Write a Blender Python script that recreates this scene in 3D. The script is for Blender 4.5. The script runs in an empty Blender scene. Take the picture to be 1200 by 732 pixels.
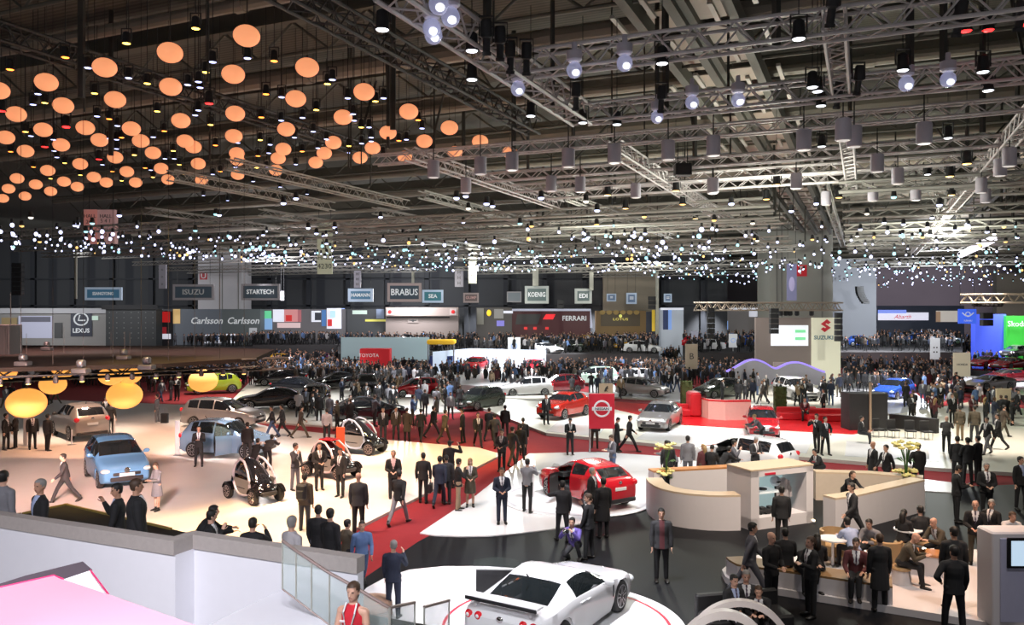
import bpy, bmesh, math, random
import numpy as np
from mathutils import Vector, Matrix
random.seed(7)
SC = bpy.context.scene
COL = SC.collection
R = math.radians
PI = math.pi
# camera model: 1200x732 frame, focal length 950 px, eye 6.8 m above the hall floor, horizon at row 364
F, CX, HY, EYE = 950.0, 600.0, 364.0, 6.8

def at(x, y, z=0.0):
    """world point of a picture position lying on the level plane z"""
    d = (EYE - z) * F / (y - HY)
    return Vector(((x - CX) * d / F, d, z))

def ad(x, y, d):
    """world point of a picture position at depth d"""
    return Vector(((x - CX) * d / F, d, EYE - (y - HY) * d / F))

# ---------------------------------------------------------------- materials
MATS = {}
def mat(name, col, rough=0.5, metal=0.0, emit=0.0, ecol=None, var=0.06, scale=6.0, bump=0.0, trans=0.0, coat=0.0, spec=0.5, alpha=1.0):
    if name in MATS:
        return MATS[name]
    m = bpy.data.materials.new(name)
    m.use_nodes = True
    nt = m.node_tree
    b = nt.nodes['Principled BSDF']
    b.inputs['Roughness'].default_value = rough
    b.inputs['Metallic'].default_value = metal
    b.inputs['Specular IOR Level'].default_value = spec
    b.inputs['Coat Weight'].default_value = coat
    b.inputs['Transmission Weight'].default_value = trans
    b.inputs['Alpha'].default_value = alpha
    c = (col[0], col[1], col[2], 1)
    b.inputs['Base Color'].default_value = c
    if var > 0:
        tc = nt.nodes.new('ShaderNodeTexCoord')
        nz = nt.nodes.new('ShaderNodeTexNoise')
        nz.inputs['Scale'].default_value = scale
        nz.inputs['Detail'].default_value = 3
        mr = nt.nodes.new('ShaderNodeMapRange')
        mr.inputs['To Min'].default_value = 1 - var
        mr.inputs['To Max'].default_value = 1 + var
        mx = nt.nodes.new('ShaderNodeMix')
        mx.data_type = 'RGBA'
        mx.blend_type = 'MULTIPLY'
        mx.inputs[0].default_value = 1.0
        mx.inputs[6].default_value = c
        nt.links.new(tc.outputs['Object'], nz.inputs['Vector'])
        nt.links.new(nz.outputs['Fac'], mr.inputs['Value'])
        nt.links.new(mr.outputs['Result'], mx.inputs[7])
        nt.links.new(mx.outputs[2], b.inputs['Base Color'])
        if bump > 0:
            bp = nt.nodes.new('ShaderNodeBump')
            bp.inputs['Strength'].default_value = bump
            nt.links.new(nz.outputs['Fac'], bp.inputs['Height'])
            nt.links.new(bp.outputs['Normal'], b.inputs['Normal'])
    if emit > 0:
        e = ecol or col
        b.inputs['Emission Color'].default_value = (e[0], e[1], e[2], 1)
        b.inputs['Emission Strength'].default_value = emit
        m.cycles.emission_sampling = 'NONE'
    MATS[name] = m
    return m

def stripes(name, c1, c2, scale, axis='X', rough=0.7, width=0.5):
    """two-tone striped surface in object space"""
    if name in MATS:
        return MATS[name]
    m = mat(name, c1, rough, var=0)
    nt = m.node_tree
    b = nt.nodes['Principled BSDF']
    tc = nt.nodes.new('ShaderNodeTexCoord')
    wv = nt.nodes.new('ShaderNodeTexWave')
    wv.bands_direction = axis
    wv.inputs['Scale'].default_value = scale
    wv.inputs['Distortion'].default_value = 0
    cr = nt.nodes.new('ShaderNodeValToRGB')
    cr.color_ramp.elements[0].position = width - 0.05
    cr.color_ramp.elements[0].color = (*c2, 1)
    cr.color_ramp.elements[1].position = width + 0.05
    cr.color_ramp.elements[1].color = (*c1, 1)
    nt.links.new(tc.outputs['Object'], wv.inputs['Vector'])
    nt.links.new(wv.outputs['Fac'], cr.inputs['Fac'])
    nt.links.new(cr.outputs['Color'], b.inputs['Base Color'])
    return m

# ---------------------------------------------------------------- mesh builder
def basis(d):
    d = d.normalized()
    up = Vector((0, 0, 1)) if abs(d.z) < 0.95 else Vector((0, 1, 0))
    a = d.cross(up).normalized()
    return a, d.cross(a).normalized()

class MB:
    def __init__(s):
        s.v = []; s.f = []; s.m = []
    def add(s, vs, fs, m=0):
        o = len(s.v)
        s.v.extend([tuple(p) for p in vs])
        for f in fs:
            s.f.append([i + o for i in f]); s.m.append(m)
        return s
    def box(s, c, size, rz=0.0, m=0, rx=0.0, ry=0.0):
        M = Matrix.Translation(Vector(c)) @ Matrix.Rotation(rz, 4, 'Z') @ Matrix.Rotation(ry, 4, 'Y') @ Matrix.Rotation(rx, 4, 'X')
        vs = [M @ Vector((sx * size[0] / 2, sy * size[1] / 2, sz * size[2] / 2)) for sx in (-1, 1) for sy in (-1, 1) for sz in (-1, 1)]
        return s.add(vs, [(0, 1, 3, 2), (4, 6, 7, 5), (0, 4, 5, 1), (2, 3, 7, 6), (0, 2, 6, 4), (1, 5, 7, 3)], m)
    def rbox(s, c, size, r=0.03, rz=0.0, m=0, n=3):
        """box with rounded vertical edges and chamfered top and bottom"""
        hx, hy, hz = size[0] / 2, size[1] / 2, size[2] / 2
        r = min(r, hx * .95, hy * .95, hz * .95)
        def ring(ins, z):
            pts = []
            for cx, cy, a0 in ((1, 1, 0), (-1, 1, 90), (-1, -1, 180), (1, -1, 270)):
                for k in range(n + 1):
                    a = R(a0 + 90 * k / n)
                    pts.append(((hx - r) * cx + (r - ins) * math.cos(a), (hy - r) * cy + (r - ins) * math.sin(a), z))
            return pts
        rings = [ring(r * .6, -hz), ring(0, -hz + r * .6), ring(0, hz - r * .6), ring(r * .6, hz)]
        M = Matrix.Translation(Vector(c)) @ Matrix.Rotation(rz, 4, 'Z')
        return s.loft([[M @ Vector(p) for p in rg] for rg in rings], m)
    def loft(s, rings, m=0, caps=True, closed=True):
        n = len(rings[0]); vs = [p for r in rings for p in r]; fs = []
        for i in range(len(rings) - 1):
            for j in range(n if closed else n - 1):
                k = (j + 1) % n
                fs.append((i * n + j, i * n + k, (i + 1) * n + k, (i + 1) * n + j))
        if caps:
            fs.append(tuple(range(n - 1, -1, -1)))
            fs.append(tuple((len(rings) - 1) * n + j for j in range(n)))
        return s.add(vs, fs, m)
    def tube(s, pts, rad, n=8, m=0, caps=True):
        pts = [Vector(p) for p in pts]; rings = []
        for i, p in enumerate(pts):
            d = (pts[min(i + 1, len(pts) - 1)] - pts[max(i - 1, 0)])
            a, b = basis(d)
            r = rad[i] if isinstance(rad, (list, tuple)) else rad
            rings.append([p + a * (r * math.cos(2 * PI * k / n)) + b * (r * math.sin(2 * PI * k / n)) for k in range(n)])
        return s.loft(rings, m, caps)
    def ring(s, c, r, rad, ax=(0, 0, 1), n=32, k=8, a0=0, a1=360, m=0):
        c = Vector(c); a, b = basis(Vector(ax)); full = (a1 - a0) >= 359.9
        ts = [R(a0 + (a1 - a0) * i / n) for i in range(n + 1)]
        pts = [c + a * (r * math.cos(t)) + b * (r * math.sin(t)) for t in ts]
        return s.tube(pts, rad, k, m, caps=not full)
    def cyl(s, p0, p1, r0, r1=None, n=12, m=0):
        return s.tube([p0, p1], [r0, r0 if r1 is None else r1], n, m)
    def ell(s, c, r, nu=14, nv=9, m=0, M=None):
        c = Vector(c); vs = []; fs = []
        for i in range(1, nv):
            t = PI * i / nv
            for j in range(nu):
                a = 2 * PI * j / nu
                q = Vector((r[0] * math.sin(t) * math.cos(a), r[1] * math.sin(t) * math.sin(a), r[2] * math.cos(t)))
                vs.append(c + (M @ q if M else q))
        for q in (Vector((0, 0, r[2])), Vector((0, 0, -r[2]))):
            vs.append(c + (M @ q if M else q))
        T, B = len(vs) - 2, len(vs) - 1
        for i in range(nv - 2):
            for j in range(nu):
                k = (j + 1) % nu
                fs.append((i * nu + j, (i + 1) * nu + j, (i + 1) * nu + k, i * nu + k))
        for j in range(nu):
            k = (j + 1) % nu
            fs.append((T, j, k)); fs.append((B, (nv - 2) * nu + k, (nv - 2) * nu + j))
        return s.add(vs, fs, m)
    def lathe(s, prof, c=(0, 0, 0), n=20, m=0):
        c = Vector(c)
        return s.loft([[c + Vector((r * math.cos(2 * PI * k / n), r * math.sin(2 * PI * k / n), z)) for k in range(n)] for r, z in prof], m)
    def prism(s, poly, z0, z1, m=0, mtop=None):
        n = len(poly)
        area = sum(poly[i][0] * poly[(i + 1) % n][1] - poly[(i + 1) % n][0] * poly[i][1] for i in range(n))
        poly = list(poly) if area > 0 else list(reversed(poly))
        vs = [(p[0], p[1], z0) for p in poly] + [(p[0], p[1], z1) for p in poly]
        s.add(vs, [tuple(range(n - 1, -1, -1))] + [(i, (i + 1) % n, n + (i + 1) % n, n + i) for i in range(n)], m)
        return s.add([(p[0], p[1], z1) for p in poly], [tuple(range(n))], m if mtop is None else mtop)
    def quad(s, a, b, c, d, m=0):
        return s.add([a, b, c, d], [(0, 1, 2, 3)], m)
    def mesh(s, name, mats, smooth=35):
        me = bpy.data.meshes.new(name)
        me.from_pydata(s.v, [], s.f)
        for m in (mats if isinstance(mats, (list, tuple)) else [mats]):
            me.materials.append(m)
        me.polygons.foreach_set('material_index', s.m)
        bm = bmesh.new(); bm.from_mesh(me)
        bmesh.ops.recalc_face_normals(bm, faces=bm.faces)
        bm.to_mesh(me); bm.free()
        if smooth:
            me.polygons.foreach_set('use_smooth', [True] * len(me.polygons))
            me.set_sharp_from_angle(angle=R(smooth))
        me.update()
        return me
    def build(s, name, mats, parent=None, loc=None, rz=0.0, smooth=35):
        return link(name, s.mesh(name, mats, smooth), parent, loc, rz)

def link(name, me, parent=None, loc=None, rz=0.0):
    o = bpy.data.objects.new(name, me)
    COL.objects.link(o)
    if parent:
        o.parent = parent
    if loc is not None:
        o.location = loc
    o.rotation_euler = (0, 0, rz)
    return o

def tag(o, label, cat, group=None, kind=None):
    o['label'] = label; o['category'] = cat
    if group: o['group'] = group
    if kind: o['kind'] = kind
    return o

def struct(o, label=None, cat=None):
    o['kind'] = 'structure'
    if label: o['label'] = label
    if cat: o['category'] = cat
    return o

def thing(name, label, cat, loc=(0, 0, 0), rz=0.0, group=None):
    o = bpy.data.objects.new(name, None)
    o.empty_display_size = 0.2
    COL.objects.link(o)
    o.location = loc; o.rotation_euler = (0, 0, rz)
    return tag(o, label, cat, group)

CH = {}
def kids(o):
    return [c for c in bpy.data.objects if c.parent == o]
def clone(o, parent=None, table=None):
    """copy a thing with its parts and their sub-parts"""
    c = o.copy(); COL.objects.link(c); c.parent = parent
    for k in (table[o.name] if table else kids(o)):
        clone(k, c, table)
    return c
def family(o):
    t = {}
    def walk(q):
        t[q.name] = kids(q)
        for k in t[q.name]: walk(k)
    walk(o)
    return t
def repaint(o, m, slot=0):
    o.material_slots[slot].link = 'OBJECT'
    o.material_slots[slot].material = m

def lettering(txt, size, m, parent, loc, rz=0.0, depth=0.01, name='lettering', sx=1.0, rx=90, bold=0.0, shear=0.0):
    """raised letters standing in the XZ plane, facing -Y before rz"""
    cu = bpy.data.curves.new('lettering', 'FONT')
    cu.body = txt; cu.size = size; cu.extrude = depth; cu.align_x = 'CENTER'; cu.align_y = 'CENTER'
    cu.offset = min(bold, size * .022); cu.shear = shear; cu.resolution_u = 2
    t = bpy.data.objects.new('tmp', cu); COL.objects.link(t)
    dg = bpy.context.evaluated_depsgraph_get()
    me = bpy.data.meshes.new_from_object(t.evaluated_get(dg))
    bpy.data.objects.remove(t)
    me.transform(Matrix.Rotation(R(rx), 4, 'X') @ Matrix.Diagonal((sx, 1, 1, 1)))
    me.materials.clear(); me.materials.append(m)
    o = link(name, me, parent, loc, rz)
    return o

def copy_with(root, loc, rz=0.0, label=None, cat=None, group=None, table=None):
    c = clone(root, None, table)
    c.location = loc; c.rotation_euler = (0, 0, rz)
    if label: c['label'] = label
    if cat: c['category'] = cat
    if group: c['group'] = group
    return c

ORD = ['', 'first', 'second', 'third', 'fourth', 'fifth', 'sixth', 'seventh', 'eighth', 'ninth', 'tenth', 'eleventh', 'twelfth', 'thirteenth', 'fourteenth', 'fifteenth', 'sixteenth', 'seventeenth', 'eighteenth', 'nineteenth', 'twentieth'] + ['%dth' % k for k in range(21, 80)]
for k_ in (21, 31, 41, 51, 61, 71): ORD[k_] = '%dst' % k_
for k_ in (22, 32, 42, 52, 62, 72): ORD[k_] = '%dnd' % k_
for k_ in (23, 33, 43, 53, 63, 73): ORD[k_] = '%drd' % k_

# shared materials
white_paint = mat('white_paint', (.78, .78, .80), .45, var=.02)
black_matte = mat('black_matte', (.012, .012, .014), .6)
black_gloss = mat('black_gloss', (.01, .01, .012), .12, coat=.5, var=0)
steel = mat('steel', (.55, .55, .57), .3, 1.0)
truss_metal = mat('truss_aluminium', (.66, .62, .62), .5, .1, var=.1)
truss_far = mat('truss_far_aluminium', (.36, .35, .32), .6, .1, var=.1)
truss_dark = mat('truss_dark', (.035, .034, .033), .6)
glass_dark = mat('tinted_car_glass', (.012, .014, .018), .06, coat=1.0, var=0, spec=.8)
rubber = mat('tyre_rubber', (.012, .012, .013), .8, bump=.1)
rim_metal = mat('rim_alloy', (.55, .56, .58), .28, .9, var=0)
lamp_white = mat('lamp_lens_lit', (.9, .9, 1), .3, emit=14, ecol=(.86, .88, 1.0), var=0)
# ---------------------------------------------------------------- room shell
hall_grey = mat('hall_floor_grey', (.32, .31, .29), .6, bump=.02)
m = MB(); m.quad((-220, -10, 0), (220, -10, 0), (220, 330, 0), (-220, 330, 0))
struct(m.build('floor', hall_grey), 'grey hall floor under all the stands', 'floor')

red_pile = mat('red_carpet_pile', (.23, .010, .016), .95, var=.12, scale=3, bump=.15)
anthracite = mat('anthracite_floor', (.006, .0065, .009), .55, var=.15, scale=2.5, spec=.2)
stage_white = mat('stage_white_gloss', (.80, .80, .82), .22, var=.02, scale=2)
stage_warm = mat('stage_cream_gloss', (.82, .77, .72), .25, var=.03, scale=2)
stage_cream = mat('stage_pale_cream', (.70, .68, .60), .35, var=.03)
riser_grey = mat('stage_riser_grey', (.45, .43, .40), .5)
pale_carpet = mat('pale_walk_carpet', (.62, .58, .52), .9, var=.05)

ZN = [0]
def zone(name, px, z0, z1, mtop, mside=None, label=None):
    ZN[0] += 1; z1 += .0012 * ZN[0]
    poly = [at(x, y, z1)[:2] for x, y in px]
    m = MB(); m.prism(poly, z0, z1, 0, 1)
    return struct(m.build(name, [mside or mtop, mtop], smooth=0), label, 'floor')

zone('red_carpet', [(-300, 700), (1500, 700), (1500, 470), (1230, 412), (820, 420), (620, 420), (300, 420), (-100, 440)], .001, .006, red_pile, label='red carpet running between the stands')
zone('dark_stand_floor', [(150, 790), (330, 700), (428, 676), (492, 633), (560, 600), (760, 585), (1010, 556), (1120, 570), (1230, 566), (1500, 600), (1800, 790), (1300, 1100), (300, 1100)], .004, .012, anthracite, label='dark anthracite stand floor')
# warm stage of the small electric cars
zone('stage_floor', [(-260, 455), (0, 466), (215, 474), (320, 501), (440, 514), (560, 524), (588, 532), (500, 577), (420, 617), (345, 662), (262, 690), (-60, 690), (-260, 640)], .01, .10, stage_warm, riser_grey, 'warm lit cream stage under the small electric cars')
# white floor below the red crossover, an arc towards the camera
arc = [(620, 531), (700, 529), (790, 535), (1000, 552), (1125, 566), (1120, 577), (960, 566), (860, 566), (775, 590), (740, 598), (700, 609), (650, 619), (610, 624), (575, 627.5), (540, 628), (510, 627), (492, 624), (558, 580)]
zone('stage_floor', arc, .01, .04, stage_white, stage_white, 'white curved floor under the red crossover')
# front white stage
front = [(430, 688), (452, 676), (480, 667), (520, 663), (570, 663), (640, 668), (700, 680), (740, 697), (775, 716), (812, 745), (860, 800), (880, 900), (250, 900), (350, 770)]
zone('stage_floor', front, .012, .06, stage_white, stage_white, 'white oval stage under the white sports car')
# long cream stage behind the red walkway
back = [(560, 476), (640, 507), (800, 523), (1000, 540), (1100, 548), (1230, 556), (1500, 570), (1500, 500), (1210, 480), (1140, 470), (1045, 486), (1000, 495), (800, 486), (720, 470), (640, 455), (600, 460)]
zone('stage_floor', back, .01, .16, stage_cream, riser_grey, 'long cream stage behind the red walkway')
red_gloss = mat('red_gloss_panel', (.55, .01, .015), .3, var=.03)
zone('stage_floor', [(800, 497), (1000, 508), (1045, 500), (1000, 490), (850, 481), (720, 470), (700, 474)], .16, .20, red_gloss, red_gloss, 'red strip at the back of the cream stage')
for px, lab in (([(812, 522.5), (835, 503), (885, 505), (868, 525)], 'pale display mat left of the red hatchback'),
                ([(880, 525), (895, 505), (955, 510), (945, 531)], 'white display mat under the red hatchback'),
                ([(990, 534), (992, 516), (1080, 521), (1100, 540)], 'pale display mat in front of the black cube'),
                ([(640, 505), (660, 489), (715, 494), (700, 511)], 'pale display mat under the orange red crossover'),
                ([(745, 514), (765, 500), (830, 506), (815, 520)], 'pale display mat under the silver saloon')):
    zone('display_mat', px, .16, .168, stage_white, label=lab)
# further stages
zone('stage_floor', [(560, 470), (600, 473), (660, 474), (700, 470), (690, 460), (640, 452), (560, 462)], .01, .12, stage_white, riser_grey, 'white podium under the white hatchback')
zone('stage_floor', [(500, 448), (560, 452), (645, 450), (660, 436), (650, 430), (520, 430)], .01, .6, stage_white, stage_white, 'bright white podium under the small red car')
zone('stage_floor', [(690, 463), (800, 470), (800, 440), (770, 432), (690, 445)], .01, .10, stage_white, riser_grey, 'white floor under the pale green estate car')
zone('stage_floor', [(280, 492), (400, 500), (470, 486), (540, 482), (500, 455), (440, 440), (300, 440), (270, 470)], .01, .10, stage_cream, riser_grey, 'pale floor below the black cars')
zone('stage_floor', [(820, 476), (1000, 486), (1030, 446), (850, 436)], .01, .12, stage_cream, riser_grey, 'beige stand floor behind the red counter')
zone('stage_floor', [(965, 488), (1100, 482), (1070, 458), (1030, 446), (990, 446)], .01, .12, stage_white, riser_grey, 'white stage under the blue rally car')
zone('stage_floor', [(1115, 452), (1240, 468), (1240, 434), (1120, 434)], .01, .35, stage_white, black_matte, 'white plinth under the silver sports car')
zone('stage_floor', [(1120, 432), (1240, 440), (1240, 420), (1120, 416)], .01, .9, black_gloss, black_matte, 'black plinth under the red sports cars')
zone('stage_floor', [(640, 424), (1000, 430), (1120, 420), (1060, 410), (400, 408), (300, 416), (420, 424)], .01, .05, stage_cream, label='far pale hall floor')
zone('display_mat', [(486, 463), (548, 454), (566, 449), (540, 452), (480, 458)], .10, .25, stage_cream, label='narrow cream podium edge by the red aisle')

# turntables and their rings
def disc(name, c, r, z0, z1, mt, label, n=64, cat='turntable', ring=None):
    t = thing(name, label, cat, (c.x, c.y, 0))
    m = MB(); m.lathe([(r, z0), (r, z1 - .01), (r - .01, z1), (.001, z1)], n=n); m.build('disc', mt, t)
    if ring:
        m = MB(); r1, w, z = ring[0], ring[1], z1 + .003
        a = [(r1 * math.cos(2 * PI * k / n), r1 * math.sin(2 * PI * k / n), z) for k in range(n)]
        b = [((r1 + w) * math.cos(2 * PI * k / n), (r1 + w) * math.sin(2 * PI * k / n), z) for k in range(n)]
        m.add(a + b, [(k, (k + 1) % n, n + (k + 1) % n, n + k) for k in range(n)])
        m.build('ring', ring[2], t)
    return t
ring_red = mat('ring_red', (.62, .02, .05), .4, var=0)
ring_grey = mat('ring_grey', (.42, .42, .46), .5, var=0)
TT = Vector((.95, 17.3, 0))
disc('turntable', TT, 2.75, .06, .10, stage_white, 'round white turntable with thin red ring under the white sports car', ring=(2.38, .07, ring_red))
T2 = at(676, 585); T2.z = 0
disc('turntable', T2, 2.75, .04, .07, stage_white, 'round white turntable with grey ring under the red crossover', ring=(2.5, .07, ring_grey))

# ceiling
roof = stripes('roof_rib_shade', (.10, .098, .08), (.06, .058, .048), 1.3, 'Y', .8)  # dark stripes paint the shade between corrugations on a flat sheet
m = MB(); m.quad((-220, -10, 0), (220, -10, 0), (220, 330, 0), (-220, 330, 0))
o = struct(m.build('ceiling', roof, loc=(0, 0, 18)), 'dark corrugated hall roof', 'ceiling')
o.rotation_euler = (0, 0, R(-23.5))
# far walls
wall_panel = stripes('dark_wall_panels', (.046, .049, .054), (.022, .025, .032), .052, 'X', .8, .12)
m = MB(); m.quad((-150, 128, 0), (34, 128, 0), (34, 128, 19), (-150, 128, 19))
m.quad((34, 128, 0), (34, 215, 0), (34, 215, 19), (34, 128, 19))
struct(m.build('wall_back', wall_panel), 'dark panelled wall at the far left end of the hall', 'wall')
m = MB(); m.quad((20, 214, 0), (260, 190, 0), (260, 190, 19), (20, 214, 19))
struct(m.build('wall_far', mat('far_wall_mauve', (.16, .145, .165), .8, var=.08, scale=.2)), 'mauve grey wall at the farthest end of the hall', 'wall')
m = MB()
for k in range(26):
    x = -125 + k * 6.2
    m.box((x, 127.7, 9.5), (.7, .5, 19))
for z in (7.6, 11.8):
    m.box((-58, 127.6, z), (184, .3, .25))
struct(m.build('trim_1', mat('wall_post', (.02, .023, .03), .7), smooth=0), 'dark posts and rails across the back wall', 'trim')
# beige box wall, grey mass by the pillar
def slab(name, px0, px1, ytop, D, mt, label, cat='wall', depth=1.0, z0=0.0):
    a, b = ad(px0, ytop, D), ad(px1, ytop, D)
    m = MB(); m.box(((a.x + b.x) / 2, D + depth / 2, (a.z + z0) / 2), (b.x - a.x, depth, a.z - z0))
    return struct(m.build(name, mt, smooth=0), label, cat)
slab('wall_beige', 707, 771, 318, 126, mat('beige_wall', (.30, .26, .20), .8, var=.04, scale=.4), 'tall beige wall block beyond the gold stand')
slab('wall_grey', 972, 1027, 303, 110, mat('grey_wall', (.20, .21, .235), .8, var=.05, scale=.3), 'grey wall block right of the big pillar')
slab('wall_right', 1168, 1230, 320, 120, mat('tan_wall', (.15, .135, .12), .8, var=.05), 'tan grey wall at the right edge')
# pillars
def pillar(x0, x1, D, mt, label, ztop=18.0, seams=()):
    a, b = ad(x0, 300, D), ad(x1, 300, D); w = b.x - a.x; cx = (a.x + b.x) / 2
    t = thing('pillar', label, 'pillar', (cx, D + w * .35, 0)); struct(t)
    m = MB(); m.box((0, 0, ztop / 2), (w, w * .7, ztop)); m.build('shaft', mt, t, smooth=0)
    s = MB()
    for u in seams:
        s.box((w * (u - .5), -w * .35 - .01, ztop / 2), (w * .025, .04, ztop))
    s.build('seam', mat('pillar_seam', (.23, .23, .215), .8), t, smooth=0)
    return t, w
pl, wl = pillar(232, 283, 121, mat('pillar_white', (.56, .55, .57), .7, var=.03, scale=.3), 'white hall pillar behind the hanging sign at left', seams=(.5, .56, .93))
pr, wr_ = pillar(903, 976, 90, mat('pillar_greenish', (.36, .365, .325), .7, var=.03, scale=.3), 'broad pale green grey hall pillar at right', seams=(.1, .18, .83))
sg = MB(); sg.box((0, 0, 0), (1.1, .05, 1.1)); q = sg.build('emblem', mat('sign_red', (.5, .02, .03), .5, var=0), pl, (-wl * .37, -wl * .35 - .04, 12.0), smooth=0)
lettering('U', 1.2, white_paint, pl, (-wl * .37, -wl * .35 - .08, 12.0), bold=.02)
sg = MB(); sg.box((0, 0, 0), (1.2, .06, 1.25)); q = sg.build('hall_sign', mat('sign_red2', (.55, .02, .03), .5, emit=.25, ecol=(.5, .01, .02), var=0), pr, (-.05, -wr_ * .35 - .05, 11.25), smooth=0)
lettering('F', 1.2, white_paint, pr, (-.05, -wr_ * .35 - .1, 11.25), bold=.02)
# ---------------------------------------------------------------- roof beams, pipes, trusses, lamps
TH = R(23.5)
U = Vector((math.sin(TH), math.cos(TH), 0)); V = Vector((math.cos(TH), -math.sin(TH), 0))
# girders and pipes across the hall (they run along V)
pipe_tan = mat('duct_tan', (.24, .215, .175), .6, var=.12, scale=1)
girder_dark = mat('girder_dark', (.035, .033, .028), .7)
girder_green = mat('girder_green', (.10, .098, .08), .7)
nP = 0
for k in range(20):
    c = U * (13 + 6.4 * k * (1 + k * .02)); c.z = 16.2
    span = 34 + 6 * k
    m = MB(); m.tube([c - V * span, c + V * span], .34 if k % 2 == 0 else .2, 10)
    for j in range(-4, 5):
        m.tube([c + V * (j * span / 4.5) , c + V * (j * span / 4.5 + .35)], (.34 if k % 2 == 0 else .2) + .05, 10)
    tag(m.build('ceiling_duct', pipe_tan), 'tan round duct crossing under the dark roof, %s row from the camera' % ORD[k + 1], 'duct', 'ducts under the roof')
    g = U * (16 + 6.4 * k * (1 + k * .02)); g.z = 17.2
    m = MB(); m.box(g, (span * 2, .12, 1.0), -TH); m.box(g - Vector((0, 0, .5)), (span * 2, .5, .08), -TH)
    for j in range(int(-span // 3), int(span // 3)):
        p = g + V * (3 * j)
        m.tube([p - Vector((0, 0, .5)), p + V * 1.5 - Vector((0, 0, 1.6))], .05, 5)
        m.tube([p + V * 1.5 - Vector((0, 0, 1.6)), p + V * 3 - Vector((0, 0, .5))], .05, 5)
    m.tube([g - V * span - Vector((0, 0, 1.6)), g + V * span - Vector((0, 0, 1.6))], .07, 6)
    o = struct(m.build('trim_roof_girder', girder_green, smooth=0), 'olive roof girder with zigzag web, %s row' % ORD[k + 1], 'girder')
# roof beam with pale walkway panels, running away to the right
cream_panel = mat('walkway_panel', (.42, .35, .29), .6)
def ubeam(px, py, z, length, label):
    a = at(px, py, z); t = thing('roof_beam', label, 'beam', a, 0)
    d = U * length; s = V * .75
    m = MB()
    for q in (-1, 1):
        m.box(d / 2 + s * q, (.28, length, .55), -TH)
    m.build('rail', girder_green, t, smooth=0)
    m = MB()
    for k in range(int(length / 2.4)):
        m.box(U * (1.2 + 2.4 * k) + Vector((0, 0, .2)), (1.2, 1.7, .05), -TH)
    m.build('walkway', cream_panel, t, smooth=0)
    m = MB()
    for k in range(int(length / 4)):
        for q in (-1, 1):
            m.box(U * (2 + 4 * k) + s * (1.9 * q) + Vector((0, 0, -.1)), (.14, 1.8, .1), -TH)
    m.build('fluorescent_tube', mat('tube_pale', (.5, .47, .42), .5), t, smooth=0)
    return t
ubeam(800, -40, 15.4, 75, 'long roof beam with pale square walkway panels near the middle')
ubeam(640, -190, 15.6, 80, 'long roof beam with walkway panels left of the middle one')
ubeam(1450, -60, 15.4, 60, 'long roof beam with walkway panels over the right side')
# droppers
m = MB()
rng = random.Random(3)
for k in range(150):
    p = U * rng.uniform(14, 75) + V * rng.uniform(-26, 30); p.z = 0
    m.tube([p + Vector((0, 0, 12.6)), p + Vector((0, 0, 18))], rng.choice([.03, .04, .07, .1]), 5)
    if k % 3 == 0:
        q = p + U * rng.uniform(-3, 3) + V * rng.uniform(-3, 3)
        m.tube([p + Vector((0, 0, 14)), q + Vector((0, 0, 17.6))], .05, 5)
struct(m.build('trim_hanger_rods', girder_dark, smooth=0), 'dark hanger rods and braces dropping from the roof', 'rods')

# box trusses
def truss_mesh(length, s=.42, rc=.032, rb=.014, step=.42, name='truss'):
    ch = []
    for a, b in ((-1, -1), (1, -1), (1, 1), (-1, 1)):
        m = MB(); m.tube([(0, a * s / 2, b * s / 2), (length, a * s / 2, b * s / 2)], rc, 6)
        ch.append(m)
    br = MB(); n = int(length / step)
    for f in range(4):
        for i in range(n):
            x0, x1 = i * step, (i + 1) * step
            e = 1 if i % 2 == 0 else -1
            if f == 0: p, q = (x0, -s / 2 * e, -s / 2), (x1, s / 2 * e, -s / 2)
            if f == 1: p, q = (x0, -s / 2 * e, s / 2), (x1, s / 2 * e, s / 2)
            if f == 2: p, q = (x0, -s / 2, -s / 2 * e), (x1, -s / 2, s / 2 * e)
            if f == 3: p, q = (x0, s / 2, -s / 2 * e), (x1, s / 2, s / 2 * e)
            br.tube([p, q], rb, 4, caps=False)
    return ch, br
def truss(p0, p1, label, s=.42, parts=False, mt=None, rc=.032, step=.42, group=None):
    p0, p1 = Vector(p0), Vector(p1); d = p1 - p0; L = d.length
    rz = math.atan2(d.y, d.x); mt = mt or truss_metal
    ch, br = truss_mesh(L, s, rc * 1.2, rc * .62, step)
    if parts:
        t = thing('lighting_truss', label, 'truss', p0, rz, group)
        for c in ch: c.build('chord', mt, t)
        br.build('lattice', mt, t, smooth=0)
        return t
    for c in ch: br.add(c.v, c.f)
    o = br.build('lighting_truss', mt, None, p0, rz, smooth=0)
    return tag(o, label, 'truss', group)
ZT = 12.5
def tpx(x0, y0, x1, y1, label, z=ZT, **k):
    a = at(x0, y0, z)
    if k.pop('free', 0): return truss(a, at(x1, y1, z), label, **k)
    b = at(x1, y1, z); d = b - a
    ax = U if abs(d.dot(U)) > abs(d.dot(V)) else V
    return truss(a, a + ax * d.dot(ax), label, **k)
tpx(455, -22, 684, 135, 'large aluminium box truss running away from the top centre', s=.55, parts=True, rc=.04)
tpx(622, 75, 1290, -20, 'large aluminium box truss crossing the upper right, nearest the camera', s=.5, parts=True, rc=.036)
tpx(686, 134, 1300, 78, 'aluminium box truss crossing the upper right, second from the camera', s=.5, parts=True, rc=.036)
tpx(977, 20, 983, 102, 'short aluminium truss joining the two near cross trusses', s=.4, parts=True)
tpx(440, 188, 1330, 118, 'long slim truss crossing below the two near cross trusses', s=.36, parts=True, rc=.03)
tpx(1230, 108, 1080, 296, 'straight truss running away along the right side', s=.42, rc=.034)
tpx(560, 209, 1330, 158, 'slim cross truss, fourth row over the right half', s=.34)
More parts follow.
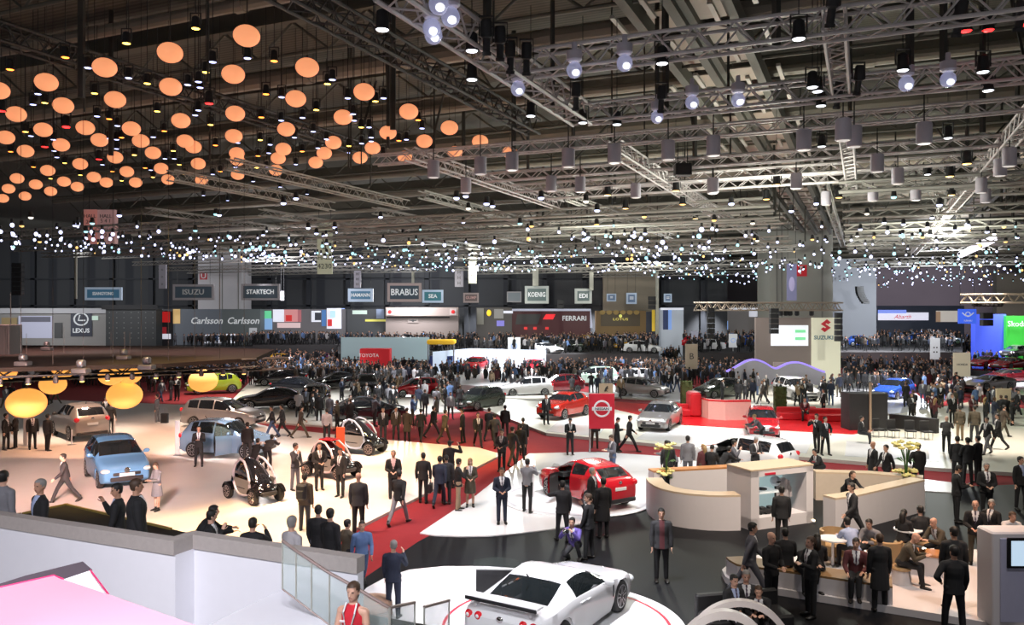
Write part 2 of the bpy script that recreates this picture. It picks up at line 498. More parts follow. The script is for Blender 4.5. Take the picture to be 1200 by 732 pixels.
tpx(600, 221, 1330, 182, 'slim cross truss, fifth row over the right half', s=.34)
tpx(640, 229, 1330, 206, 'slim cross truss, sixth row over the right half', s=.34)
tpx(480, 180, 655, 241, 'box truss running away left of the middle, from the lantern field', s=.42)
tpx(720, 172, 830, 250, 'box truss running away under the roof beam', s=.45)
tpx(991, 147, 993, 218, 'short truss seen end on right of the middle', s=.4)
tpx(300, -30, 602, 152, 'dark truss running away beside the lantern field', z=13.6, s=.5, mt=truss_dark, rc=.04)
tpx(-60, 20, 250, 190, 'dark truss running away through the lantern field', z=14.2, s=.5, mt=truss_dark, rc=.04)
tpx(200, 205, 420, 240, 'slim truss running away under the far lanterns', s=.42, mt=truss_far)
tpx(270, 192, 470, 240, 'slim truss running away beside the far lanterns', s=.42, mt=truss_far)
# rows of far trusses
nfar = 0
for k, u in enumerate([37, 41, 45, 50, 55, 61, 67, 74, 81, 89, 98, 108, 119]):
    for seg, (v0, v1) in enumerate([(-62, -36), (-32, -4), (-1, 26), (29, 52)]):
        w0, w1 = v0 * (1 + k * .05), v1 * (1 + k * .05)
        if u < 40 and seg < 2: continue
        a = U * u + V * w0; b = U * u + V * w1
        if a.y < 18 and b.y < 18: continue
        if a.y > 125:
            if b.y > 118: continue
            a = a.lerp(b, (a.y - 125) / (a.y - b.y))
        if b.y < 18: b = U * u + V * min(w1, 10)
        zz = 12.4 + rng.uniform(-.5, .6)
        a.z = b.z = zz
        lab = '%s cross truss from the camera, far %s of the hall' % (ORD[k + 1], ['left end', 'left middle', 'right middle', 'right end'][seg])
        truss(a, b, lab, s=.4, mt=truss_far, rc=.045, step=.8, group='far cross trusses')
for k, v in enumerate([-44, -37, -30, -23, -16, -9, -2, 5, 12, 19, 27, 36]):
    u0 = 40 + (k % 3) * 3; u1 = u0 + 30 + (k % 4) * 9
    a = U * u0 + V * v; b = U * u1 + V * v; a.z = b.z = 13.5 - (k % 2) * .1
    if a.y < 20: continue
    if b.y > 125: b = a.lerp(b, (125 - a.y) / (b.y - a.y))
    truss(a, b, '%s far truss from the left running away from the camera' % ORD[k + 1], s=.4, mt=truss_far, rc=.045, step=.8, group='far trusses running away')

# ---- lanterns
lantern_m = mat('lantern_shell', (1.0, .50, .26), .7, emit=.82, ecol=(1.0, .36, .16), var=.03)
lantern_low = mat('lantern_shell_amber', (1.0, .50, .14), .7, emit=.95, ecol=(1.0, .44, .09), var=.03)
wire_m = mat('lantern_wire', (.05, .045, .04), .6)
LZ = 13.2
LPX = [(163,289),(368,237),(598,185),(867,126),(1080,237),(820,261),(600,305),(1040,347),(405,350),(222,371),(57,401),(-6,318),(827,399),(636,424),(1206,412),(152,456),(300,449),(462,452),(1006,454),(20,483),(822,478),(215,509),(350,492),(495,495),(651,496),(680,516),(1172,501),(90,531),(538,537),(833,539),(835,562),(996,524),(978,556),(1140,538),(1110,571),(405,553),(282,576),(697,575),(168,599),(446,603),(567,592),(836,613),(970,598),(60,627),(126,648),(225,638),(330,622),(374,641),(477,641),(591,631),(709,633),(30,663),(272,656),(178,672),(88,689),(10,697)]
LPX = [(x / 3, y / 3) for x, y in LPX] + [(400 + x / 3, y / 3) for x, y in [(80,323),(237,392),(380,449),(164,466),(292,496),(488,497),(110,520),(400,535),(223,551),(592,535),(66,554)]]
LPX.sort(key=lambda p: (int(p[1] // 18), p[0]))
def lantern_proto(mt, r):
    t = thing('ball_lantern', 'x', 'lantern')
    m = MB(); m.ell((0, 0, 0), (r, r, r * .80), 24, 14); m.build('shade', mt, t, smooth=80)
    m = MB(); m.cyl((0, 0, r * .78), (0, 0, r * .78 + .08), .05, .03, 8); m.tube([(0, 0, r * .8), (0, 0, r * .8 + 1.9)], .008, 4); m.build('cord', wire_m, t)
    return t
lp = lantern_proto(lantern_m, .305); lt = family(lp)
first = True; rows = {}
for x, y in LPX: rows.setdefault(int(y // 18), []).append((x, y))
for ri, r_ in enumerate(sorted(rows)):
    for i, (x, y) in enumerate(sorted(rows[r_])):
        p = at(x, y, LZ)
        lab = 'glowing orange ball lantern under the dark roof, %s from left in the %s row down' % (ORD[i + 1], ORD[ri + 1])
        if first:
            lp.location = p; lp['label'] = lab; lp['group'] = 'orange lanterns under the roof'; first = False
        else:
            copy_with(lp, p, 0, lab, None, 'orange lanterns under the roof', lt)
low = lantern_proto(lantern_low, .64); lot = family(low); first = True
for x, y, z, lab in [(31, 472, 3.6, 'large glowing amber lantern at far left, lowest of the low ones'), (146, 463, 3.6, 'large glowing amber lantern above the roof of the light blue car'), (238, 446, 3.6, 'large glowing amber lantern in front of the lime green car'),
                     (62, 450, 4.35, 'glowing amber lantern half behind dark rigging, above the far left low lantern'), (152, 439, 4.4, 'glowing amber lantern half behind dark rigging, above the light blue car'),
                     (5, 435, 4.6, 'glowing amber lantern cut by the left picture edge under the dark canopy'), (75, 432, 4.6, 'glowing amber lantern tucked under the dark canopy near the left'), (130, 440, 4.5, 'glowing amber lantern just left of the one above the light blue car')]:
    p = at(x, y, z)
    if first: low.location = p; low['label'] = lab; first = False
    else:
        c_ = copy_with(low, p, 0, lab, None, None, lot)
        if z > 4: c_.scale = (.66, .66, .66)

# ---- stage lamps
def lens(name, col, s):
    return mat(name, col, .3, emit=s, ecol=col, var=0)
L_yel = lens('lens_yellow', (1, .62, .10), 6); L_org = lens('lens_orange', (1, .22, .03), 6); L_red = lens('lens_red', (1, .02, .02), 5)
L_blu = lens('lens_bluewhite', (.50, .55, 1), 3); L_wht = lens('lens_white', (.90, .93, 1), 3); L_cyan = lens('lens_cyan', (.45, .85, .9), 4); L_amb = lens('lens_amber', (1, .6, .18), 3)
can_lilac = mat('lamp_can_lilac', (.62, .58, .66), .5)
bubble_glass = mat('bubble_glass', (.75, .78, .95), .05, trans=0, alpha=.45, var=0, emit=.12, ecol=(.5, .5, 1))
def par_proto(lensm, sc=1.0):
    """black par can hanging on a yoke with a lit lens below"""
    t = thing('stage_lamp', 'x', 'lamp')
    m = MB(); m.lathe([(.06 * sc, .34 * sc), (.11 * sc, .30 * sc), (.13 * sc, 0), (.15 * sc, -.02 * sc), (.15 * sc, -.05 * sc), (.13 * sc, -.05 * sc), (.12 * sc, -.01 * sc)], n=14); m.build('housing', black_matte, t)
    m = MB(); m.box((.16 * sc, 0, .25 * sc), (.02, .05 * sc, .35 * sc)); m.box((-.16 * sc, 0, .25 * sc), (.02, .05 * sc, .35 * sc)); m.box((0, 0, .43 * sc), (.34 * sc, .05 * sc, .02)); m.cyl((0, 0, .43 * sc), (0, 0, 3.0), .011, n=5); m.build('yoke', black_matte, t, smooth=0)
    m = MB(); m.ell((0, 0, -.045 * sc), (.122 * sc, .122 * sc, .03 * sc), 14, 6); m.build('lens', lensm, t, smooth=80)
    return t
def bubble_proto():
    """moving lamp with a round clear dome"""
    t = thing('dome_lamp', 'x', 'lamp')
    m = MB(); m.ell((0, 0, 0), (.17, .17, .18), 18, 12); m.build('dome', bubble_glass, t, smooth=80)
    m = MB(); m.ell((.03, -.05, -.07), (.08, .08, .07), 12, 8); m.build('bulb', L_wht, t, smooth=80)
    m = MB(); m.lathe([(.13, .18), (.17, .22), (.17, .40), (.06, .43), (.05, .6)], n=14); m.build('base', can_lilac, t)
    return t
def cyl_proto():
    t = thing('pendant_lamp', 'x', 'lamp')
    m = MB(); m.lathe([(.02, .32), (.19, .32), (.21, .28), (.21, -.25), (.19, -.27)], n=16); m.build('can', can_lilac, t)
    m = MB(); m.lathe([(.17, -.265), (.15, -.28), (.001, -.28)], n=16); m.build('lens', lens('lens_dim', (.8, .75, .7), .6), t)
    m = MB(); m.cyl((0, 0, .32), (0, 0, 1.2), .02, n=6); m.build('stem', black_matte, t)
    return t
def prof_proto():
    """long black profile spot hanging from its clamp"""
    t = thing('profile_spot', 'x', 'spotlight')
    m = MB(); m.lathe([(.001, .5), (.12, .5), (.16, .42), (.16, .05), (.10, 0), (.10, -.35), (.13, -.36), (.13, -.45), (.001, -.44)], n=12)
    M = Matrix.Rotation(R(20), 4, 'X'); m.v = [tuple(M @ (Vector(v) * .75)) for v in m.v]; m.build('body', black_matte, t)
    m = MB(); m.box((.15, 0, .25), (.02, .05, .4)); m.box((-.15, 0, .25), (.02, .05, .4)); m.box((0, 0, .45), (.32, .05, .03)); m.build('yoke', black_matte, t, smooth=0)
    return t
def scatter(proto, pts, z, labf, group, cat):
    fam = family(proto)
    pts = sorted(pts, key=lambda p: (p[0]))
    for i, p in enumerate(pts):
        q = at(p[0], p[1], p[2] if len(p) > 2 else z); lab = labf % ORD[i + 1] if '%s' in labf else labf
        if i == 0:
            proto.location = q; proto['label'] = lab; proto['category'] = cat; proto['group'] = group
        else: copy_with(proto, q, 0, lab, cat, group, fam)
a4 = lambda L, x0=0, y0=0, k=4: [(x0 + x / k, y0 + y / k) for x, y in L]
yel = a4([(593,197),(917,127),(443,432),(690,386),(965,333),(737,517),(988,580),(210,477),(630,722),(812,703),(120,613)]) + a4([(335,388),(282,510),(20,652),(560,470),(493,592),(820,697),(435,680)], 300) + a4([(1105,55),(355,530),(455,420),(565,505),(1075,520),(945,365),(855,545)], 0, 120, 6) + a4([(280,150),(1025,45),(630,257),(925,338),(605,453),(100,500),(60,432)], 200, 120, 6)
org = a4([(47,320),(306,263),(512,553),(770,610),(570,640)]) + a4([(85,280),(47,436),(25,545),(760,558),(670,655),(595,718),(217,705)], 300) + a4([(175,200),(75,340),(235,448),(1020,455),(790,480)], 0, 120, 6) + a4([(315,295),(615,370),(350,480)], 200, 120, 6)
redl = a4([(310,590),(980,478)]) + a4([(465,160),(695,392),(315,303),(10,50)], 0, 120, 6) + [(1132, 34), (1197, 27), (1158, 33)]
blu = a4([(155,485),(603,360),(930,378),(938,405),(997,285),(1160,267),(178,435),(412,312),(455,540),(550,585),(145,633),(250,650),(510,645),(718,638),(915,535),(1115,665),(880,392),(930,512)]) + a4([(430,455),(598,455),(358,368),(120,450),(118,560),(218,547),(268,612),(180,640),(455,530),(460,560),(530,592),(540,640),(540,658),(495,668),(705,650),(778,597),(290,690),(437,712),(330,648)], 300) + a4([(380,335),(400,380),(820,255),(820,320),(720,432),(1060,470),(1160,390)], 0, 120, 6) + a4([(25,390),(295,500),(690,350),(675,452),(880,430),(455,450),(700,290),(580,550),(770,590),(960,640),(400,685),(230,650)], 200, 120, 6)
scatter(par_proto(L_yel, .75), yel, 13.4, 'small stage lamp with yellow lens among the lanterns, %s from left', 'yellow stage lamps among the lanterns', 'lamp')
scatter(par_proto(L_org, .75), org, 13.4, 'small stage lamp with orange lens among the lanterns, %s from left', 'orange stage lamps among the lanterns', 'lamp')
scatter(par_proto(L_red), redl, 13.2, 'stage lamp with red lens, %s from left', 'red stage lamps', 'lamp')
scatter(par_proto(L_blu, .75), blu, 13.3, 'cold blue white stage lamp among the lanterns, %s from left', 'blue white stage lamps among the lanterns', 'lamp')
cans = [(448, 32), (553, 91), (553, 57), (776, 72), (683, 142), (723, 144), (622, 134), (936, 43), (958, 105), (962, 122), (1058, 80), (1111, 160), (963, 170), (952, 100), (1158, 104), (1152, 82), (1087, 203)]
scatter(par_proto(L_wht, 1.0), cans, 12.2, 'black can spotlight with white lit lens under the near trusses, %s from left', 'white can spotlights under the near trusses', 'spotlight')
bub = [(514, 5), (528, 20), (506, 33), (508, 41), (673, 82), (732, 74), (607, 104), (811, 120), (865, 117), (770, 137), (1062, 98), (1111, 93), (812, 120.5), (866, 118)][:12]
scatter(bubble_proto(), bub, 12.0, 'round clear dome lamp glowing blue white under a near truss, %s from left', 'dome lamps under the near trusses', 'lamp')
cyl = [(666,186),(720,181),(783,177),(836,172),(646,216),(680,217),(745,224),(835,219),(942,165),(1001,161),(988,153),(1083,157),(1028,192),(1052,207),(933,213),(1183,185),(1172,197),(836,218),(1023,228),(1073,227),(968,233),(563,195),(600,190),(508,199),(546,218),(1150,218),(1155,230)]
scatter(cyl_proto(), cyl, 11.7, 'lilac grey cylinder lamp hanging below the slim trusses, %s from left', 'cylinder lamps below the slim trusses', 'lamp')
prof = [(617, 70), (598, 68), (675, 114), (775, 117), (586, 52), (570, 45), (1006, 95), (982, 112), (975, 10), (1124, 22), (1197, 15)]
scatter(prof_proto(), prof, 12.4, 'long black profile spotlight clamped to a near truss, %s from left', 'black profile spotlights on the near trusses', 'spotlight')
amb = [(712, 227), (792, 222), (733, 243), (800, 238), (815, 255), (1133, 190), (1115, 227), (1113, 205), (983, 230), (910, 215), (898, 232), (1132, 33)][:11]
scatter(par_proto(L_amb, 1.2), amb, 12.0, 'amber lit stage lamp below the slim trusses, %s from left', 'amber stage lamps over the right half', 'lamp')
# black loudspeaker hanging in the middle of the slim trusses
def hang_box(x, y, d, w, h, dp, label, name='hanging_loudspeaker'):
    p = ad(x, y, d); t = thing(name, label, 'loudspeaker', p)
    m = MB(); m.rbox((0, 0, 0), (w, dp, h), .03); m.build('cabinet', black_matte, t)
    m = MB(); m.box((0, -dp / 2 - .01, 0), (w * .86, .02, h * .9)); m.build('grille', mat('speaker_grille', (.025, .025, .027), .8, bump=.4, scale=80), t, smooth=0)
    m = MB(); m.cyl((-w * .3, 0, h / 2), (-w * .3, 0, h / 2 + 1.2), .02, n=5); m.cyl((w * .3, 0, h / 2), (w * .3, 0, h / 2 + 1.2), .02, n=5); m.build('hanger', black_matte, t)
    return t
hang_box(800, 199, 31, .62, .45, .5, 'square black loudspeaker hanging among the slim trusses')
# far lamps, individually built: shells with one lit face, hung in rows on the far trusses
def far_lamp(lensm):
    m = MB(); m.lathe([(.03, .30), (.10, .26), (.12, .02), (.13, 0)], n=8, m=0); m.ell((0, 0, -.02), (.125, .125, .08), 8, 5, 1)
    return m.mesh('far_spotlight', [black_matte, lensm])
FL = [far_lamp(lens('far_lens_blue', (.62, .66, 1), 2.6)), far_lamp(lens('far_lens_cyan', (.40, .80, .88), 1.6)), far_lamp(lens('far_lens_amber', (1, .6, .2), 1.6)), far_lamp(lens('far_lens_warm', (1, .9, .75), 2))]
rl = random.Random(11)
def lower_row(x):
    return np.interp(x, [0, 150, 300, 450, 600, 700, 800, 900, 1000, 1200], [291, 299, 309, 316, 318, 319, 327, 335, 338, 334])
n = 0
while n < 70:
    x = rl.uniform(0, 1200); y = rl.uniform(228, 285)
    if y < 250 and x < 230: continue
    z = 11.7 + rl.uniform(-.5, .3)
    k = rl.choices([0, 1, 2, 3], [6, 1, 1 if x < 600 else 3, 2])[0]
    o = link('far_spotlight', FL[k], None, at(x, y, z))
    tag(o, 'small far spotlight with %s lens hanging in the middle rows of trusses' % ['cold white', 'pale cyan', 'amber', 'warm white'][k], 'spotlight', 'far spotlights with %s lens' % ['cold white', 'pale cyan', 'amber', 'warm white'][k])
    n += 1
m = MB()
while n < 1120:
    x = rl.uniform(-20, 1220) if n < 950 else rl.uniform(760, 1210); lo = lower_row(x)
    y = lo - abs(rl.gauss(0, 1)) * (16 if x < 600 else 26)
    if y < 262: continue
    if x < 230 and rl.random() < .35: continue
    z = 11.2 + rl.uniform(-.4, .3)
    p = at(x, y, z)
    if p.y > 125 and x < 790: p = ad(x, y, 124)
    k = rl.choices([0, 1, 2], [6, 3, .6] if x > 250 else [8, .5, .3])[0]
    r = rl.choice([.05, .06, .07, .09, .12]) * (1 if x < 700 else 1.15)
    m.ell(p, (r, r, r), 6, 4, k)
    m.box(p + Vector((0, 0, r + .12)), (.12, .12, .2), 0, 3)
    n += 1
tag(m.build('distant_spotlight', [lens('distant_lens_blue', (.62, .66, 1), 3.0), lens('distant_lens_cyan', (.38, .74, .82), 1.5), lens('distant_lens_amber', (1, .6, .2), 1.4), black_matte]), 'sea of tiny white and cyan spotlights in the farthest rows', 'spotlights', kind='stuff')
# big light tube at right
a, b = ad(1126, 298, 70), ad(1164, 280, 62)
t = thing('light_tube', 'long slanted white light tube hanging at the far right', 'light', a)
m = MB(); m.tube([(0, 0, 0), b - a], .28, 10); m.build('tube', lens('tube_lit', (.9, .86, 1), 2.6), t)
m = MB()
for k in (.08, .92): m.cyl((b - a) * k, (b - a) * k + Vector((0, 0, 2.5)), .03, n=5)
m.build('hanger', black_matte, t)
# ---------------------------------------------------------------- hanging signs and far stands
def board(x0, y0, x1, y1, d, label, face, frame=None, txt=None, tcol=None, fr=.18, lum=0, tsize=.5, cat='sign', name='hanging_sign', dp=.25, legs=False, ropes=True, sx=1.0, bold=.015):
    a, b = ad(x0, y0, d), ad(x1, y1, d); w, h = b.x - a.x, a.z - b.z
    t = thing(name, label, cat, ((a.x + b.x) / 2, d, (a.z + b.z) / 2))
    m = MB(); m.box((0, 0, 0), (w - 2 * fr * h, dp * .8, h - 2 * fr * h)); m.build('panel', face, t, smooth=0)
    if frame:
        m = MB(); f = fr * h
        m.box((0, 0, h / 2 - f / 2), (w, dp, f)); m.box((0, 0, -h / 2 + f / 2), (w, dp, f))
        m.box((-w / 2 + f / 2, 0, 0), (f, dp, h - 2 * f)); m.box((w / 2 - f / 2, 0, 0), (f, dp, h - 2 * f)); m.build('frame', frame, t, smooth=0)
    if txt:
        lettering(txt, h * tsize, tcol, t, (0, -dp / 2 - .02, 0), sx=sx, bold=bold)
    if ropes:
        m = MB()
        for q in (-.4, .4): m.cyl((w * q, 0, h / 2), (w * q, 0, h / 2 + 4), .02, n=5)
        m.build('hanger', black_matte, t)
    if legs:
        m = MB(); m.cyl((0, 0, -h / 2), (0, 0, -(a.z + b.z) / 2), .06, n=6); m.build('post', black_matte, t)
    return t, w, h
G = lambda n, c, e=.35, v=0: mat(n, tuple(q * .8 for q in c), .5, emit=e * .55, ecol=c, var=v)  # glow put into walls, frames and boards stands in for light on them
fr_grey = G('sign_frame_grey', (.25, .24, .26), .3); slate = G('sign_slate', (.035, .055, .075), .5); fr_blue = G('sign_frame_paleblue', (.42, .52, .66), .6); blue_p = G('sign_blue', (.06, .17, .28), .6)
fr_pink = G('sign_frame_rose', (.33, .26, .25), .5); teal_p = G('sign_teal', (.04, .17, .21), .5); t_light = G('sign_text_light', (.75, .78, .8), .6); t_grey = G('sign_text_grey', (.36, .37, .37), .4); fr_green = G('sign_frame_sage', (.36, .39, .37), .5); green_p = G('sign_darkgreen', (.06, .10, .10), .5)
board(100, 336.5, 143, 351.5, 84, 'pale blue framed hanging sign above the black dotted stand wall', blue_p, fr_blue, 'SSANGYONG', t_light, .17, tsize=.34, sx=.8)
board(203, 333, 251, 351.5, 84, 'grey framed hanging sign with grey capitals overlapping the white pillar', slate, fr_grey, 'ISUZU', t_grey, .14, tsize=.46, sx=1.1)
board(283, 332.5, 328, 351.5, 88, 'grey framed hanging sign with pale capitals just right of the white pillar', slate, fr_grey, 'STARTECH', t_light, .12, tsize=.38, sx=.92)
board(329, 341, 333, 352, 92, 'small grey bracket sign at the right end of the sign beside the white pillar', slate, fr_grey, fr=.1)
board(408, 338, 437.5, 353.5, 100, 'bright pale blue framed hanging sign left of the largest rose framed sign', blue_p, fr_blue, 'HAMANN', t_light, .2, tsize=.36, sx=.9)
board(454, 331.5, 494, 353.5, 100, 'largest rose framed hanging sign with tall pale capitals', slate, fr_pink, 'BRABUS', t_light, .14, tsize=.48, sx=.85)
board(495, 339.5, 519.5, 354.5, 100, 'small teal hanging sign touching the largest rose framed sign', teal_p, fr_blue, 'SEA', t_light, .16, tsize=.42)
board(543, 343, 561, 354.5, 104, 'small brown framed hanging sign between the teal one and the tall narrow banner', G('sign_brown', (.13, .09, .09), .4), fr_pink, 'GUMP', G('sign_text_rose', (.5, .3, .28), .5), .16, tsize=.4)
board(594, 341.5, 611, 354, 108, 'small dark grey hanging sign left of the sage framed signs', G('sign_greyblue', (.13, .16, .19), .4), fr_grey, None, None, .1)
board(615, 335, 643, 355.5, 104, 'wider sage framed hanging sign above the dark red stand', green_p, fr_green, 'KOENIG', t_light, .15, tsize=.38, sx=.7)
board(673.5, 338, 693.5, 355.5, 104, 'smaller sage framed hanging sign at the right end of the dark red stand', green_p, fr_green, 'EDI', t_light, .17, tsize=.4)
for x0, y0, x1, y1, lb in ((711, 344, 722, 353, 'pale blue small square sign on the beige wall, left'), (734, 343, 746, 356, 'brighter pale blue small square sign on the beige wall, right'), (778, 344, 787, 354, 'small blue square sign right of the white post')):
    board(x0, y0, x1, y1, 118 if x0 < 775 else 112, lb, G('sign_steelblue', (.13, .20, .33), .5), fr_blue, '=', t_light, .15, tsize=.7)
# vertical hanging banners
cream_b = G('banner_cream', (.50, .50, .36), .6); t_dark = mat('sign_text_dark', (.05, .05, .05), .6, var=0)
t, w, h = board(372, 258, 389.5, 321, 70, 'tall cream hanging banner with dark lettering, left of centre', cream_b, None, None, None, 0)
lettering('4230', .62, t_dark, t, (0, -.16, -h * .36)); lettering('HALL', .5, t_dark, t, (0, -.16, -h * .2)); lettering('4', .9, t_dark, t, (0, -.16, -.1)); lettering('v', .9, t_dark, t, (0, -.16, h * .12))
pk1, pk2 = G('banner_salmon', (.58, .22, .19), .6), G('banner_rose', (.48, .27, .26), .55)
t, w, h = board(101, 246, 136.5, 285.5, 60, 'pink hanging box sign with small dark lettering below the far lanterns', pk2, None, None, None, 0, dp=.6)
m = MB(); m.box((-w * .29, -.05, 0), (w * .42, .62, h)); m.build('side_panel', pk1, t, smooth=0)
lettering('HALL', .38, t_dark, t, (w * .22, -.34, h * .3)); lettering('5 4 1', .38, t_dark, t, (w * .22, -.34, h * .16)); lettering('HALL', .38, t_dark, t, (w * .22, -.34, -h * .12)); lettering('6 2 3', .38, t_dark, t, (w * .22, -.34, -h * .26)); lettering('HALL', .38, t_dark, t, (-w * .29, -.39, h * .3)); lettering('247', .38, t_dark, t, (-w * .29, -.39, h * .13)); lettering('v', .55, t_dark, t, (-w * .29, -.39, -h * .2))
for x0, y0, x1, y1, d, lb in ((549, 287, 558.5, 332, 92, 'tall narrow grey cream banner right of centre'), (415, 317, 423, 337, 100, 'small grey vertical banner above the bright pale blue sign'), (533, 315, 543, 336, 100, 'small lilac vertical banner beside the tall narrow one'), (186.5, 310, 195, 338, 90, 'small grey vertical sign with three dark dots left of the white pillar')):
    t, w, h = board(x0, y0, x1, y1, d, lb, G('banner_grey' + str(x0), (.36, .37, .31) if x0 == 549 else (.25, .24, .28), .45), None, None, None, 0)
    for k in range(3): lettering('o' if x0 < 200 else 'H', w * .55, t_dark, t, (0, -.16, h * (.3 - .3 * k)))
post_m = mat('pale_post', (.42, .42, .36), .6)
for x, y0, y1, d, w, lb in ((627.5, 298, 335, 103, .75, 'pale post hanging above the wider sage framed sign'), (693, 318, 340, 103, .5, 'pale post hanging above the smaller sage framed sign'), (770, 318, 392, 112, .4, 'tall white post at the edge of the beige wall'), (484, 318, 333, 101, .35, 'short pale post above the largest rose framed sign'), (89, 282, 350, 84, .2, 'thin pale mast by the left wall rig')):
    a, b = ad(x, y0, d), ad(x, y1, d); m = MB(); m.rbox((0, 0, 0), (w, w, a.z - b.z), .03); tag(m.build('post', post_m, None, (a.x, d, (a.z + b.z) / 2)), lb, 'post')
t, w, h = board(922, 309, 933.5, 352, 85, 'slanted lilac photo banner in front of the big pillar', G('banner_lilac', (.25, .25, .42), .5), None, None, None, 0, dp=.1)
m = MB(); m.ell((0, -.06, -.2), (w * .3, .02, h * .2), 12, 8); m.build('picture', G('banner_glow', (.5, .45, .7), .6), t)
# line array speakers
for x, y0, y1, d, w, lb in ((21, 308, 346, 80, 1.0, 'black loudspeaker column hanging in front of the left wall'), (907, 361, 391, 73, .75, 'black loudspeaker column hanging at the left end of the beige rig'), (982.5, 366, 400, 73, .6, 'black loudspeaker column hanging right of the cream emblem panel'), (833, 360, 397, 73, .65, 'black loudspeaker column hanging left of the taupe wall'), (764, 347, 362, 112, 1.0, 'small black loudspeaker beside the white post'), (657, 351, 362, 104, .8, 'small black loudspeaker above the dark red stand'), (1156, 366, 382, 62, .8, 'black loudspeaker stack in front of the blue wall')):
    a, b = ad(x, y0, d), ad(x, y1, d); t = thing('loudspeaker_column', lb, 'loudspeaker', (a.x, d, (a.z + b.z) / 2)); H_ = a.z - b.z; n = max(2, int(H_ / .45))
    for k in range(n):
        m = MB(); m.rbox((0, 0, H_ / 2 - (k + .5) * H_ / n), (w, .5, H_ / n * .92), .04); m.build('cabinet', black_matte, t)
m = MB(); pts = []
for k in range(9):
    q = ad(1007 + 3.5 * (k / 8) ** 2 * 2, 337 + 17 * k / 8, 105); pts.append(q)
for q in pts: m.rbox(q, (.9, .6, .36), .05)
tag(m.build('curved_loudspeaker', black_matte), 'curved black line loudspeaker on the grey wall', 'loudspeaker')

# -------- far stands
def stand(name, x0, y0, x1, d, mt, label, depth=3.0, cat='exhibition stand', z0=0.0):
    a, b = ad(x0, y0, d), ad(x1, y0, d); w = b.x - a.x
    t = thing(name, label, cat, ((a.x + b.x) / 2, d, 0))
    m = MB(); m.box((0, depth / 2, (a.z + z0) / 2), (w, depth, a.z - z0)); m.build('wall_panel', mt, t, smooth=0)
    t['w'] = w; t['h'] = a.z; t['d'] = d
    return t
def panel(t, x0, y0, x1, y1, mt, name='panel', off=.06, txt=None, tm=None, ts=.5, sx=1.0, bold=.01, shear=0):
    d = t['d'] - off; a, b = ad(x0, y0, d), ad(x1, y1, d)
    m = MB(); m.box((0, 0, 0), (b.x - a.x, .1, a.z - b.z))
    o = m.build(name, mt, t, ((a.x + b.x) / 2 - t.location.x, -off, (a.z + b.z) / 2), smooth=0)
    if txt: lettering(txt, (a.z - b.z) * ts, tm, o, (0, -.08, 0), sx=sx, bold=bold, shear=shear)
    return o
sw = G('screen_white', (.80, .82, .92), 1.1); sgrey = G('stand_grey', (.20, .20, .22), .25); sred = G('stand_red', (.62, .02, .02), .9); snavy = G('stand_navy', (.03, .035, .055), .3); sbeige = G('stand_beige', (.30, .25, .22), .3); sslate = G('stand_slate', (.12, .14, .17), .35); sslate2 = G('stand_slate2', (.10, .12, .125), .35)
t = stand('exhibition_stand', -40, 362, 124, 116, G('stand_palegrey', (.26, .25, .24), .22), 'pale grey stand at far left with a dark panel bearing an oval L emblem')
panel(t, -40, 361, 124, 367, G('stand_whitegrey', (.42, .42, .44), .4), 'fascia', .5)
panel(t, 22, 370, 61, 396, G('screen_lilac', (.42, .43, .55), .7), 'screen')
panel(t, 25, 371, 59, 377, G('screen_dark', (.12, .12, .16), .4), 'screen_picture', .15)
o = panel(t, 83, 366, 108, 394, snavy, 'emblem_panel', .12)
m = MB(); m.ring((0, -.12, .75), .85, .10, (0, 1, 0), 28, 6); m.v = [(x * 1.15, y, z) for x, y, z in m.v]; m.tube([(-.17, -.12, 1.36), (-.38, -.12, .58), (.6, -.12, .58)], .11, 6); m.build('emblem', t_light, o)
lettering('LEXUS', .85, t_light, o, (0, -.12, -.9), bold=.02)
panel(t, 64, 378, 73, 396, G('door_dark', (.06, .06, .06), .2), 'doorway', .1)
panel(t, 2, 372, 20, 398, G('booth_amber', (.30, .22, .10), .35), 'side_booth', .1)
panel(t, 5, 381, 18, 385, sw, 'light_box', .25); panel(t, 108, 370, 115, 375, G('lightbox_green', (.5, .65, .55), .9), 'light_box', .2)
t = stand('exhibition_stand', 124, 361, 183, 113, G('led_black', (.03, .033, .035), .25), 'black stand wall with a grid of tiny white dots', 2)
m = MB()
for i in range(7):
    for j in range(6):
        q = ad(128 + 8.5 * i, 366 + 6 * j, 112.9); m.box((q.x - t.location.x, -.04, q.z), (.13, .03, .13))
m.build('dot_lights', G('dot_white', (.16, .17, .16), .3), t, smooth=0)
panel(t, 119, 357, 185, 362.5, black_matte, 'top_rig', .5)
t = stand('exhibition_stand', 183, 362, 203, 117, G('stand_dark', (.03, .03, .035), .2), 'narrow dark stand with two glowing red panels', 2)
panel(t, 182, 365, 199, 377.5, sred, 'red_panel'); panel(t, 183, 383, 195, 391, G('stand_red2', (.4, .03, .04), .6), 'red_panel'); panel(t, 183, 391, 200, 397, sw, 'light_box')
t = stand('exhibition_stand', 203, 362, 260, 116, sslate, 'slate grey stand wall with white script, left half', 2)
panel(t, 203, 362, 211, 379, G('amber_strip', (.75, .5, .2), .8), 'amber_strip')
lettering('Carlsson', 1.3, t_light, t, (1.3, -.1, 5.35), bold=.02, shear=.25)
panel(t, 240, 392, 259, 402, sw, 'light_box')
t = stand('exhibition_stand', 260, 362, 305, 116, sslate2, 'slate grey stand wall with white script, right half', 2)
lettering('Carlsson', 1.3, t_light, t, (.3, -.1, 5.35), bold=.02, shear=.25)
panel(t, 265, 391, 276, 402, sw, 'light_box'); panel(t, 292, 384, 301, 397, G('poster_pale', (.5, .52, .55), .6), 'poster')
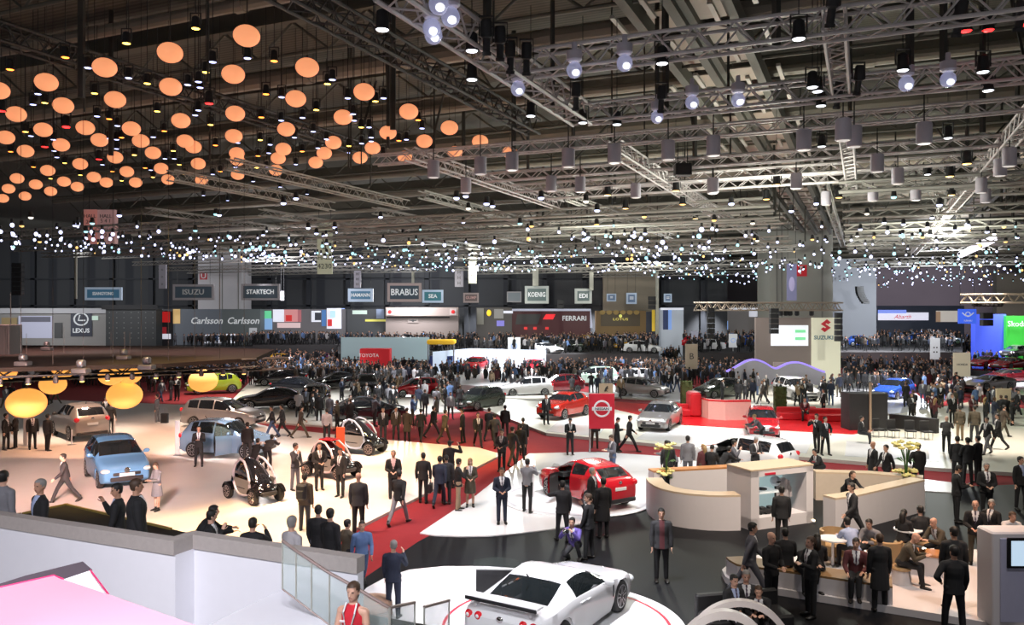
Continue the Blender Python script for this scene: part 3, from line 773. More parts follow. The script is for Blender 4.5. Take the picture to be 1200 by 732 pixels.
t = stand('exhibition_stand', 305, 362, 402, 119, G('stand_murk', (.16, .15, .16), .25), 'dark stand with bright white, red, green and blue screens', 2)
panel(t, 306, 364, 318, 373, G('scr_green', (.15, .7, .35), 1), 'screen'); panel(t, 306, 373, 319, 386, G('scr_blue', (.25, .45, .75), 1), 'screen')
panel(t, 320, 362.5, 333, 377, sw, 'screen'); panel(t, 333, 362.5, 349, 377, G('scr_redpic', (.62, .25, .25), .9), 'screen', .07); panel(t, 335, 369, 342, 376, sred, 'screen_picture', .2); panel(t, 349, 363, 353, 377, G('scr_frame', (.5, .15, .17), .6), 'screen_edge')
panel(t, 325, 378, 352, 384, G('scr_pinkwhite', (.75, .55, .55), .8), 'light_box'); panel(t, 365, 364, 376, 377, sw, 'screen'); panel(t, 369, 366, 376, 375, snavy, 'screen_picture', .2); panel(t, 377, 363, 382, 382, G('scr_midblue', (.06, .18, .45), .8), 'blue_column')
panel(t, 383, 361, 400, 385, sw, 'screen'); panel(t, 384, 374, 389, 382, sred, 'screen_picture', .2); panel(t, 387, 364, 393, 372, G('scr_sky', (.5, .75, .85), 1), 'screen_picture', .2)
t = stand('exhibition_stand', 402, 362, 453, 121, G('stand_shadow', (.05, .055, .06), .25), 'dark open stand with pale green and yellow light strips', 2)
panel(t, 413, 363.5, 430, 368, G('light_palegreen', (.55, .68, .6), .8), 'light_box'); panel(t, 428, 374, 452, 376.5, G('strip_yellow', (.65, .6, .12), .9), 'light_strip'); panel(t, 441, 362, 450, 373, G('panel_bluegrey', (.2, .25, .36), .5), 'panel'); panel(t, 399.5, 361, 404, 383, G('panel_skyblue', (.35, .5, .95), 1), 'light_column')
t = stand('exhibition_stand', 452, 360, 537, 120, G('stand_taupe', (.27, .22, .20), .33), 'beige stand with overhanging fascia, dark winged emblem and small red round emblems', 2)
panel(t, 452, 360, 537, 370, G('fascia_beige', (.36, .29, .26), .4), 'fascia', .9); panel(t, 453, 371, 527, 372.5, black_matte, 'painted_shade_strip', .3)  # black strip paints the shade under the fascia
for x in (457, 531):
    o = panel(t, x - 4, 361.5, x + 4, 369, G('emblem_pale', (.5, .42, .40), .5), 'emblem_panel', 1.0); m = MB(); m.ell((0, -.1, 0), (.28, .03, .28), 12, 6); m.build('emblem', sred, o)
o = panel(t, 478, 373, 490, 378, G('fascia_beige2', (.30, .25, .23), .35), 'emblem_panel', .12); m = MB(); m.ell((0, -.08, 0), (.18, .03, .18), 10, 6); m.add([(-.6, -.08, .12), (0, -.08, .1), (0, -.08, -.06), (-.45, -.08, -.02)], [(0, 1, 2, 3)]); m.add([(.6, -.08, .12), (0, -.08, .1), (0, -.08, -.06), (.45, -.08, -.02)], [(0, 1, 2, 3)]); m.build('wings', t_dark, o, smooth=0)
t = stand('exhibition_stand', 558, 360, 600, 121, G('stand_brown', (.09, .08, .075), .25), 'dark brown stand with a glowing yellow oval and a violet screen', 2)
panel(t, 559, 361, 567, 380, G('panel_olive', (.25, .24, .2), .4), 'panel'); panel(t, 579, 362, 590, 373, G('panel_greycream', (.33, .32, .3), .4), 'panel'); panel(t, 582, 375.5, 591, 382, G('scr_violet', (.22, .2, .62), 1), 'screen'); panel(t, 590, 364, 601, 367, sw, 'light_strip')
q = ad(573, 366.5, 120.8); m = MB(); m.ell((q.x - t.location.x, -.1, q.z), (.34, .05, .48), 14, 8); m.build('yellow_oval', G('yellow_glow', (1, .7, .03), 1.2), t)
# dark red stand with white frame
t = stand('exhibition_stand', 597, 364, 692, 122, G('stand_darkred', (.06, .008, .012), .6), 'dark red stand with white frame, red parallelogram and white capitals', 3)
d = 121.6
A, B_, C_, D_ = ad(594, 384, d), ad(599, 363, d), ad(692, 363, d), ad(693, 384, d); m = MB(); o3 = Vector((t.location.x, d + .4, 0)); m.tube([A - o3, B_ - o3, C_ - o3, D_ - o3], .2, 6); m.build('frame', G('frame_lilacwhite', (.6, .62, .75), .8), t)
a = [ad(*q, 121.8) - Vector((t.location.x, t.location.y, 0)) for q in ((636, 374), (640, 368), (651, 368), (648, 374))]; m = MB(); m.add(a, [(0, 1, 2, 3)]); m.build('red_screen', G('red_bright', (.95, .02, .03), 1.3), t, smooth=0)
a = [ad(*q, 121.8) - Vector((t.location.x, t.location.y, 0)) for q in ((604, 380), (606, 368), (634, 368), (630, 380))]; m = MB(); m.add(a, [(0, 1, 2, 3)]); m.build('dark_screen', G('dark_screen', (.05, .05, .05), .3), t, smooth=0)
q = ad(673, 373, 122); lettering('FERRARI', 1.0, t_light, t, (q.x - t.location.x, -.15, q.z), bold=.02)
for x in (616, 627, 641): panel(t, x - 2, 383, x + 2, 386, G('redspot', (.8, .03, .03), .9), 'red_lamp', .3)
t = stand('exhibition_stand', 699, 364, 757, 122, G('stand_gold', (.17, .10, .03), .4), 'brown and gold stand with a scalloped valance and yellow emblem', 2)
panel(t, 704, 366, 750, 382, G('stand_umber', (.07, .05, .025), .4), 'back_panel'); m = MB()
for k in range(6):
    q = ad(706 + 8 * k, 366, 121.8); m.ell((q.x - t.location.x, -.1, q.z), (.45, .05, .35), 10, 6)
m.build('valance', G('gold_valance', (.30, .2, .06), .5), t)
q = ad(727, 374, 122); lettering('LOTUS', .5, G('yellow_text', (.9, .75, .15), 1), t, (q.x - t.location.x, -.2, q.z), sx=1.5); m = MB(); m.ell((q.x - t.location.x, -.15, q.z + .5), (.25, .04, .25), 12, 6); m.build('emblem', G('yellow_emblem', (.85, .85, .2), 1), t)
t = stand('exhibition_stand', 757, 365, 768, 122, snavy, 'narrow dark stand panel with a yellow edge post', 1)
panel(t, 764, 363, 767.5, 388, G('yellow_post', (.8, .55, .05), .7), 'yellow_post')
t = stand('exhibition_stand', 774, 361, 801, 121, G('stand_whiteblue', (.5, .55, .62), .5), 'white stand with dark blue and light blue columns', 2)
panel(t, 777, 363, 783, 386, G('col_navy', (.03, .05, .14), .5), 'navy_column'); panel(t, 783, 363, 787, 386, G('col_blue', (.25, .42, .85), .8), 'blue_column'); panel(t, 774, 360.5, 801, 363, sw, 'fascia', .3)
t = stand('exhibition_stand', 819, 361, 886, 150, G('stand_farpale', (.3, .28, .27), .35), 'far pale stand with white light boxes left of the taupe wall', 2)
panel(t, 820, 361, 832, 372, sw, 'light_box'); panel(t, 855, 360.5, 897, 364, sw, 'light_box'); panel(t, 878, 364, 898, 371, sw, 'light_box', .1); panel(t, 846, 376, 853, 386, G('scr_cornflower', (.3, .5, .95), 1.3), 'blue_screen'); panel(t, 834, 370, 843, 380, G('panel_palegreen', (.5, .55, .45), .5), 'light_box')
# taupe presentation wall with screen, cream emblem panel
t = stand('presentation_wall', 886, 372, 951.5, 78, G('wall_taupe', (.23, .185, .165), .35), 'taupe presentation wall with a large white screen', .5)
o = panel(t, 903.5, 381, 947, 405, G('screen_white2', (.92, .95, 1), 1.2), 'screen', .1)
for yy in (.32, -.22):
    m = MB(); m.box((1.0, -.08, yy * 1.3), (1.0, .03, .28)); m.build('green_button', G('scr_mint', (.25, .85, .4), 1), o, smooth=0)
lettering('. . . . . . .', .3, G('scr_faint', (.7, .7, .7), .6), o, (-.5, -.08, .35)); lettering('. . . . . . .', .3, G('scr_faint', (.7, .7, .7), .6), o, (-.5, -.08, -.2))
t = stand('presentation_wall', 951.5, 372, 985, 77.8, G('wall_cream', (.78, .76, .58), .75), 'bright cream wall panel with red S emblem and dark lettering under it', .5)
q = ad(968, 381.5, 77.7)
m = MB(); S_ = [(-.36, .12), (.08, .46), (.36, .24), (.16, .10), (.06, .17), (-.02, .12), (.36, -.14), (-.08, -.46), (-.36, -.24), (-.16, -.10), (-.06, -.17), (.02, -.12)]
cx = q.x - t.location.x
m.add([(cx + x * 1.35, -.04, q.z + z * 1.35) for x, z in S_] , [tuple(range(12))]); m.build('emblem', G('emblem_red', (.55, .03, .04), .6), t, smooth=0)
lettering('SUZUKI', .52, G('text_teal', (.08, .2, .25), .3), t, (cx - .2, -.05, q.z - 1.15), bold=.015, sx=1.05)
# beige rig over it
a, b = ad(814, 359, 75), ad(986, 358, 75)
truss(a, Vector((b.x, a.y, a.z)), 'beige rig truss above the taupe presentation wall', s=.7, mt=mat('truss_beige', (.34, .28, .22), .6), rc=.07, parts=True)
for i, x in enumerate((915, 921, 926, 934, 951)):
    q = ad(x, 366, 75); m = MB(); m.lathe([(.1, .28), (.2, .2), (.22, -.2), (.14, -.3)], n=10); tag(m.build('rig_lamp', black_matte, None, q), 'round black lamp under the beige rig, %s from left' % ORD[i + 1], 'lamp', 'lamps under the beige rig')
# wavy lit wall
t = thing('wave_wall', 'low white wave shaped wall lit violet from above', 'display wall', (0, 0, 0))
m = MB(); n = 40; top = []; bot = []
for k in range(n + 1):
    x = 846 + 122 * k / n
    u = k / n
    yt = 440 - 17 * math.exp(-((u - .30) / .2) ** 2) - 14 * math.exp(-((u - .72) / .22) ** 2) + 4 * math.exp(-((u - .52) / .07) ** 2)
    p = ad(x, yt, 71); top.append(p); bot.append(Vector((p.x, p.y, .3)))
vs = top + bot + [p + Vector((0, 1.2, 0)) for p in top]
m.add(vs, [(k, k + 1, n + 2 + k, n + 1 + k) for k in range(n)] + [(k, k + 1, 2 * n + 3 + k, 2 * n + 2 + k) for k in range(n)]); m.build('wave_panel', mat('wave_white', (.62, .6, .7), .5), t)
m = MB(); m.tube([p + Vector((0, .3, .1)) for p in top], .09, 6); m.build('light_strip', G('violet_strip', (.38, .28, .95), 1.6), t)
# right far stands
t = stand('exhibition_stand', 1027, 358, 1130, 150, G('stand_dusk', (.05, .06, .09), .3), 'far stand at right with a white light ceiling and red script', 2)
o = panel(t, 1029, 366, 1088, 375, G('light_lilac', (.85, .85, 1), 1.3), 'light_ceiling'); panel(t, 1029, 363, 1062, 367, G('light_blue', (.25, .35, .95), 1.3), 'blue_strip', .2)
lettering('Abarth', 1.1, sred, o, (-.2, -.1, -.1), shear=.4)
panel(t, 1097, 364, 1122, 377, G('light_cream', (.72, .66, .6), .9), 'light_ceiling'); panel(t, 1097, 365, 1102, 377, G('light_tan', (.55, .36, .24), .7), 'tan_panel', .2)
t, w, h = board(1123, 362, 1143.5, 379, 78, 'bright blue square sign with white winged emblem at right', G('sign_brightblue', (.06, .16, .95), 1), None, None, None, 0, ropes=True)
m = MB(); m.ring((0, -.16, .2), .22, .04, (0, 1, 0), 18, 6); m.tube([(-.55, -.16, .35), (-.2, -.16, .05), (.2, -.16, .05), (.55, -.16, .35)], .05, 6); m.build('emblem', t_light, t); lettering('SUBARU', .22, t_light, t, (0, -.16, -.42))
t = stand('exhibition_stand', 1143, 368, 1179, 104, G('wall_royalblue', (.07, .12, .78), .85), 'royal blue lit stand wall at right', 1)
t = stand('exhibition_stand', 1179, 370, 1260, 103.5, G('wall_green', (.05, .58, .06), .8), 'vivid green lit stand wall at the right edge', 1)
q = ad(1192, 379.5, 103.4); lettering('Skoda', 1.0, t_light, t, (q.x - t.location.x, -.08, q.z), bold=.015)
a, b = ad(1126, 350, 60), ad(1260, 341, 56)
truss(a, b, 'tan rig truss at the far right above the blue wall', s=.6, mt=MATS['truss_beige'], rc=.07)
for i in range(7):
    q = ad(1142 + 5 * i, 354.5, 60); m = MB(); m.lathe([(.1, .28), (.2, .2), (.22, -.2), (.14, -.3)], n=8); tag(m.build('rig_lamp', black_matte, None, q), 'black lamp under the far right rig, %s from left' % ORD[i + 1], 'lamp', 'lamps under the far right rig')
# upright placards among the cars
def placard(x0, y0, x1, y1, yf, mt, label, txt=None, tm=None, ts=.5, name='placard', sx=1.0):
    f = at((x0 + x1) / 2, yf, .1); d = f.y; a, b = ad(x0, y0, d), ad(x1, y1, d); w, h = b.x - a.x, a.z - b.z
    t = thing(name, label, 'sign', ((a.x + b.x) / 2, d, .1))
    m = MB(); m.rbox((0, 0, (a.z + b.z) / 2 - .1), (w, .12, h), .03); m.build('board', mt, t)
    m = MB(); m.cyl((0, 0, 0), (0, 0, b.z), .06, n=8); m.lathe([(.3, 0), (.3, .03), (.05, .05)], n=14); m.build('stand', steel, t)
    if txt: lettering(txt, h * ts, tm, t, (0, -.09, (a.z + b.z) / 2 - .1), sx=sx)
    return t, (a.z + b.z) / 2 - .1, w, h
pw = G('placard_white', (.78, .80, .84), .6); pc = mat('placard_cream', (.58, .48, .36), .6); pbl = G('placard_blue', (.35, .5, .9), .8)
placard(595, 395, 610, 416, 432, pw, 'white placard with pale blue mark on the bright podium', 'O', pbl, .5)
t, z, w, h = placard(702, 449, 718.5, 461, 475, pc, 'tan board with a dark rampant lion emblem above the red logo board')
m = MB(); m.tube([(-.1, -.1, z - .2), (-.02, -.1, z), (.1, -.1, z + .18)], [.05, .08, .04], 6); m.tube([(0, -.1, z), (.14, -.1, z + .02)], .03, 5); m.tube([(-.05, -.1, z - .08), (.08, -.1, z - .2)], .03, 5); m.build('emblem', t_dark, t)
placard(803, 403, 817.5, 432, 452, pc, 'tall tan double board left of the wavy wall', 'B', t_dark, .35)
placard(906, 424, 928, 437, 452, pc, 'tan board with small dark mark in front of the wavy wall', 'A', t_dark, .5)
placard(854, 391, 864, 407, 430, pw, 'white blue placard left of the taupe wall', 'O', pbl, .5)
placard(1090, 396, 1101.5, 421, 436, pw, 'white placard with two dark marks in the crowd at right', '::', t_dark, .6)
placard(1117, 413, 1137, 441, 458, G('placard_lit', (.82, .74, .55), .5), 'lit cream board with a thin headline near the silver sports car', 'HONDA', t_dark, .12)
placard(1167, 455, 1184.5, 482, 492, G('placard_lit2', (.62, .5, .32), .25), 'cream board bearing a dark H near the right edge', 'H', t_dark, .5)
placard(739, 385, 749, 397, 412, pbl, 'small bright blue board beyond the yellow cars', None)
placard(810, 388, 818, 402, 425, G('placard_lilac', (.4, .4, .5), .5), 'lilac placard left of the hanging loudspeaker', None)
# pale partition walls among the mid cars
t = thing('partition', 'long low pale aqua partition behind the red kiosk', 'partition', at(450, 421, 0)); a, b = ad(400, 395, 89), ad(503, 395, 89); m = MB(); m.box((0, 0, a.z / 2), (b.x - a.x, .3, a.z)); m.build('panel', G('aqua_wall', (.42, .58, .64), .45), t, smooth=0)
t.location = ((a.x + b.x) / 2, 89, 0)
a, b, c = ad(507, 412, 84), ad(552, 408, 89), ad(560, 408, 89)
m = MB(); m.quad((a.x, a.y, 0), (b.x, b.y, 0), b, a); m.quad((b.x, b.y, 0), (ad(640, 410, 89.5).x, 89.5, 0), ad(640, 410, 89.5), b)
tag(m.build('partition', G('ice_wall', (.62, .72, .9), .55), smooth=0), 'pale ice blue wall round the bright white podium', 'partition')
t = thing('kiosk', 'red kiosk with small white lettering left of the red hatchbacks', 'kiosk'); a, b = ad(423, 408, 84), ad(458, 425, 84); t.location = ((a.x + b.x) / 2, 84, 0); m = MB(); m.rbox((0, 0, a.z / 2), (b.x - a.x, 1.5, a.z), .1); m.build('body', G('kiosk_red', (.62, .02, .03), .5), t); lettering('TOYOTA', .5, t_light, t, (-.6, -.8, a.z - .7))
t = thing('canopy', 'yellow canopy roof over a blue counter beyond the aqua partition', 'canopy'); a, b = ad(501, 397, 86.5), ad(534, 404, 86.5); t.location = ((a.x + b.x) / 2, 86.5, 0); m = MB(); m.rbox((0, 0, a.z - .3), (b.x - a.x, 2, .5), .2); m.build('roof', G('canopy_yellow', (.85, .5, .03), .6), t); m = MB(); m.box((0, 0, 1.0), ((b.x - a.x) * .8, 1.4, 2.0)); m.build('counter', mat('counter_blue', (.05, .08, .3), .5), t, smooth=0)
m = MB()
for q in (-1, 1): m.cyl((q * (b.x - a.x) * .45, -.8, 0), (q * (b.x - a.x) * .45, -.8, a.z - .5), .08, n=6)
m.build('post', steel, t)
# ---------------------------------------------------------------- people
SKIN = [mat('skin_fair', (.62, .36, .26), .55, var=.04), mat('skin_tan', (.48, .26, .17), .55, var=.04), mat('skin_brown', (.26, .13, .08), .55, var=.04)]
HAIR = {'black': mat('hair_black', (.012, .010, .009), .6, bump=.3, scale=40), 'brown': mat('hair_brown', (.06, .032, .018), .6, bump=.3, scale=40), 'grey': mat('hair_grey', (.25, .24, .23), .6, bump=.3, scale=40), 'blond': mat('hair_blond', (.30, .19, .08), .6, bump=.3, scale=40)}
def cloth(n, c): return mat('cloth_' + n, c, .85, var=.10, scale=12)
CL = {n: cloth(n, c) for n, c in dict(black=(.012, .012, .014), charcoal=(.030, .030, .034), navy=(.016, .022, .045), grey=(.11, .11, .13), midgrey=(.19, .19, .21), brown=(.05, .036, .026), olive=(.075, .062, .042), tan=(.26, .19, .12), beige=(.34, .26, .17), white=(.72, .72, .74), blue=(.11, .19, .38), jeans=(.05, .085, .17), purple=(.12, .085, .33), red=(.55, .015, .03), lightgrey=(.42, .40, .42), maroon=(.10, .025, .03), shirtblue=(.35, .42, .62), orange=(.75, .12, .04)).items()}
shoe_m = mat('shoe_leather', (.01, .008, .007), .4)
eye_m = mat('face_eyes', (.02, .015, .012), .3, var=0); lip_m = mat('face_lips', (.40, .13, .11), .5, var=0)
shirt_w = CL['white']; tie_m = mat('tie_dark', (.04, .02, .05), .7)

def V3(*a): return Vector(a)
POSES = {}
def pose(name, lean=0, turn=0, nod=0, legs=((0, 3, 0), (0, 3, 0)), arms=((3, 9, 8, 0), (3, 9, 8, 0)), seat=None):
    POSES[name] = dict(lean=lean, turn=turn, nod=nod, legs=legs, arms=arms, seat=seat)
# legs: (thigh forward, thigh outward, knee bend) left then right; arms: (forward, outward, elbow bend, forearm inward)
pose('stand')
pose('relaxed', turn=20, legs=((6, 5, 8), (-3, 4, 0)), arms=((6, 10, 14, 5), (-4, 9, 16, 0)))
pose('clasp', legs=((0, 2, 0), (0, 2, 0)), arms=((10, 12, 62, 38), (10, 12, 62, 38)))
pose('folded', legs=((2, 5, 0), (-2, 5, 0)), arms=((18, 10, 95, 52), (22, 10, 88, 48)))
pose('walk', lean=3, legs=((26, 2, 6), (-20, 2, 14)), arms=((-20, 8, 12, 0), (22, 8, 22, 5)))
pose('walk2', lean=4, legs=((-18, 2, 22), (22, 2, 4)), arms=((20, 9, 25, 8), (-16, 9, 10, 0)))
pose('stride', lean=5, legs=((-28, 3, 10), (30, 3, 8)), arms=((24, 10, 30, 5), (-24, 10, 14, 0)))
pose('photo', nod=5, legs=((4, 5, 0), (-6, 5, 6)), arms=((58, 14, 92, 30), (58, 14, 92, 30)))
pose('point', turn=-15, legs=((6, 4, 0), (-8, 4, 0)), arms=((70, 25, 12, 0), (4, 10, 12, 0)))
pose('phone', turn=25, nod=8, legs=((3, 4, 0), (-3, 4, 2)), arms=((8, 10, 12, 0), (40, 12, 118, 18)))
pose('salute', nod=-8, legs=((2, 4, 0), (-4, 4, 0)), arms=((6, 10, 15, 0), (62, 52, 118, 20)))
pose('read', nod=28, legs=((2, 3, 0), (-2, 3, 0)), arms=((16, 9, 82, 26), (16, 9, 82, 26)))
pose('bag', legs=((4, 3, 4), (-6, 3, 2)), arms=((2, 12, 5, 0), (-2, 14, 4, 0)))
pose('hip', turn=15, legs=((3, 8, 0), (-2, 6, 4)), arms=((-18, 34, 72, 30), (5, 10, 20, 0)))
pose('lean', lean=38, nod=-12, turn=12, legs=((18, 3, 8), (2, 3, 6)), arms=((48, 10, 40, 15), (52, 12, 36, 12)))
pose('bend', lean=62, nod=-20, legs=((20, 4, 14), (10, 4, 14)), arms=((70, 8, 25, 0), (60, 8, 30, 10)))
pose('crouch', lean=24, nod=-10, legs=((108, 14, 132), (62, 10, 128)), arms=((60, 14, 88, 28), (60, 14, 88, 28)), seat=.40)
pose('sit', lean=6, legs=((84, 7, 82), (84, 7, 78)), arms=((22, 10, 52, 20), (22, 10, 52, 20)), seat=.54)
pose('sit_lean', lean=34, nod=-4, legs=((86, 12, 88), (84, 10, 80)), arms=((36, 8, 66, 28), (36, 8, 66, 28)), seat=.54)
pose('sit_cross', lean=4, turn=-15, legs=((92, -6, 78), (86, 4, 88)), arms=((24, 10, 58, 26), (20, 12, 50, 12)), seat=.55)
pose('sit_phone', lean=26, nod=22, legs=((84, 8, 84), (86, 8, 76)), arms=((30, 8, 84, 30), (30, 8, 84, 30)), seat=.54)

def skeleton(P, h=1.75, fem=False):
    k = h / 1.755; J = {}
    def legdir(a, b): return V3(math.sin(R(b)), -math.sin(R(a)) * math.cos(R(b)), -math.cos(R(a)) * math.cos(R(b)))
    sh = .168 if fem else .188
    for s, n, L in ((1, 'l', P['legs'][0]), (-1, 'r', P['legs'][1])):
        hip = V3(s * .088, 0, 0); d1 = legdir(L[0], L[1]); d1.x *= s
        kn = hip + d1 * .435; d2 = legdir(L[0] - L[2], L[1] * .3); d2.x *= s
        an = kn + d2 * .415
        fa = min(max(L[0] - L[2], -40), 20) if not P['seat'] else 0
        fd = V3(s * .12, -math.cos(R(fa)), -math.sin(R(-fa)) * .7 if fa < 0 else 0).normalized()
        J['hip' + n], J['kn' + n], J['an' + n], J['foot' + n] = hip, kn, an, fd
    lo = min((J['anl'] + V3(0, 0, -.085)).z, (J['anr'] + V3(0, 0, -.085)).z)
    base = (P['seat'] if P['seat'] and P['seat'] > .45 else -lo)
    l = R(P['lean']); sp = V3(0, -math.sin(l), math.cos(l)); fw = V3(0, -math.cos(l), -math.sin(l)); J['sp'], J['fw'] = sp, fw
    for s, n, A in ((1, 'l', P['arms'][0]), (-1, 'r', P['arms'][1])):
        s0 = sp * .458 + V3(s * sh, 0, 0)
        def ad_(f, b): return (fw * (math.sin(R(f)) * math.cos(R(b))) + V3(s * math.sin(R(b)), 0, 0) - sp * (math.cos(R(f)) * math.cos(R(b)))) if P['lean'] < 20 else V3(s * math.sin(R(b)), -math.sin(R(f)) * math.cos(R(b)), -math.cos(R(f)) * math.cos(R(b)))
        d1 = ad_(A[0], A[1]).normalized(); el = s0 + d1 * .285; d2 = ad_(A[0] + A[2], -A[3]).normalized(); wr = el + d2 * .255
        J['sh' + n], J['el' + n], J['wr' + n], J['hd' + n] = s0, el, wr, d2
    for q in list(J):
        if q[:2] in ('hi', 'kn', 'an', 'sh', 'el', 'wr'): J[q] = (J[q] + V3(0, 0, base)) * k
    J['base'] = V3(0, 0, base) * k; J['k'] = k
    nl = R(P['lean'] * .35 + P['nod']); J['hsp'] = V3(0, -math.sin(nl), math.cos(nl)); J['turn'] = R(P['turn'])
    return J

def rings_along(mb, path, sizes, side, n=14, m=0):
    """path points with (half width, half depth); side = sideways unit vector"""
    rings = []
    for i, p in enumerate(path):
        d = (path[min(i + 1, len(path) - 1)] - path[max(i - 1, 0)]).normalized(); b = d.cross(side).normalized()
        rx, ry = sizes[i]
        rings.append([p + side * (rx * math.cos(2 * PI * q / n)) + b * (ry * math.sin(2 * PI * q / n)) for q in range(n)])
    mb.loft(rings, m)
def capsule(mb, pts, rad, n=10):
    pts = [Vector(p) for p in pts]; a = (pts[0] - pts[1]).normalized(); b = (pts[-1] - pts[-2]).normalized()
    P_ = [pts[0] + a * rad[0] * .95, pts[0] + a * rad[0] * .6] + pts + [pts[-1] + b * rad[-1] * .6, pts[-1] + b * rad[-1] * .95]
    R_ = [rad[0] * .3, rad[0] * .8] + list(rad) + [rad[-1] * .8, rad[-1] * .3]
    mb.tube(P_, R_, n)

class Fig:
    def __init__(s, pname, h=1.75, fem=False, bulk=1.0):
        s.P = POSES[pname]; s.J = skeleton(s.P, h, fem); s.fem = fem; s.k = s.J['k']; s.bulk = bulk
    def torso(s, mb, e=0.0, t0=-.06, hem=None, yoke=True):
        J, k, bk = s.J, s.k, s.bulk; sp = J['sp']; X = V3(1, 0, 0)
        T = [(t0, .13, .09), (0, .165, .118), (.1, .155 if not s.fem else .15, .112), (.2, .150 if not s.fem else .128, .106), (.32, .168 if not s.fem else .145, .122), (.42, .176 if not s.fem else .150, .114), (.475, .150 if not s.fem else .128, .092), (.52, .100, .074), (.565, .058, .058)]
        if hem is not None: T = [(hem[0], hem[1], hem[2])] + ([(hem[0] * .4, .5 * hem[1] + .5 * .17, .5 * hem[2] + .06)] if hem[0] < -.15 else []) + T[1:]
        pth, sz = [], []
        for t, a, b in T:
            q = sp * t if t >= 0 else V3(0, sp.y * t * .3, t)
            pth.append(J['base'] + q * k); sz.append(((a * bk + e) * k, (b * bk + e) * k))
        rings_along(mb, pth, sz, X, 16)
        if not yoke: return
        for n in 'lr': capsule(mb, [J['base'] + sp * (.475 * k) + (J['sh' + n] - J['base'] - sp * (.458 * k)) * .40, J['sh' + n]], [(.066 + e) * k, (.058 + e) * k], 10)
    def arms(s, mb, e=0.0, cut=1.0):
        J, k, b = s.J, s.k, (.88 if s.fem else 1) * s.bulk
        for n in 'lr':
            w = J['el' + n].lerp(J['wr' + n], cut)
            capsule(mb, [J['sh' + n], J['sh' + n].lerp(J['el' + n], .5), J['el' + n]], [(.058 * b + e) * k, (.052 * b + e) * k, (.042 * b + e) * k])
            capsule(mb, [J['el' + n], J['el' + n].lerp(w, .4), w], [(.042 * b + e) * k, (.041 * b + e) * k, (.029 * b + e) * k])
    def hands(s, mb, fingers=True):
        J, k = s.J, s.k
        for sg, n in ((1, 'l'), (-1, 'r')):
            w, d = J['wr' + n], J['hd' + n]; side = V3(0, -1, 0); side = (side - d * side.dot(d))
            if side.length < .2: side = V3(1, 0, 0) - d * d.x
            side.normalize(); nrm = d.cross(side).normalized() * (-sg)
            c = w + d * .05 * k
            rings_along(mb, [w - d * .01 * k, w + d * .03 * k, w + d * .085 * k, w + d * .095 * k], [(.022 * k, .02 * k), (.036 * k, .017 * k), (.04 * k, .014 * k), (.03 * k, .008 * k)], side, 8)
            if fingers:
                for i, (o, L) in enumerate(((-.029, .058), (-.0097, .075), (.0097, .080), (.029, .070))):
                    p = w + d * .085 * k + side * o * k
                    p1 = p + d * L * .5 * k + nrm * .008 * k; p2 = p1 + (d * .8 + nrm * .6).normalized() * L * .5 * k
                    capsule(mb, [p, p1, p2], [.0095 * k, .009 * k, .0075 * k], 6)
                p = w + d * .03 * k + side * .03 * k; capsule(mb, [p, p + (side * .7 + d * .6) * .035 * k, p + (side * .75 + d * 1.25) * .055 * k], [.013 * k, .011 * k, .009 * k], 6)
            else:
                rings_along(mb, [w + d * .08 * k, w + d * .13 * k, w + d * .17 * k], [(.038 * k, .014 * k), (.034 * k, .014 * k), (.02 * k, .01 * k)], side, 8)
    def legs(s, mb, e=0.0, cut=1.0, bare=False):
        J, k, b = s.J, s.k, s.bulk
        for n in 'lr':
            h, kn, an = J['hip' + n], J['kn' + n], J['an' + n]; a2 = kn.lerp(an, cut)
            capsule(mb, [h, h.lerp(kn, .45), kn], [(.088 * b + e) * k, (.074 * b + e) * k, (.055 + e) * k], 12)
            capsule(mb, [kn, kn.lerp(a2, .35), a2], [(.055 + e) * k, (.054 + e) * k, ((.036 if bare else .044) + e) * k], 12)
        capsule(mb, [J['hipl'] + V3(0, 0, .02), J['hipr'] + V3(0, 0, .02)], [(.095 * b + e) * k] * 2, 12)
    def feet(s, mb, e=0.0, only=None):
        J, k = s.J, s.k
        for n in ('lr' if only is None else only):
            a, f = J['an' + n], J['foot' + n]; dn = V3(0, 0, -.045 * k); sd = f.cross(V3(0, 0, 1)).normalized()
            rings_along(mb, [a + dn - f * .065 * k, a + dn - f * .05 * k, a + dn + V3(0, 0, .008) , a + dn + f * .08 * k - V3(0, 0, .008), a + dn + f * .16 * k - V3(0, 0, .014), a + dn + f * .195 * k - V3(0, 0, .018)], [((x + e) * k, (y + e) * k) for x, y in ((.015, .015), (.033, .035), (.038, .043), (.045, .036), (.042, .026), (.018, .013))], sd, 10)
            capsule(mb, [a + V3(0, 0, .05 * k), a - V3(0, 0, .03 * k)], [(.036 + e) * k, (.036 + e) * k], 8)
    def headpos(s):
        J, k = s.J, s.k; nb = J['base'] + J['sp'] * (.545 * k); return nb, nb + (J['sp'] * .06 + J['hsp'] * .115) * k
    def headM(s):
        h = s.J['hsp']; q = V3(0, 0, 1).rotation_difference(h).to_matrix()
        return q @ Matrix.Rotation(s.J['turn'], 3, 'Z')
    def head(s, mb):
        J, k = s.J, s.k; nb, hc = s.headpos(); M = s.headM(); X = V3(1, 0, 0)
        capsule(mb, [nb - J['sp'] * .03 * k, hc - J['hsp'] * .06 * k + V3(0, .012, 0)], [.056 * k, .052 * k], 10)
        # skull and jaw as one loft from chin to crown: (height, half width, half depth, forward offset)
        S = [(-.118, .022, .022, .045), (-.108, .038, .042, .035), (-.085, .054, .066, .020), (-.05, .066, .084, .006), (-.01, .073, .094, 0), (.03, .076, .098, -.004), (.065, .072, .092, -.006), (.09, .056, .072, -.006), (.108, .03, .04, -.005), (.113, .008, .01, -.005)]
        rings = []
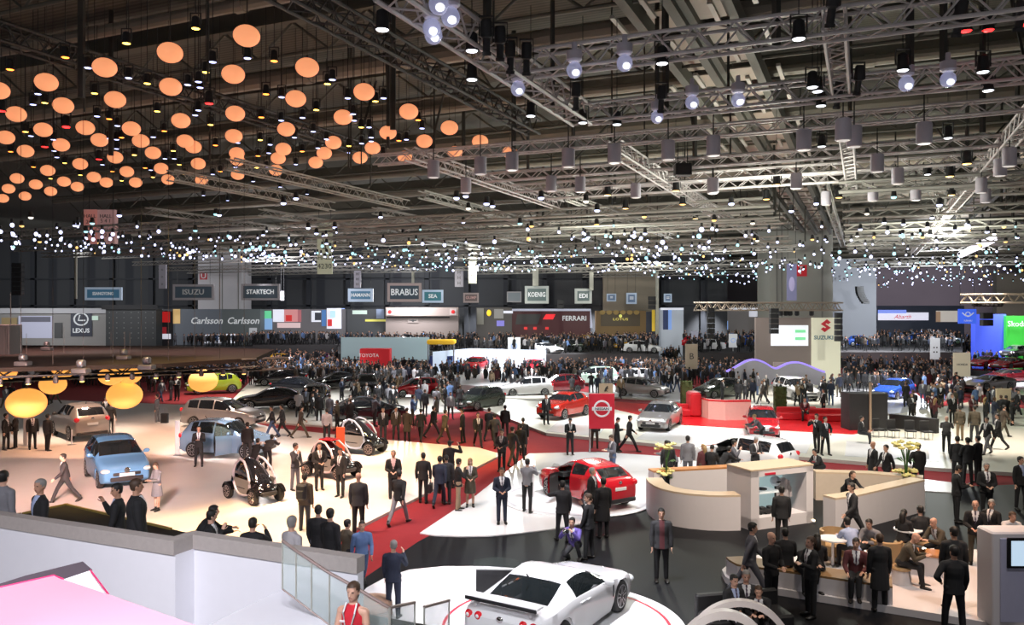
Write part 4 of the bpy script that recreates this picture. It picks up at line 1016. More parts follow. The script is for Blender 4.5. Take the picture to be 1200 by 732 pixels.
        for z, a, b, f in S:
            rings.append([hc + M @ V3(a * math.cos(2 * PI * q / 18) * k, (-f + b * math.sin(2 * PI * q / 18)) * k, z * k) for q in range(18)])
        mb.loft(rings)
        g = lambda x, y, z: hc + M @ V3(x * k, y * k, z * k)
        mb.tube([g(0, -.088, .012), g(0, -.104, -.018), g(0, -.114, -.036), g(0, -.094, -.045)], [.008 * k, .012 * k, .016 * k, .010 * k], 8)
        capsule(mb, [g(-.02, -.089, -.066), g(.02, -.089, -.066)], [.008 * k, .008 * k], 6)
        capsule(mb, [g(-.04, -.086, .022), g(.04, -.086, .022)], [.008 * k, .008 * k], 6)
        for q in (-1, 1): mb.ell(g(q * .077, .006, -.015), (.012 * k, .02 * k, .032 * k), 8, 6)
    def hair(s, style, n=20):
        """cap of hair over the skull; style short / long / bun / crop"""
        k = s.k; nb, hc = s.headpos(); M = s.headM(); mb = MB()
        S = [(-.075, .050, .068, -.012), (-.05, .073, .094, 0), (-.01, .082, .104, 0), (.03, .085, .108, -.004), (.07, .081, .102, -.006), (.1, .062, .080, -.006), (.122, .03, .04, -.005), (.127, .008, .01, -.005)]
        rings = [[(a * math.cos(2 * PI * q / n) * k, (-f + b * math.sin(2 * PI * q / n)) * k, z * k) for q in range(n)] for z, a, b, f in S]
        vs = [p for r in rings for p in r]; fs = []
        for i in range(len(rings) - 1):
            for j in range(n):
                c = [vs[i * n + j], vs[i * n + (j + 1) % n], vs[(i + 1) * n + (j + 1) % n], vs[(i + 1) * n + j]]
                y = sum(p[1] for p in c) / 4 / k; z = sum(p[2] for p in c) / 4 / k
                if (y < -.045 and z < .062) or (y < .012 and z < -.0) or (style == 'crop' and z < .0 and y < .03): continue
                fs.append((i * n + j, i * n + (j + 1) % n, (i + 1) * n + (j + 1) % n, (i + 1) * n + j))
        fs.append(tuple((len(rings) - 1) * n + j for j in range(n)))
        mb.add([hc + M @ V3(*v) for v in vs], fs)
        g = lambda x, y, z: hc + M @ V3(x * k, y * k, z * k)
        if style == 'long': mb.tube([g(0, .06, .05), g(0, .085, -.06), g(0, .095, -.16), g(0, .09, -.27), g(0, .085, -.31)], [.06 * k, .085 * k, .085 * k, .06 * k, .02 * k], 10)
        if style == 'bun': mb.tube([g(0, .08, .03), g(0, .12, .01), g(0, .135, -.06), g(0, .12, -.14)], [.04 * k, .035 * k, .03 * k, .012 * k], 8)
        return mb

def remesh(mb, vox, keep=1.0, smooth=2, name='body'):
    me = bpy.data.meshes.new('tmp'); me.from_pydata(mb.v, [], mb.f); me.update()
    o = bpy.data.objects.new('tmp', me); COL.objects.link(o)
    r = o.modifiers.new('r', 'REMESH'); r.mode = 'VOXEL'; r.voxel_size = vox
    if smooth:
        w = o.modifiers.new('s', 'SMOOTH'); w.iterations = smooth; w.factor = .5
    if keep < 1:
        d = o.modifiers.new('d', 'DECIMATE'); d.ratio = keep
    out = bpy.data.meshes.new_from_object(o.evaluated_get(bpy.context.evaluated_depsgraph_get()))
    bpy.data.objects.remove(o); bpy.data.meshes.remove(me)
    out.name = name; out.polygons.foreach_set('use_smooth', [True] * len(out.polygons))
    return out
def centers(me):
    c = np.empty(len(me.polygons) * 3); me.polygons.foreach_get('center', c); return c.reshape(-1, 3)
def normals(me):
    c = np.empty(len(me.polygons) * 3); me.polygons.foreach_get('normal', c); return c.reshape(-1, 3)
def set_slots(me, idx, n):
    me.materials.clear()
    for _ in range(n): me.materials.append(None)
    me.polygons.foreach_set('material_index', np.asarray(idx, dtype=np.int32)); me.update()

PCACHE = {}
HEMS = {'jacket': (-.10, .182, .128), 'coat': (-.42, .20, .16), 'tee': (-.02, .17, .122), 'dress': (-.40, .21, .17), 'vest': (-.40, .20, .15), 'open': (-.12, .19, .135)}
def near_parts(pname, fem, top, bulk, hairstyle, legbare):
    key = (pname, fem, top, bulk, hairstyle, legbare)
    if key in PCACHE: return PCACHE[key]
    f = Fig(pname, 1.75 if not fem else 1.68, fem, bulk); D = {}
    mb = MB(); f.torso(mb); f.arms(mb); f.hands(mb); f.legs(mb, bare=legbare); f.feet(mb); f.head(mb)
    me = remesh(mb, .0085, .30, 1, 'person_body')
    nb, hc = f.headpos(); M = f.headM().inverted(); k = f.k
    c = centers(me); loc = (c - np.array(hc)) @ np.array(M).T / k
    idx = np.zeros(len(c), int)
    for q in (-1, 1):
        idx[(np.abs(loc[:, 0] - q * .031) < .013) & (np.abs(loc[:, 2] - .004) < .008) & (loc[:, 1] < -.06)] = 1
    idx[(np.abs(loc[:, 0]) < .024) & (np.abs(loc[:, 2] + .066) < .007) & (loc[:, 1] < -.07)] = 2
    set_slots(me, idx, 3); D['body'] = me
    seated = f.P['seat'] is not None
    hem = HEMS[top]
    if seated and top in ('jacket', 'coat'): hem = (-.03, .185, .13)
    mb = MB(); f.torso(mb, .016 if top != 'vest' else .007, hem=hem, yoke=top != 'vest')
    if top != 'vest': f.arms(mb, .015, .93 if top != 'tee' else .9)
    me = remesh(mb, .013, .5, 2, 'jacket'); c = centers(me); n_ = normals(me)
    rel = c - np.array(f.J['base']); sp, fw = np.array(f.J['sp']), np.array(f.J['fw']); t = rel @ sp / k; y = rel @ fw / k; x = rel[:, 0] / k
    v = (t > .22) & (t < .57) & (y > .03) & (n_ @ fw > .25) & (np.abs(x) < .018 + .065 * np.clip((t - .2) / .3, 0, 1.1)) if top in ('jacket', 'coat') else (t > -.2) & (t < .57) & (y > .03) & (n_ @ fw > .2) & (np.abs(x) < .06) if top == 'open' else np.zeros(len(c), bool)
    tie = v & (np.abs(x) < .017)
    for nm, sel in (('jacket', ~v), ('shirt_front', v & ~tie), ('tie', tie)):
        if not sel.any(): continue
        b = bmesh.new(); b.from_mesh(me); b.faces.ensure_lookup_table()
        bmesh.ops.delete(b, geom=[fc for fc in b.faces if not sel[fc.index]], context='FACES')
        m2 = bpy.data.meshes.new(nm); b.to_mesh(m2); b.free(); m2.materials.append(None); D[nm] = m2
    if not legbare:
        mb = MB(); f.legs(mb, .012, .96); me = remesh(mb, .013, .5, 2, 'trousers'); me.materials.clear(); me.materials.append(None); D['trousers'] = me
    for n in 'lr':
        mb = MB(); f.feet(mb, .006, n); me = mb.mesh('shoe', shoe_m, 60); D['shoe_' + n] = me
    if hairstyle != 'bald':
        mb = f.hair(hairstyle); me = mb.mesh('hair', HAIR['black'], 80); D['hair'] = me
    PCACHE[key] = (D, f); return PCACHE[key]
def dye(o, m):
    o.material_slots[0].link = 'OBJECT'; o.material_slots[0].material = m
PEOPLE = []
def person(loc, rz, pname, label, top='jacket', jc='black', tc='black', sc=None, hair='black', style='short', skin=0, fem=False, bulk=1.0, h=None, tie=True, legbare=False, group=None):
    D, f = near_parts(pname, fem, top, bulk, style, legbare)
    o = link('person', D['body'], None, loc, R(rz)); tag(o, label, 'person', group)
    s = (h / (1.68 if fem else 1.75)) if h else 1.0; o.scale = (s, s, s)
    for i, m in enumerate((SKIN[skin], eye_m, lip_m)):
        o.material_slots[i].link = 'OBJECT'; o.material_slots[i].material = m
    jn = {'jacket': 'jacket', 'coat': 'coat', 'tee': 'top', 'dress': 'dress', 'vest': 'dress', 'open': 'jacket'}[top]
    dye(link(jn, D['jacket'], o), CL[jc])
    if 'shirt_front' in D: dye(link('shirt', D['shirt_front'], o), sc or shirt_w)
    if 'tie' in D: dye(link('tie' if tie else 'shirt', D['tie'], o), tie_m if tie else (sc or shirt_w))
    if 'trousers' in D: dye(link('trousers', D['trousers'], o), CL[tc])
    for n in 'lr': link('shoe', D['shoe_' + n], o)
    if 'hair' in D: dye(link('hair', D['hair'], o), HAIR[hair])
    global PLAST
    PLAST = (o, f, s)
    PEOPLE.append((loc[0], loc[1])); return o, f, s
def held(o, f, s, hand, build, name, m, off=(0, 0, -.12)):
    """an object of its own placed in a person's hand"""
    p = f.J['wr' + hand] + f.J['hd' + hand] * .1
    w = Matrix.Translation(o.location) @ Matrix.Rotation(o.rotation_euler.z, 4, 'Z') @ Matrix.Scale(s, 4) @ p
    mb = MB(); build(mb); return mb.build(name, m, None, w + Vector(off), o.rotation_euler.z)

# distant visitors: one continuous mesh each, regions coloured by material slot
MID = {}
def mid_mesh(pname, fem, top, style, vox, keep):
    key = (pname, fem, top, style, vox)
    if key in MID: return MID[key]
    f = Fig(pname, 1.75 if not fem else 1.66, fem, 1.06); k = f.k; J = f.J
    hem = HEMS[top]
    if f.P['seat'] and top != 'tee': hem = (-.03, .185, .13)
    mb = MB(); f.torso(mb, .014, hem=hem); f.arms(mb, .012); f.hands(mb, False); f.legs(mb, .010); f.feet(mb, .004); f.head(mb)
    nb, hc = f.headpos(); M = f.headM()
    mb.ell(hc + M @ V3(0, .012, .03) * k, (.084 * k, .104 * k, .095 * k), 14, 9)
    if style == 'long': mb.tube([hc + M @ V3(0, .06, .03), hc + M @ V3(0, .085, -.1), hc + M @ V3(0, .08, -.28)], [.06, .085, .04], 10)
    me = remesh(mb, vox, keep, 2, 'visitor'); c = centers(me)
    bones = []
    for n in 'lr':
        bones += [(J['sh' + n], J['el' + n], .055, 2), (J['el' + n], J['wr' + n], .045, 2), (J['wr' + n] + J['hd' + n] * .03, J['wr' + n] + J['hd' + n] * .15, .03, 0), (J['hip' + n], J['kn' + n], .08, 3), (J['kn' + n], J['an' + n], .05, 3), (J['an' + n] + V3(0, 0, -.05), J['an' + n] + V3(0, 0, -.05) + J['foot' + n] * .17, .035, 4)]
    b0, sp = J['base'], J['sp']
    bones += [(b0 - V3(0, 0, .06 if hem[0] > -.2 else .30) , b0 + sp * .46 * k, .15, 2), (nb, hc - J['hsp'] * .08, .05, 0), (hc - J['hsp'] * .02, hc + J['hsp'] * .03, .09, 0)]
    best = np.full(len(c), 9.); idx = np.zeros(len(c), int)
    for p, q, r, tg in bones:
        p, q = np.array(p), np.array(q); d = q - p; t = np.clip(((c - p) @ d) / (d @ d), 0, 1); e = np.linalg.norm(c - (p + t[:, None] * d), axis=1) - r
        w = e < best; best[w] = e[w]; idx[w] = tg
    loc = (c - np.array(hc)) @ np.array(M.inverted()).T / k
    hd = (idx == 0) & (np.abs(loc[:, 2]) < .2) & (np.linalg.norm(loc, axis=1) < .16)
    hair = hd & (((loc[:, 2] > .055) | (loc[:, 1] > .0)) & (loc[:, 2] > -.06))
    if style != 'bald': idx[hair] = 1
    if style == 'long': idx[(loc[:, 1] > .02) & (loc[:, 2] < 0) & (loc[:, 2] > -.34) & (np.abs(loc[:, 0]) < .09) & (loc[:, 1] > .03)] = 1
    if top == 'jacket':
        rel = c - np.array(b0); t = rel @ np.array(sp); y = rel @ np.array(J['fw'])
        idx[(idx == 2) & (t > .25) & (t < .57) & (y > .05) & (np.abs(rel[:, 0]) < .015 + .06 * (t - .2) / .3)] = 5
    set_slots(me, idx, 6); MID[key] = me; return me
def visitor(loc, rz, pname, label, jc, tc, sc=None, hair='black', style='short', skin=0, fem=False, top='jacket', s=1.0, group=None, vox=.024, keep=.5):
    me = mid_mesh(pname, fem, top, style, vox, keep); o = link('person', me, None, loc, R(rz)); o.scale = (s, s, s); tag(o, label, 'person', group)
    for i, m in enumerate((SKIN[skin], HAIR[hair], CL[jc], CL[tc], shoe_m, sc or shirt_w)):
        o.material_slots[i].link = 'OBJECT'; o.material_slots[i].material = m
    PEOPLE.append((loc[0], loc[1])); return o
# ---------------------------------------------------------------- cars
def paint(n, c, metal=.25, rough=.22): return mat('paint_' + n, c, rough, metal, coat=1.0, var=0)
PT = {n: paint(n, c, *x) for n, (c, *x) in dict(white=((.80, .80, .82), 0), red=((.50, .008, .018), .1), lightblue=((.16, .40, .74), .3), paleblue=((.30, .47, .68), .4), silver=((.44, .42, .42), .7, .28), champagne=((.42, .37, .34), .6, .3), black=((.010, .010, .012), .2, .12), lime=((.34, .45, .03), .2), darkgreen=((.045, .06, .045), .5), mint=((.50, .68, .58), .2), orange=((.52, .025, .015), .2), magenta=((.45, .04, .32), .2), yellow=((.75, .42, .02), .1), blue=((.03, .10, .48), .2), grey=((.14, .15, .16), .6), darkred=((.20, .012, .02), .3), skyblue=((.45, .58, .80), .2)).items()}
trim_black = mat('car_trim_black', (.018, .018, .02), .5, var=0)
chrome = mat('car_chrome', (.7, .7, .72), .12, 1.0, var=0)
head_l = mat('headlight_clear', (.75, .78, .82), .08, .2, coat=1, var=0); head_on = mat('headlight_on', (1, 1, 1), .1, emit=6, ecol=(.8, .75, 1), var=0)
tail_l = mat('tail_light_red', (.5, .01, .02), .15, coat=1, var=0, emit=.15, ecol=(1, .02, .03)); plate_m = mat('number_plate', (.75, .75, .76), .4, var=0)
interior_m = mat('car_interior', (.035, .035, .038), .8); seat_m = mat('car_seat', (.09, .10, .10), .8)
glass_see = mat('car_glass_clear', (.012, .016, .018), .04, coat=1, var=0, alpha=.80)

glass_door = mat('door_glass_clear', (.30, .40, .36), .05, var=0, alpha=.35)
CARS = dict(
 hatch=dict(L=4.05, W=1.74, H=1.50, R=.31, xf=.78, xr=3.34, top=[(0,.60),(.08,.73),(.3,.82),(1.0,.96),(1.12,1.0),(1.85,1.41),(2.4,1.5),(3.2,1.47),(3.58,1.41),(3.92,1.02),(4.0,.95),(4.05,.78)], belt=[(0,.58),(.3,.74),(1.1,.90),(2.2,.97),(3.6,1.05),(4.05,.85)], ws=(1.14, 1.83), rg=(3.6, 3.9), sw=(1.36, 3.42), pil=(2.3, 3.08)),
 mpv=dict(L=4.6, W=1.85, H=1.66, R=.33, xf=.9, xr=3.68, top=[(0,.66),(.08,.80),(.3,.92),(1.0,1.06),(1.1,1.08),(2.05,1.57),(2.6,1.66),(3.8,1.63),(4.2,1.56),(4.5,1.12),(4.56,1.05),(4.6,.85)], belt=[(0,.62),(.3,.82),(1.1,.98),(2.4,1.05),(4.2,1.13),(4.6,.92)], ws=(1.12, 2.02), rg=(4.22, 4.48), sw=(1.35, 4.05), pil=(2.45, 3.4)),
 suv=dict(L=4.25, W=1.82, H=1.63, R=.35, xf=.85, xr=3.48, top=[(0,.72),(.08,.86),(.3,.98),(1.1,1.08),(1.22,1.1),(1.95,1.54),(2.5,1.63),(3.4,1.59),(3.75,1.50),(4.12,1.13),(4.2,1.05),(4.25,.86)], belt=[(0,.68),(.3,.9),(1.1,1.0),(2.3,1.06),(3.7,1.16),(4.25,.95)], ws=(1.24, 1.92), rg=(3.77, 4.1), sw=(1.45, 3.5), pil=(2.4, 3.12), zb=.24),
 crossover=dict(L=4.13, W=1.78, H=1.57, R=.345, xf=.82, xr=3.35, top=[(0,.74),(.08,.88),(.3,.98),(1.0,1.08),(1.15,1.1),(1.75,1.45),(2.2,1.57),(2.9,1.53),(3.4,1.44),(3.85,1.16),(4.02,1.10),(4.13,.86)], belt=[(0,.70),(.3,.92),(1.1,1.02),(2.2,1.06),(3.0,1.14),(3.5,1.2),(4.13,.95)], ws=(1.17, 1.74), rg=(3.42, 3.86), sw=(1.36, 3.1), pil=(2.25,), zb=.24, wmul=[(0,.80),(.4,.97),(.8,1.0),(1.6,.95),(2.4,.95),(3.3,1.0),(3.8,.95),(4.13,.8)]),
 sedan=dict(L=4.6, W=1.80, H=1.45, R=.33, xf=.9, xr=3.65, top=[(0,.58),(.08,.70),(.3,.80),(1.2,.95),(1.3,.97),(2.05,1.36),(2.6,1.45),(3.2,1.40),(3.5,1.34),(4.1,1.04),(4.5,1.02),(4.6,.82)], belt=[(0,.56),(.3,.72),(1.2,.88),(2.4,.94),(3.9,1.0),(4.6,.88)], ws=(1.32, 2.03), rg=(3.48, 4.05), sw=(1.5, 3.72), pil=(2.45, 3.25)),
 coupe=dict(L=4.62, W=1.90, H=1.34, R=.355, xf=.95, xr=3.72, top=[(0,.52),(.08,.63),(.35,.74),(1.4,.90),(1.52,.92),(2.25,1.27),(2.65,1.34),(3.0,1.31),(3.22,1.26),(3.95,1.01),(4.45,1.0),(4.62,.80)], belt=[(0,.50),(.4,.68),(1.4,.84),(2.4,.90),(3.4,.97),(4.62,.9)], ws=(1.54, 2.23), rg=(3.24, 3.93), sw=(1.72, 3.12), pil=(), zb=.15, wmul=[(0,.78),(.3,.92),(.9,1.0),(1.8,.96),(2.8,.965),(3.6,1.0),(4.3,.97),(4.62,.86)]),
 sport=dict(L=4.45, W=1.92, H=1.18, R=.34, xf=.95, xr=3.55, top=[(0,.45),(.08,.52),(.6,.68),(1.3,.80),(1.4,.82),(2.2,1.13),(2.6,1.18),(3.0,1.14),(3.3,1.08),(4.0,.95),(4.3,.92),(4.45,.75)], belt=[(0,.42),(.5,.6),(1.3,.74),(2.4,.82),(3.4,.9),(4.45,.8)], ws=(1.42, 2.18), rg=(3.1, 3.9), sw=(1.65, 3.0), pil=(), zb=.13))

def smooth_fn(pts, L, sig=.05):
    g = np.arange(-.4, L + .4, .01); y = np.interp(g, [p[0] for p in pts], [p[1] for p in pts])
    kx = np.arange(-20, 21) * .01; kern = np.exp(-(kx / sig) ** 2 / 2); kern /= kern.sum()
    y = np.convolve(np.pad(y, 20, 'edge'), kern, 'valid')
    return lambda x: float(np.interp(x, g, y))

CCACHE = {}
def car_meshes(kind, fine):
    if (kind, fine) in CCACHE: return CCACHE[(kind, fine)]
    s = CARS[kind]; L, W, Hh, Rw = s['L'], s['W'], s['H'], s['R']; zb0 = s.get('zb', .2); ra = Rw + .055
    top = smooth_fn(s['top'], L, .045); belt = smooth_fn(s['belt'], L, .06)
    wm = s.get('wmul') or [(0,.80),(.12,.88),(.45,.97),(1.0,1.0),(L * .72,1.0),(L - .5,.97),(L - .1,.90),(L,.80)]
    wf = smooth_fn(wm, L, .07)
    rf = smooth_fn([(0,.80),(s['ws'][0],.80),(s['ws'][1],.70),(s['rg'][0],.67),(s['rg'][1],.74),(L,.80)], L, .08)
    zbf = smooth_fn([(0, zb0 + .12), (.12, zb0 + .02), (.3, zb0), (L - .3, zb0), (L - .12, zb0 + .06), (L, zb0 + .18)], L, .03)
    pw = .07
    brk = {0, .02, .05, .1, L - .1, L - .05, L - .02, L, *s['ws'], *s['rg'], *s['sw']}
    for p in s['pil']: brk |= {p - pw / 2, p + pw / 2}
    for xc in (s['xf'], s['xr']):
        for k in range(9): brk.add(xc + ra * math.cos(PI * k / 8))
    st = .075 if fine else .16
    xs = sorted(brk); out = [xs[0]]
    for a, b in zip(xs, xs[1:]):
        n = max(1, int(round((b - a) / st)))
        for k in range(1, n + 1): out.append(a + (b - a) * k / n)
    xs = [x for i, x in enumerate(out) if i == 0 or x - out[i - 1] > .004]
    rings = []
    for x in xs:
        e = min(1, max(0, min(x, L - x) / .06)); e = .86 + .14 * math.sqrt(max(0, 1 - (1 - e) ** 2))
        w = W / 2 * wf(x) * e; tp = top(x); bl = min(belt(x), tp - .035); zb = min(zbf(x), bl - .1); wr = w * rf(x) / .97
        hb = bl - zb
        pts = [(0, zb), (w * .74, zb), (w * .95, zb + .02), (w * .985, zb + .18 * hb), (w * 1.0, zb + .50 * hb), (w * .995, zb + .80 * hb), (w * .965, bl)]
        gh = tp - bl
        pts += [(w * .945, bl + min(.02, gh * .2)), (w * .945 * .52 + wr * .5, bl + gh * .48), (wr * 1.0, tp - max(.02, gh * .13)), (wr * .93, tp - gh * .045 - .006), (wr * .55, tp - .002), (0, tp)]
        res = []
        for i, (px, pz) in enumerate(pts):
            if 2 <= i <= 5:
                for xc in (s['xf'], s['xr']):
                    if abs(x - xc) < ra: pz = max(pz, min(Rw + math.sqrt(ra * ra - (x - xc) ** 2), bl - .02))
            res.append((px, pz))
        rings.append(res)
    M = 13; full = []
    for x, r in zip(xs, rings):
        y = x - L / 2
        full.append([(px, y, pz) for px, pz in r] + [(-px, y, pz) for px, pz in reversed(r[1:-1])])
    N = len(full[0]); parts = {'body': MB(), 'windscreen': MB(), 'rear_window': MB(), 'side_window_l': MB(), 'side_window_r': MB(), 'door_l': MB(), 'door_r': MB()}
    vs = [p for r in full for p in r]; fl = {k: [] for k in parts}
    for i in range(len(xs) - 1):
        xm = (xs[i] + xs[i + 1]) / 2
        for j in range(N):
            r = j if j < M - 1 else N - 1 - j; sd = 'l' if j < M - 1 else 'r'
            f = (i * N + j, i * N + (j + 1) % N, (i + 1) * N + (j + 1) % N, (i + 1) * N + j); k = 'body'
            if r >= 9 and s['ws'][0] < xm < s['ws'][1]: k = 'windscreen'
            elif r >= 9 + (1 if kind != 'coupe' else 1) and s['rg'][0] < xm < s['rg'][1]: k = 'rear_window'
            elif r in (7, 8) and s['sw'][0] < xm < s['sw'][1] and not any(abs(xm - p) < pw / 2 for p in s['pil']) and top(xm) - belt(xm) > .14: k = 'side_window_' + sd
            elif 2 <= r <= 6 and s['sw'][0] + .05 < xm < (s['pil'][0] if s['pil'] else s['sw'][1] - .1): k = 'door_' + sd
            fl[k].append(f)
    fl['body'] += [tuple(range(N - 1, -1, -1)), tuple((len(xs) - 1) * N + j for j in range(N))]
    me = {}
    for k in parts:
        used = sorted({v for f in fl[k] for v in f}); mp = {v: i for i, v in enumerate(used)}
        b = MB(); b.add([vs[v] for v in used], [[mp[v] for v in f] for f in fl[k]])
        me[k] = b
    CCACHE[(kind, fine)] = (me, s); return CCACHE[(kind, fine)]

def wheel_meshes(Rw, w=.21, spokes=5):
    t = MB(); t.lathe([(Rw * .66, -w / 2), (Rw * .9, -w / 2), (Rw * .985, -w / 2 + .03), (Rw, 0), (Rw * .985, w / 2 - .03), (Rw * .9, w / 2), (Rw * .66, w / 2)], n=28)
    r = MB(); r.lathe([(Rw * .68, w * .42), (Rw * .72, w * .50), (Rw * .66, w * .52), (Rw * .62, w * .40), (Rw * .60, w * .1)], n=28); r.lathe([(.001, w * .47), (.06, w * .47), (.075, w * .40), (.07, w * .2)], n=14)
    for k in range(spokes):
        a = 2 * PI * k / spokes; d = V3(math.cos(a), math.sin(a), 0); q = V3(-d.y, d.x, 0)
        for o in (-.035, .035): r.tube([d * .05 + q * o * .6 + V3(0, 0, w * .42), d * Rw * .66 + q * o * 1.5 + V3(0, 0, w * .44)], .02, 6)
    d = MB(); d.lathe([(.001, w * .1), (Rw * .66, w * .1), (Rw * .66, -w * .1), (.001, -w * .1)], n=20)
    return t, r, d

def make_car(kind, fine, pm, label, cat='car', door=None, lit=False, glass=None, open_deg=58):
    me, s = car_meshes(kind, fine); L, W, Hh, Rw = s['L'], s['W'], s['H'], s['R']
    t = thing('car', label, cat); gl = glass or glass_dark
    body = MB(); body.add(me['body'].v, me['body'].f)
    for sd in 'lr':
        if door == sd: continue
        body.add(me['door_' + sd].v, me['door_' + sd].f)
    bo = body.build('body', pm, t, smooth=38)
    b = bmesh.new(); b.from_mesh(bo.data); bmesh.ops.remove_doubles(b, verts=b.verts, dist=.0005); b.to_mesh(bo.data); b.free(); bo.data.set_sharp_from_angle(angle=R(38))
    me['windscreen'].build('windscreen', gl, t, smooth=60); me['rear_window'].build('rear_window', gl, t, smooth=60)
    for sd in 'lr':
        if door == sd:
            # front door swung open about its front edge, with its glass
            hx = (1 if sd == 'l' else -1) * W / 2 * .96; hy = s['sw'][0] + .05 - L / 2
            Mr = Matrix.Translation(V3(hx, hy, 0)) @ Matrix.Rotation(R(open_deg) * (-1 if sd == 'l' else 1), 4, 'Z') @ Matrix.Translation(V3(-hx, -hy, 0))
            dm = MB(); dm.v = [tuple(Mr @ V3(*v)) for v in me['door_' + sd].v]; dm.f = me['door_' + sd].f; dm.m = [0] * len(dm.f)
            sgn = (1 if sd == 'l' else -1)
            inner = MB(); inner.v = [tuple(Mr @ (V3(*v) - V3(sgn * .07, 0, 0))) for v in me['door_' + sd].v]; inner.f = [list(reversed(f)) for f in dm.f]; inner.m = [0] * len(dm.f)
            do = dm.build('door', pm, t); inner.build('door_lining', interior_m, do)
            pb = s['pil'][0] if s['pil'] else s['sw'][1]
            mv = me['side_window_' + sd]; f1 = [f for f in mv.f if sum(mv.v[i][1] for i in f) / len(f) < pb - L / 2]; f2 = [f for f in mv.f if f not in f1]
            us = sorted({i for f in f1 for i in f}); mp = {v: i for i, v in enumerate(us)}
            g1 = MB(); g1.add([Mr @ V3(*mv.v[i]) for i in us], [[mp[i] for i in f] for f in f1]); g1.build('door_glass', glass_door, do, smooth=60)
            if f2:
                us = sorted({i for f in f2 for i in f}); mp = {v: i for i, v in enumerate(us)}
                g2 = MB(); g2.add([mv.v[i] for i in us], [[mp[i] for i in f] for f in f2]); g2.build('side_window', gl, t, smooth=60)
        else: me['side_window_' + sd].build('side_window', gl, t, smooth=60)
    tb, rb, db = wheel_meshes(Rw)
    tm, rm, dm = tb.mesh('tyre', rubber, 50), rb.mesh('rim', rim_metal, 40), db.mesh('brake', trim_black, 40)
    for x in (s['xf'], s['xr']):
        for sg in (1, -1):
            o = link('wheel', tm, t, (sg * (W / 2 - .125), x - L / 2, Rw)); o.rotation_euler = (0, R(90) * sg, 0)
            q = link('rim', rm, o); link('brake_disc', dm, o)
    hz = np.interp(.2, [p[0] for p in s['top']], [p[1] for p in s['top']]); tz = np.interp(L - .12, [p[0] for p in s['top']], [p[1] for p in s['top']])
    m = MB()
    for sg in (1, -1):
        m = MB(); Mx = Matrix.Rotation(R(-sg * 35), 3, 'Z'); m.ell((sg * W * .375, -L / 2 + .17, hz - .16), (.17, .19, .085), 14, 8, M=Mx); m.build('headlight', head_on if lit else head_l, t, smooth=80)
        m = MB(); m.ell((sg * W * .385, L / 2 - .085, tz - .15), (.13, .12, .12 if kind not in ('sedan', 'coupe', 'sport') else .07), 12, 8)
        if kind != 'coupe': m.build('tail_light', tail_l, t, smooth=80)
        m = MB(); yy = s['sw'][0] + .15 - L / 2; zz = np.interp(s['sw'][0], [p[0] for p in s['belt']], [p[1] for p in s['belt']]) + .09
        m.ell((sg * (W / 2 + .09), yy, zz), (.115, .06, .075), 12, 8); m.cyl((sg * (W / 2 - .06), yy, zz - .06), (sg * (W / 2 + .06), yy, zz - .03), .025, n=6); m.build('wing_mirror', pm if kind != 'suv' else trim_black, t, smooth=70)
    m = MB(); m.rbox((0, -L / 2 + .01, hz - .26), (W * .52, .07, .10), .03); m.build('grille', trim_black, t)
    m = MB(); m.rbox((0, -L / 2 + .0, .36), (W * .62, .08, .14), .04); m.build('air_intake', trim_black, t)
    for yy, zz in ((-L / 2 - .035, .50), (L / 2 + .01, .62 if kind in ('coupe', 'sport') else .78)):
        m = MB(); m.rbox((0, yy, zz), (.50, .03, .11), .01); m.build('number_plate', plate_m, t)
    m = MB(); m.rbox((0, L / 2 - .03, .36), (W * .78, .12, .16), .05); m.build('rear_skirt', trim_black if kind in ('suv', 'crossover', 'mpv') else pm, t)
    if fine:
        m = MB(); m.ell((0, -L / 2 - .015, hz - .14), (.09, .03, .09), 14, 8); m.build('badge', chrome, t)
        m = MB(); m.ell((0, L / 2 - .005, tz - .10), (.075, .03, .06), 14, 8); m.build('badge', chrome, t)
        for sg in (1, -1):
            for xx in (s['pil'][0] - .22 if s['pil'] else 2.65, (s['pil'][1] if len(s['pil']) > 1 else s['sw'][1]) - .2):
                if door == ('l' if sg == 1 else 'r') and xx < 2.4: continue
                m = MB(); m.rbox((sg * (W / 2 * .985), xx - L / 2, np.interp(xx, [p[0] for p in s['belt']], [p[1] for p in s['belt']]) - .1), (.035, .18, .03), .012); m.build('door_handle', pm, t)
        m = MB(); m.rbox((0, .05, .42), (W * .86, L * .56, .3), .06); m.box((0, -L / 2 + s['ws'][0] + .28, s['H'] * .58), (W * .78, .3, .16)); m.build('cabin_floor', interior_m, t)
        for sg in (1, -1):
            yy = s['sw'][0] + .75 - L / 2
            m = MB(); m.rbox((sg * .36, yy, .62), (.48, .5, .16), .06); m.rbox((sg * .36, yy + .28, .88), (.46, .14, .55), .06); m.rbox((sg * .36, yy + .30, 1.2 if kind not in ('coupe',) else 1.1), (.26, .10, .16), .05); m.build('seat', seat_m, t)
        if kind != 'coupe':
            m = MB(); m.rbox((0, yy + 1.15, .86), (1.2, .14, .5), .06); m.rbox((0, yy + .9, .62), (1.2, .5, .16), .06); m.build('rear_bench', seat_m, t)
        m = MB(); m.tube([(0, L / 2 - s['L'] + s['ws'][1] + .06 + 1.2, Hh - .02), (0, L / 2 - s['L'] + s['ws'][1] + 1.36, Hh + .09)], [.02, .012], 6); m.build('aerial', trim_black, t)
    return t
def put(t, x, y, z, rz, label=None):
    p = at(x, y, z); t.location = p; t.rotation_euler = (0, 0, R(rz))
    if label: t['label'] = label
    CARPOS.append((p.x, p.y)); return t
CARPOS = []
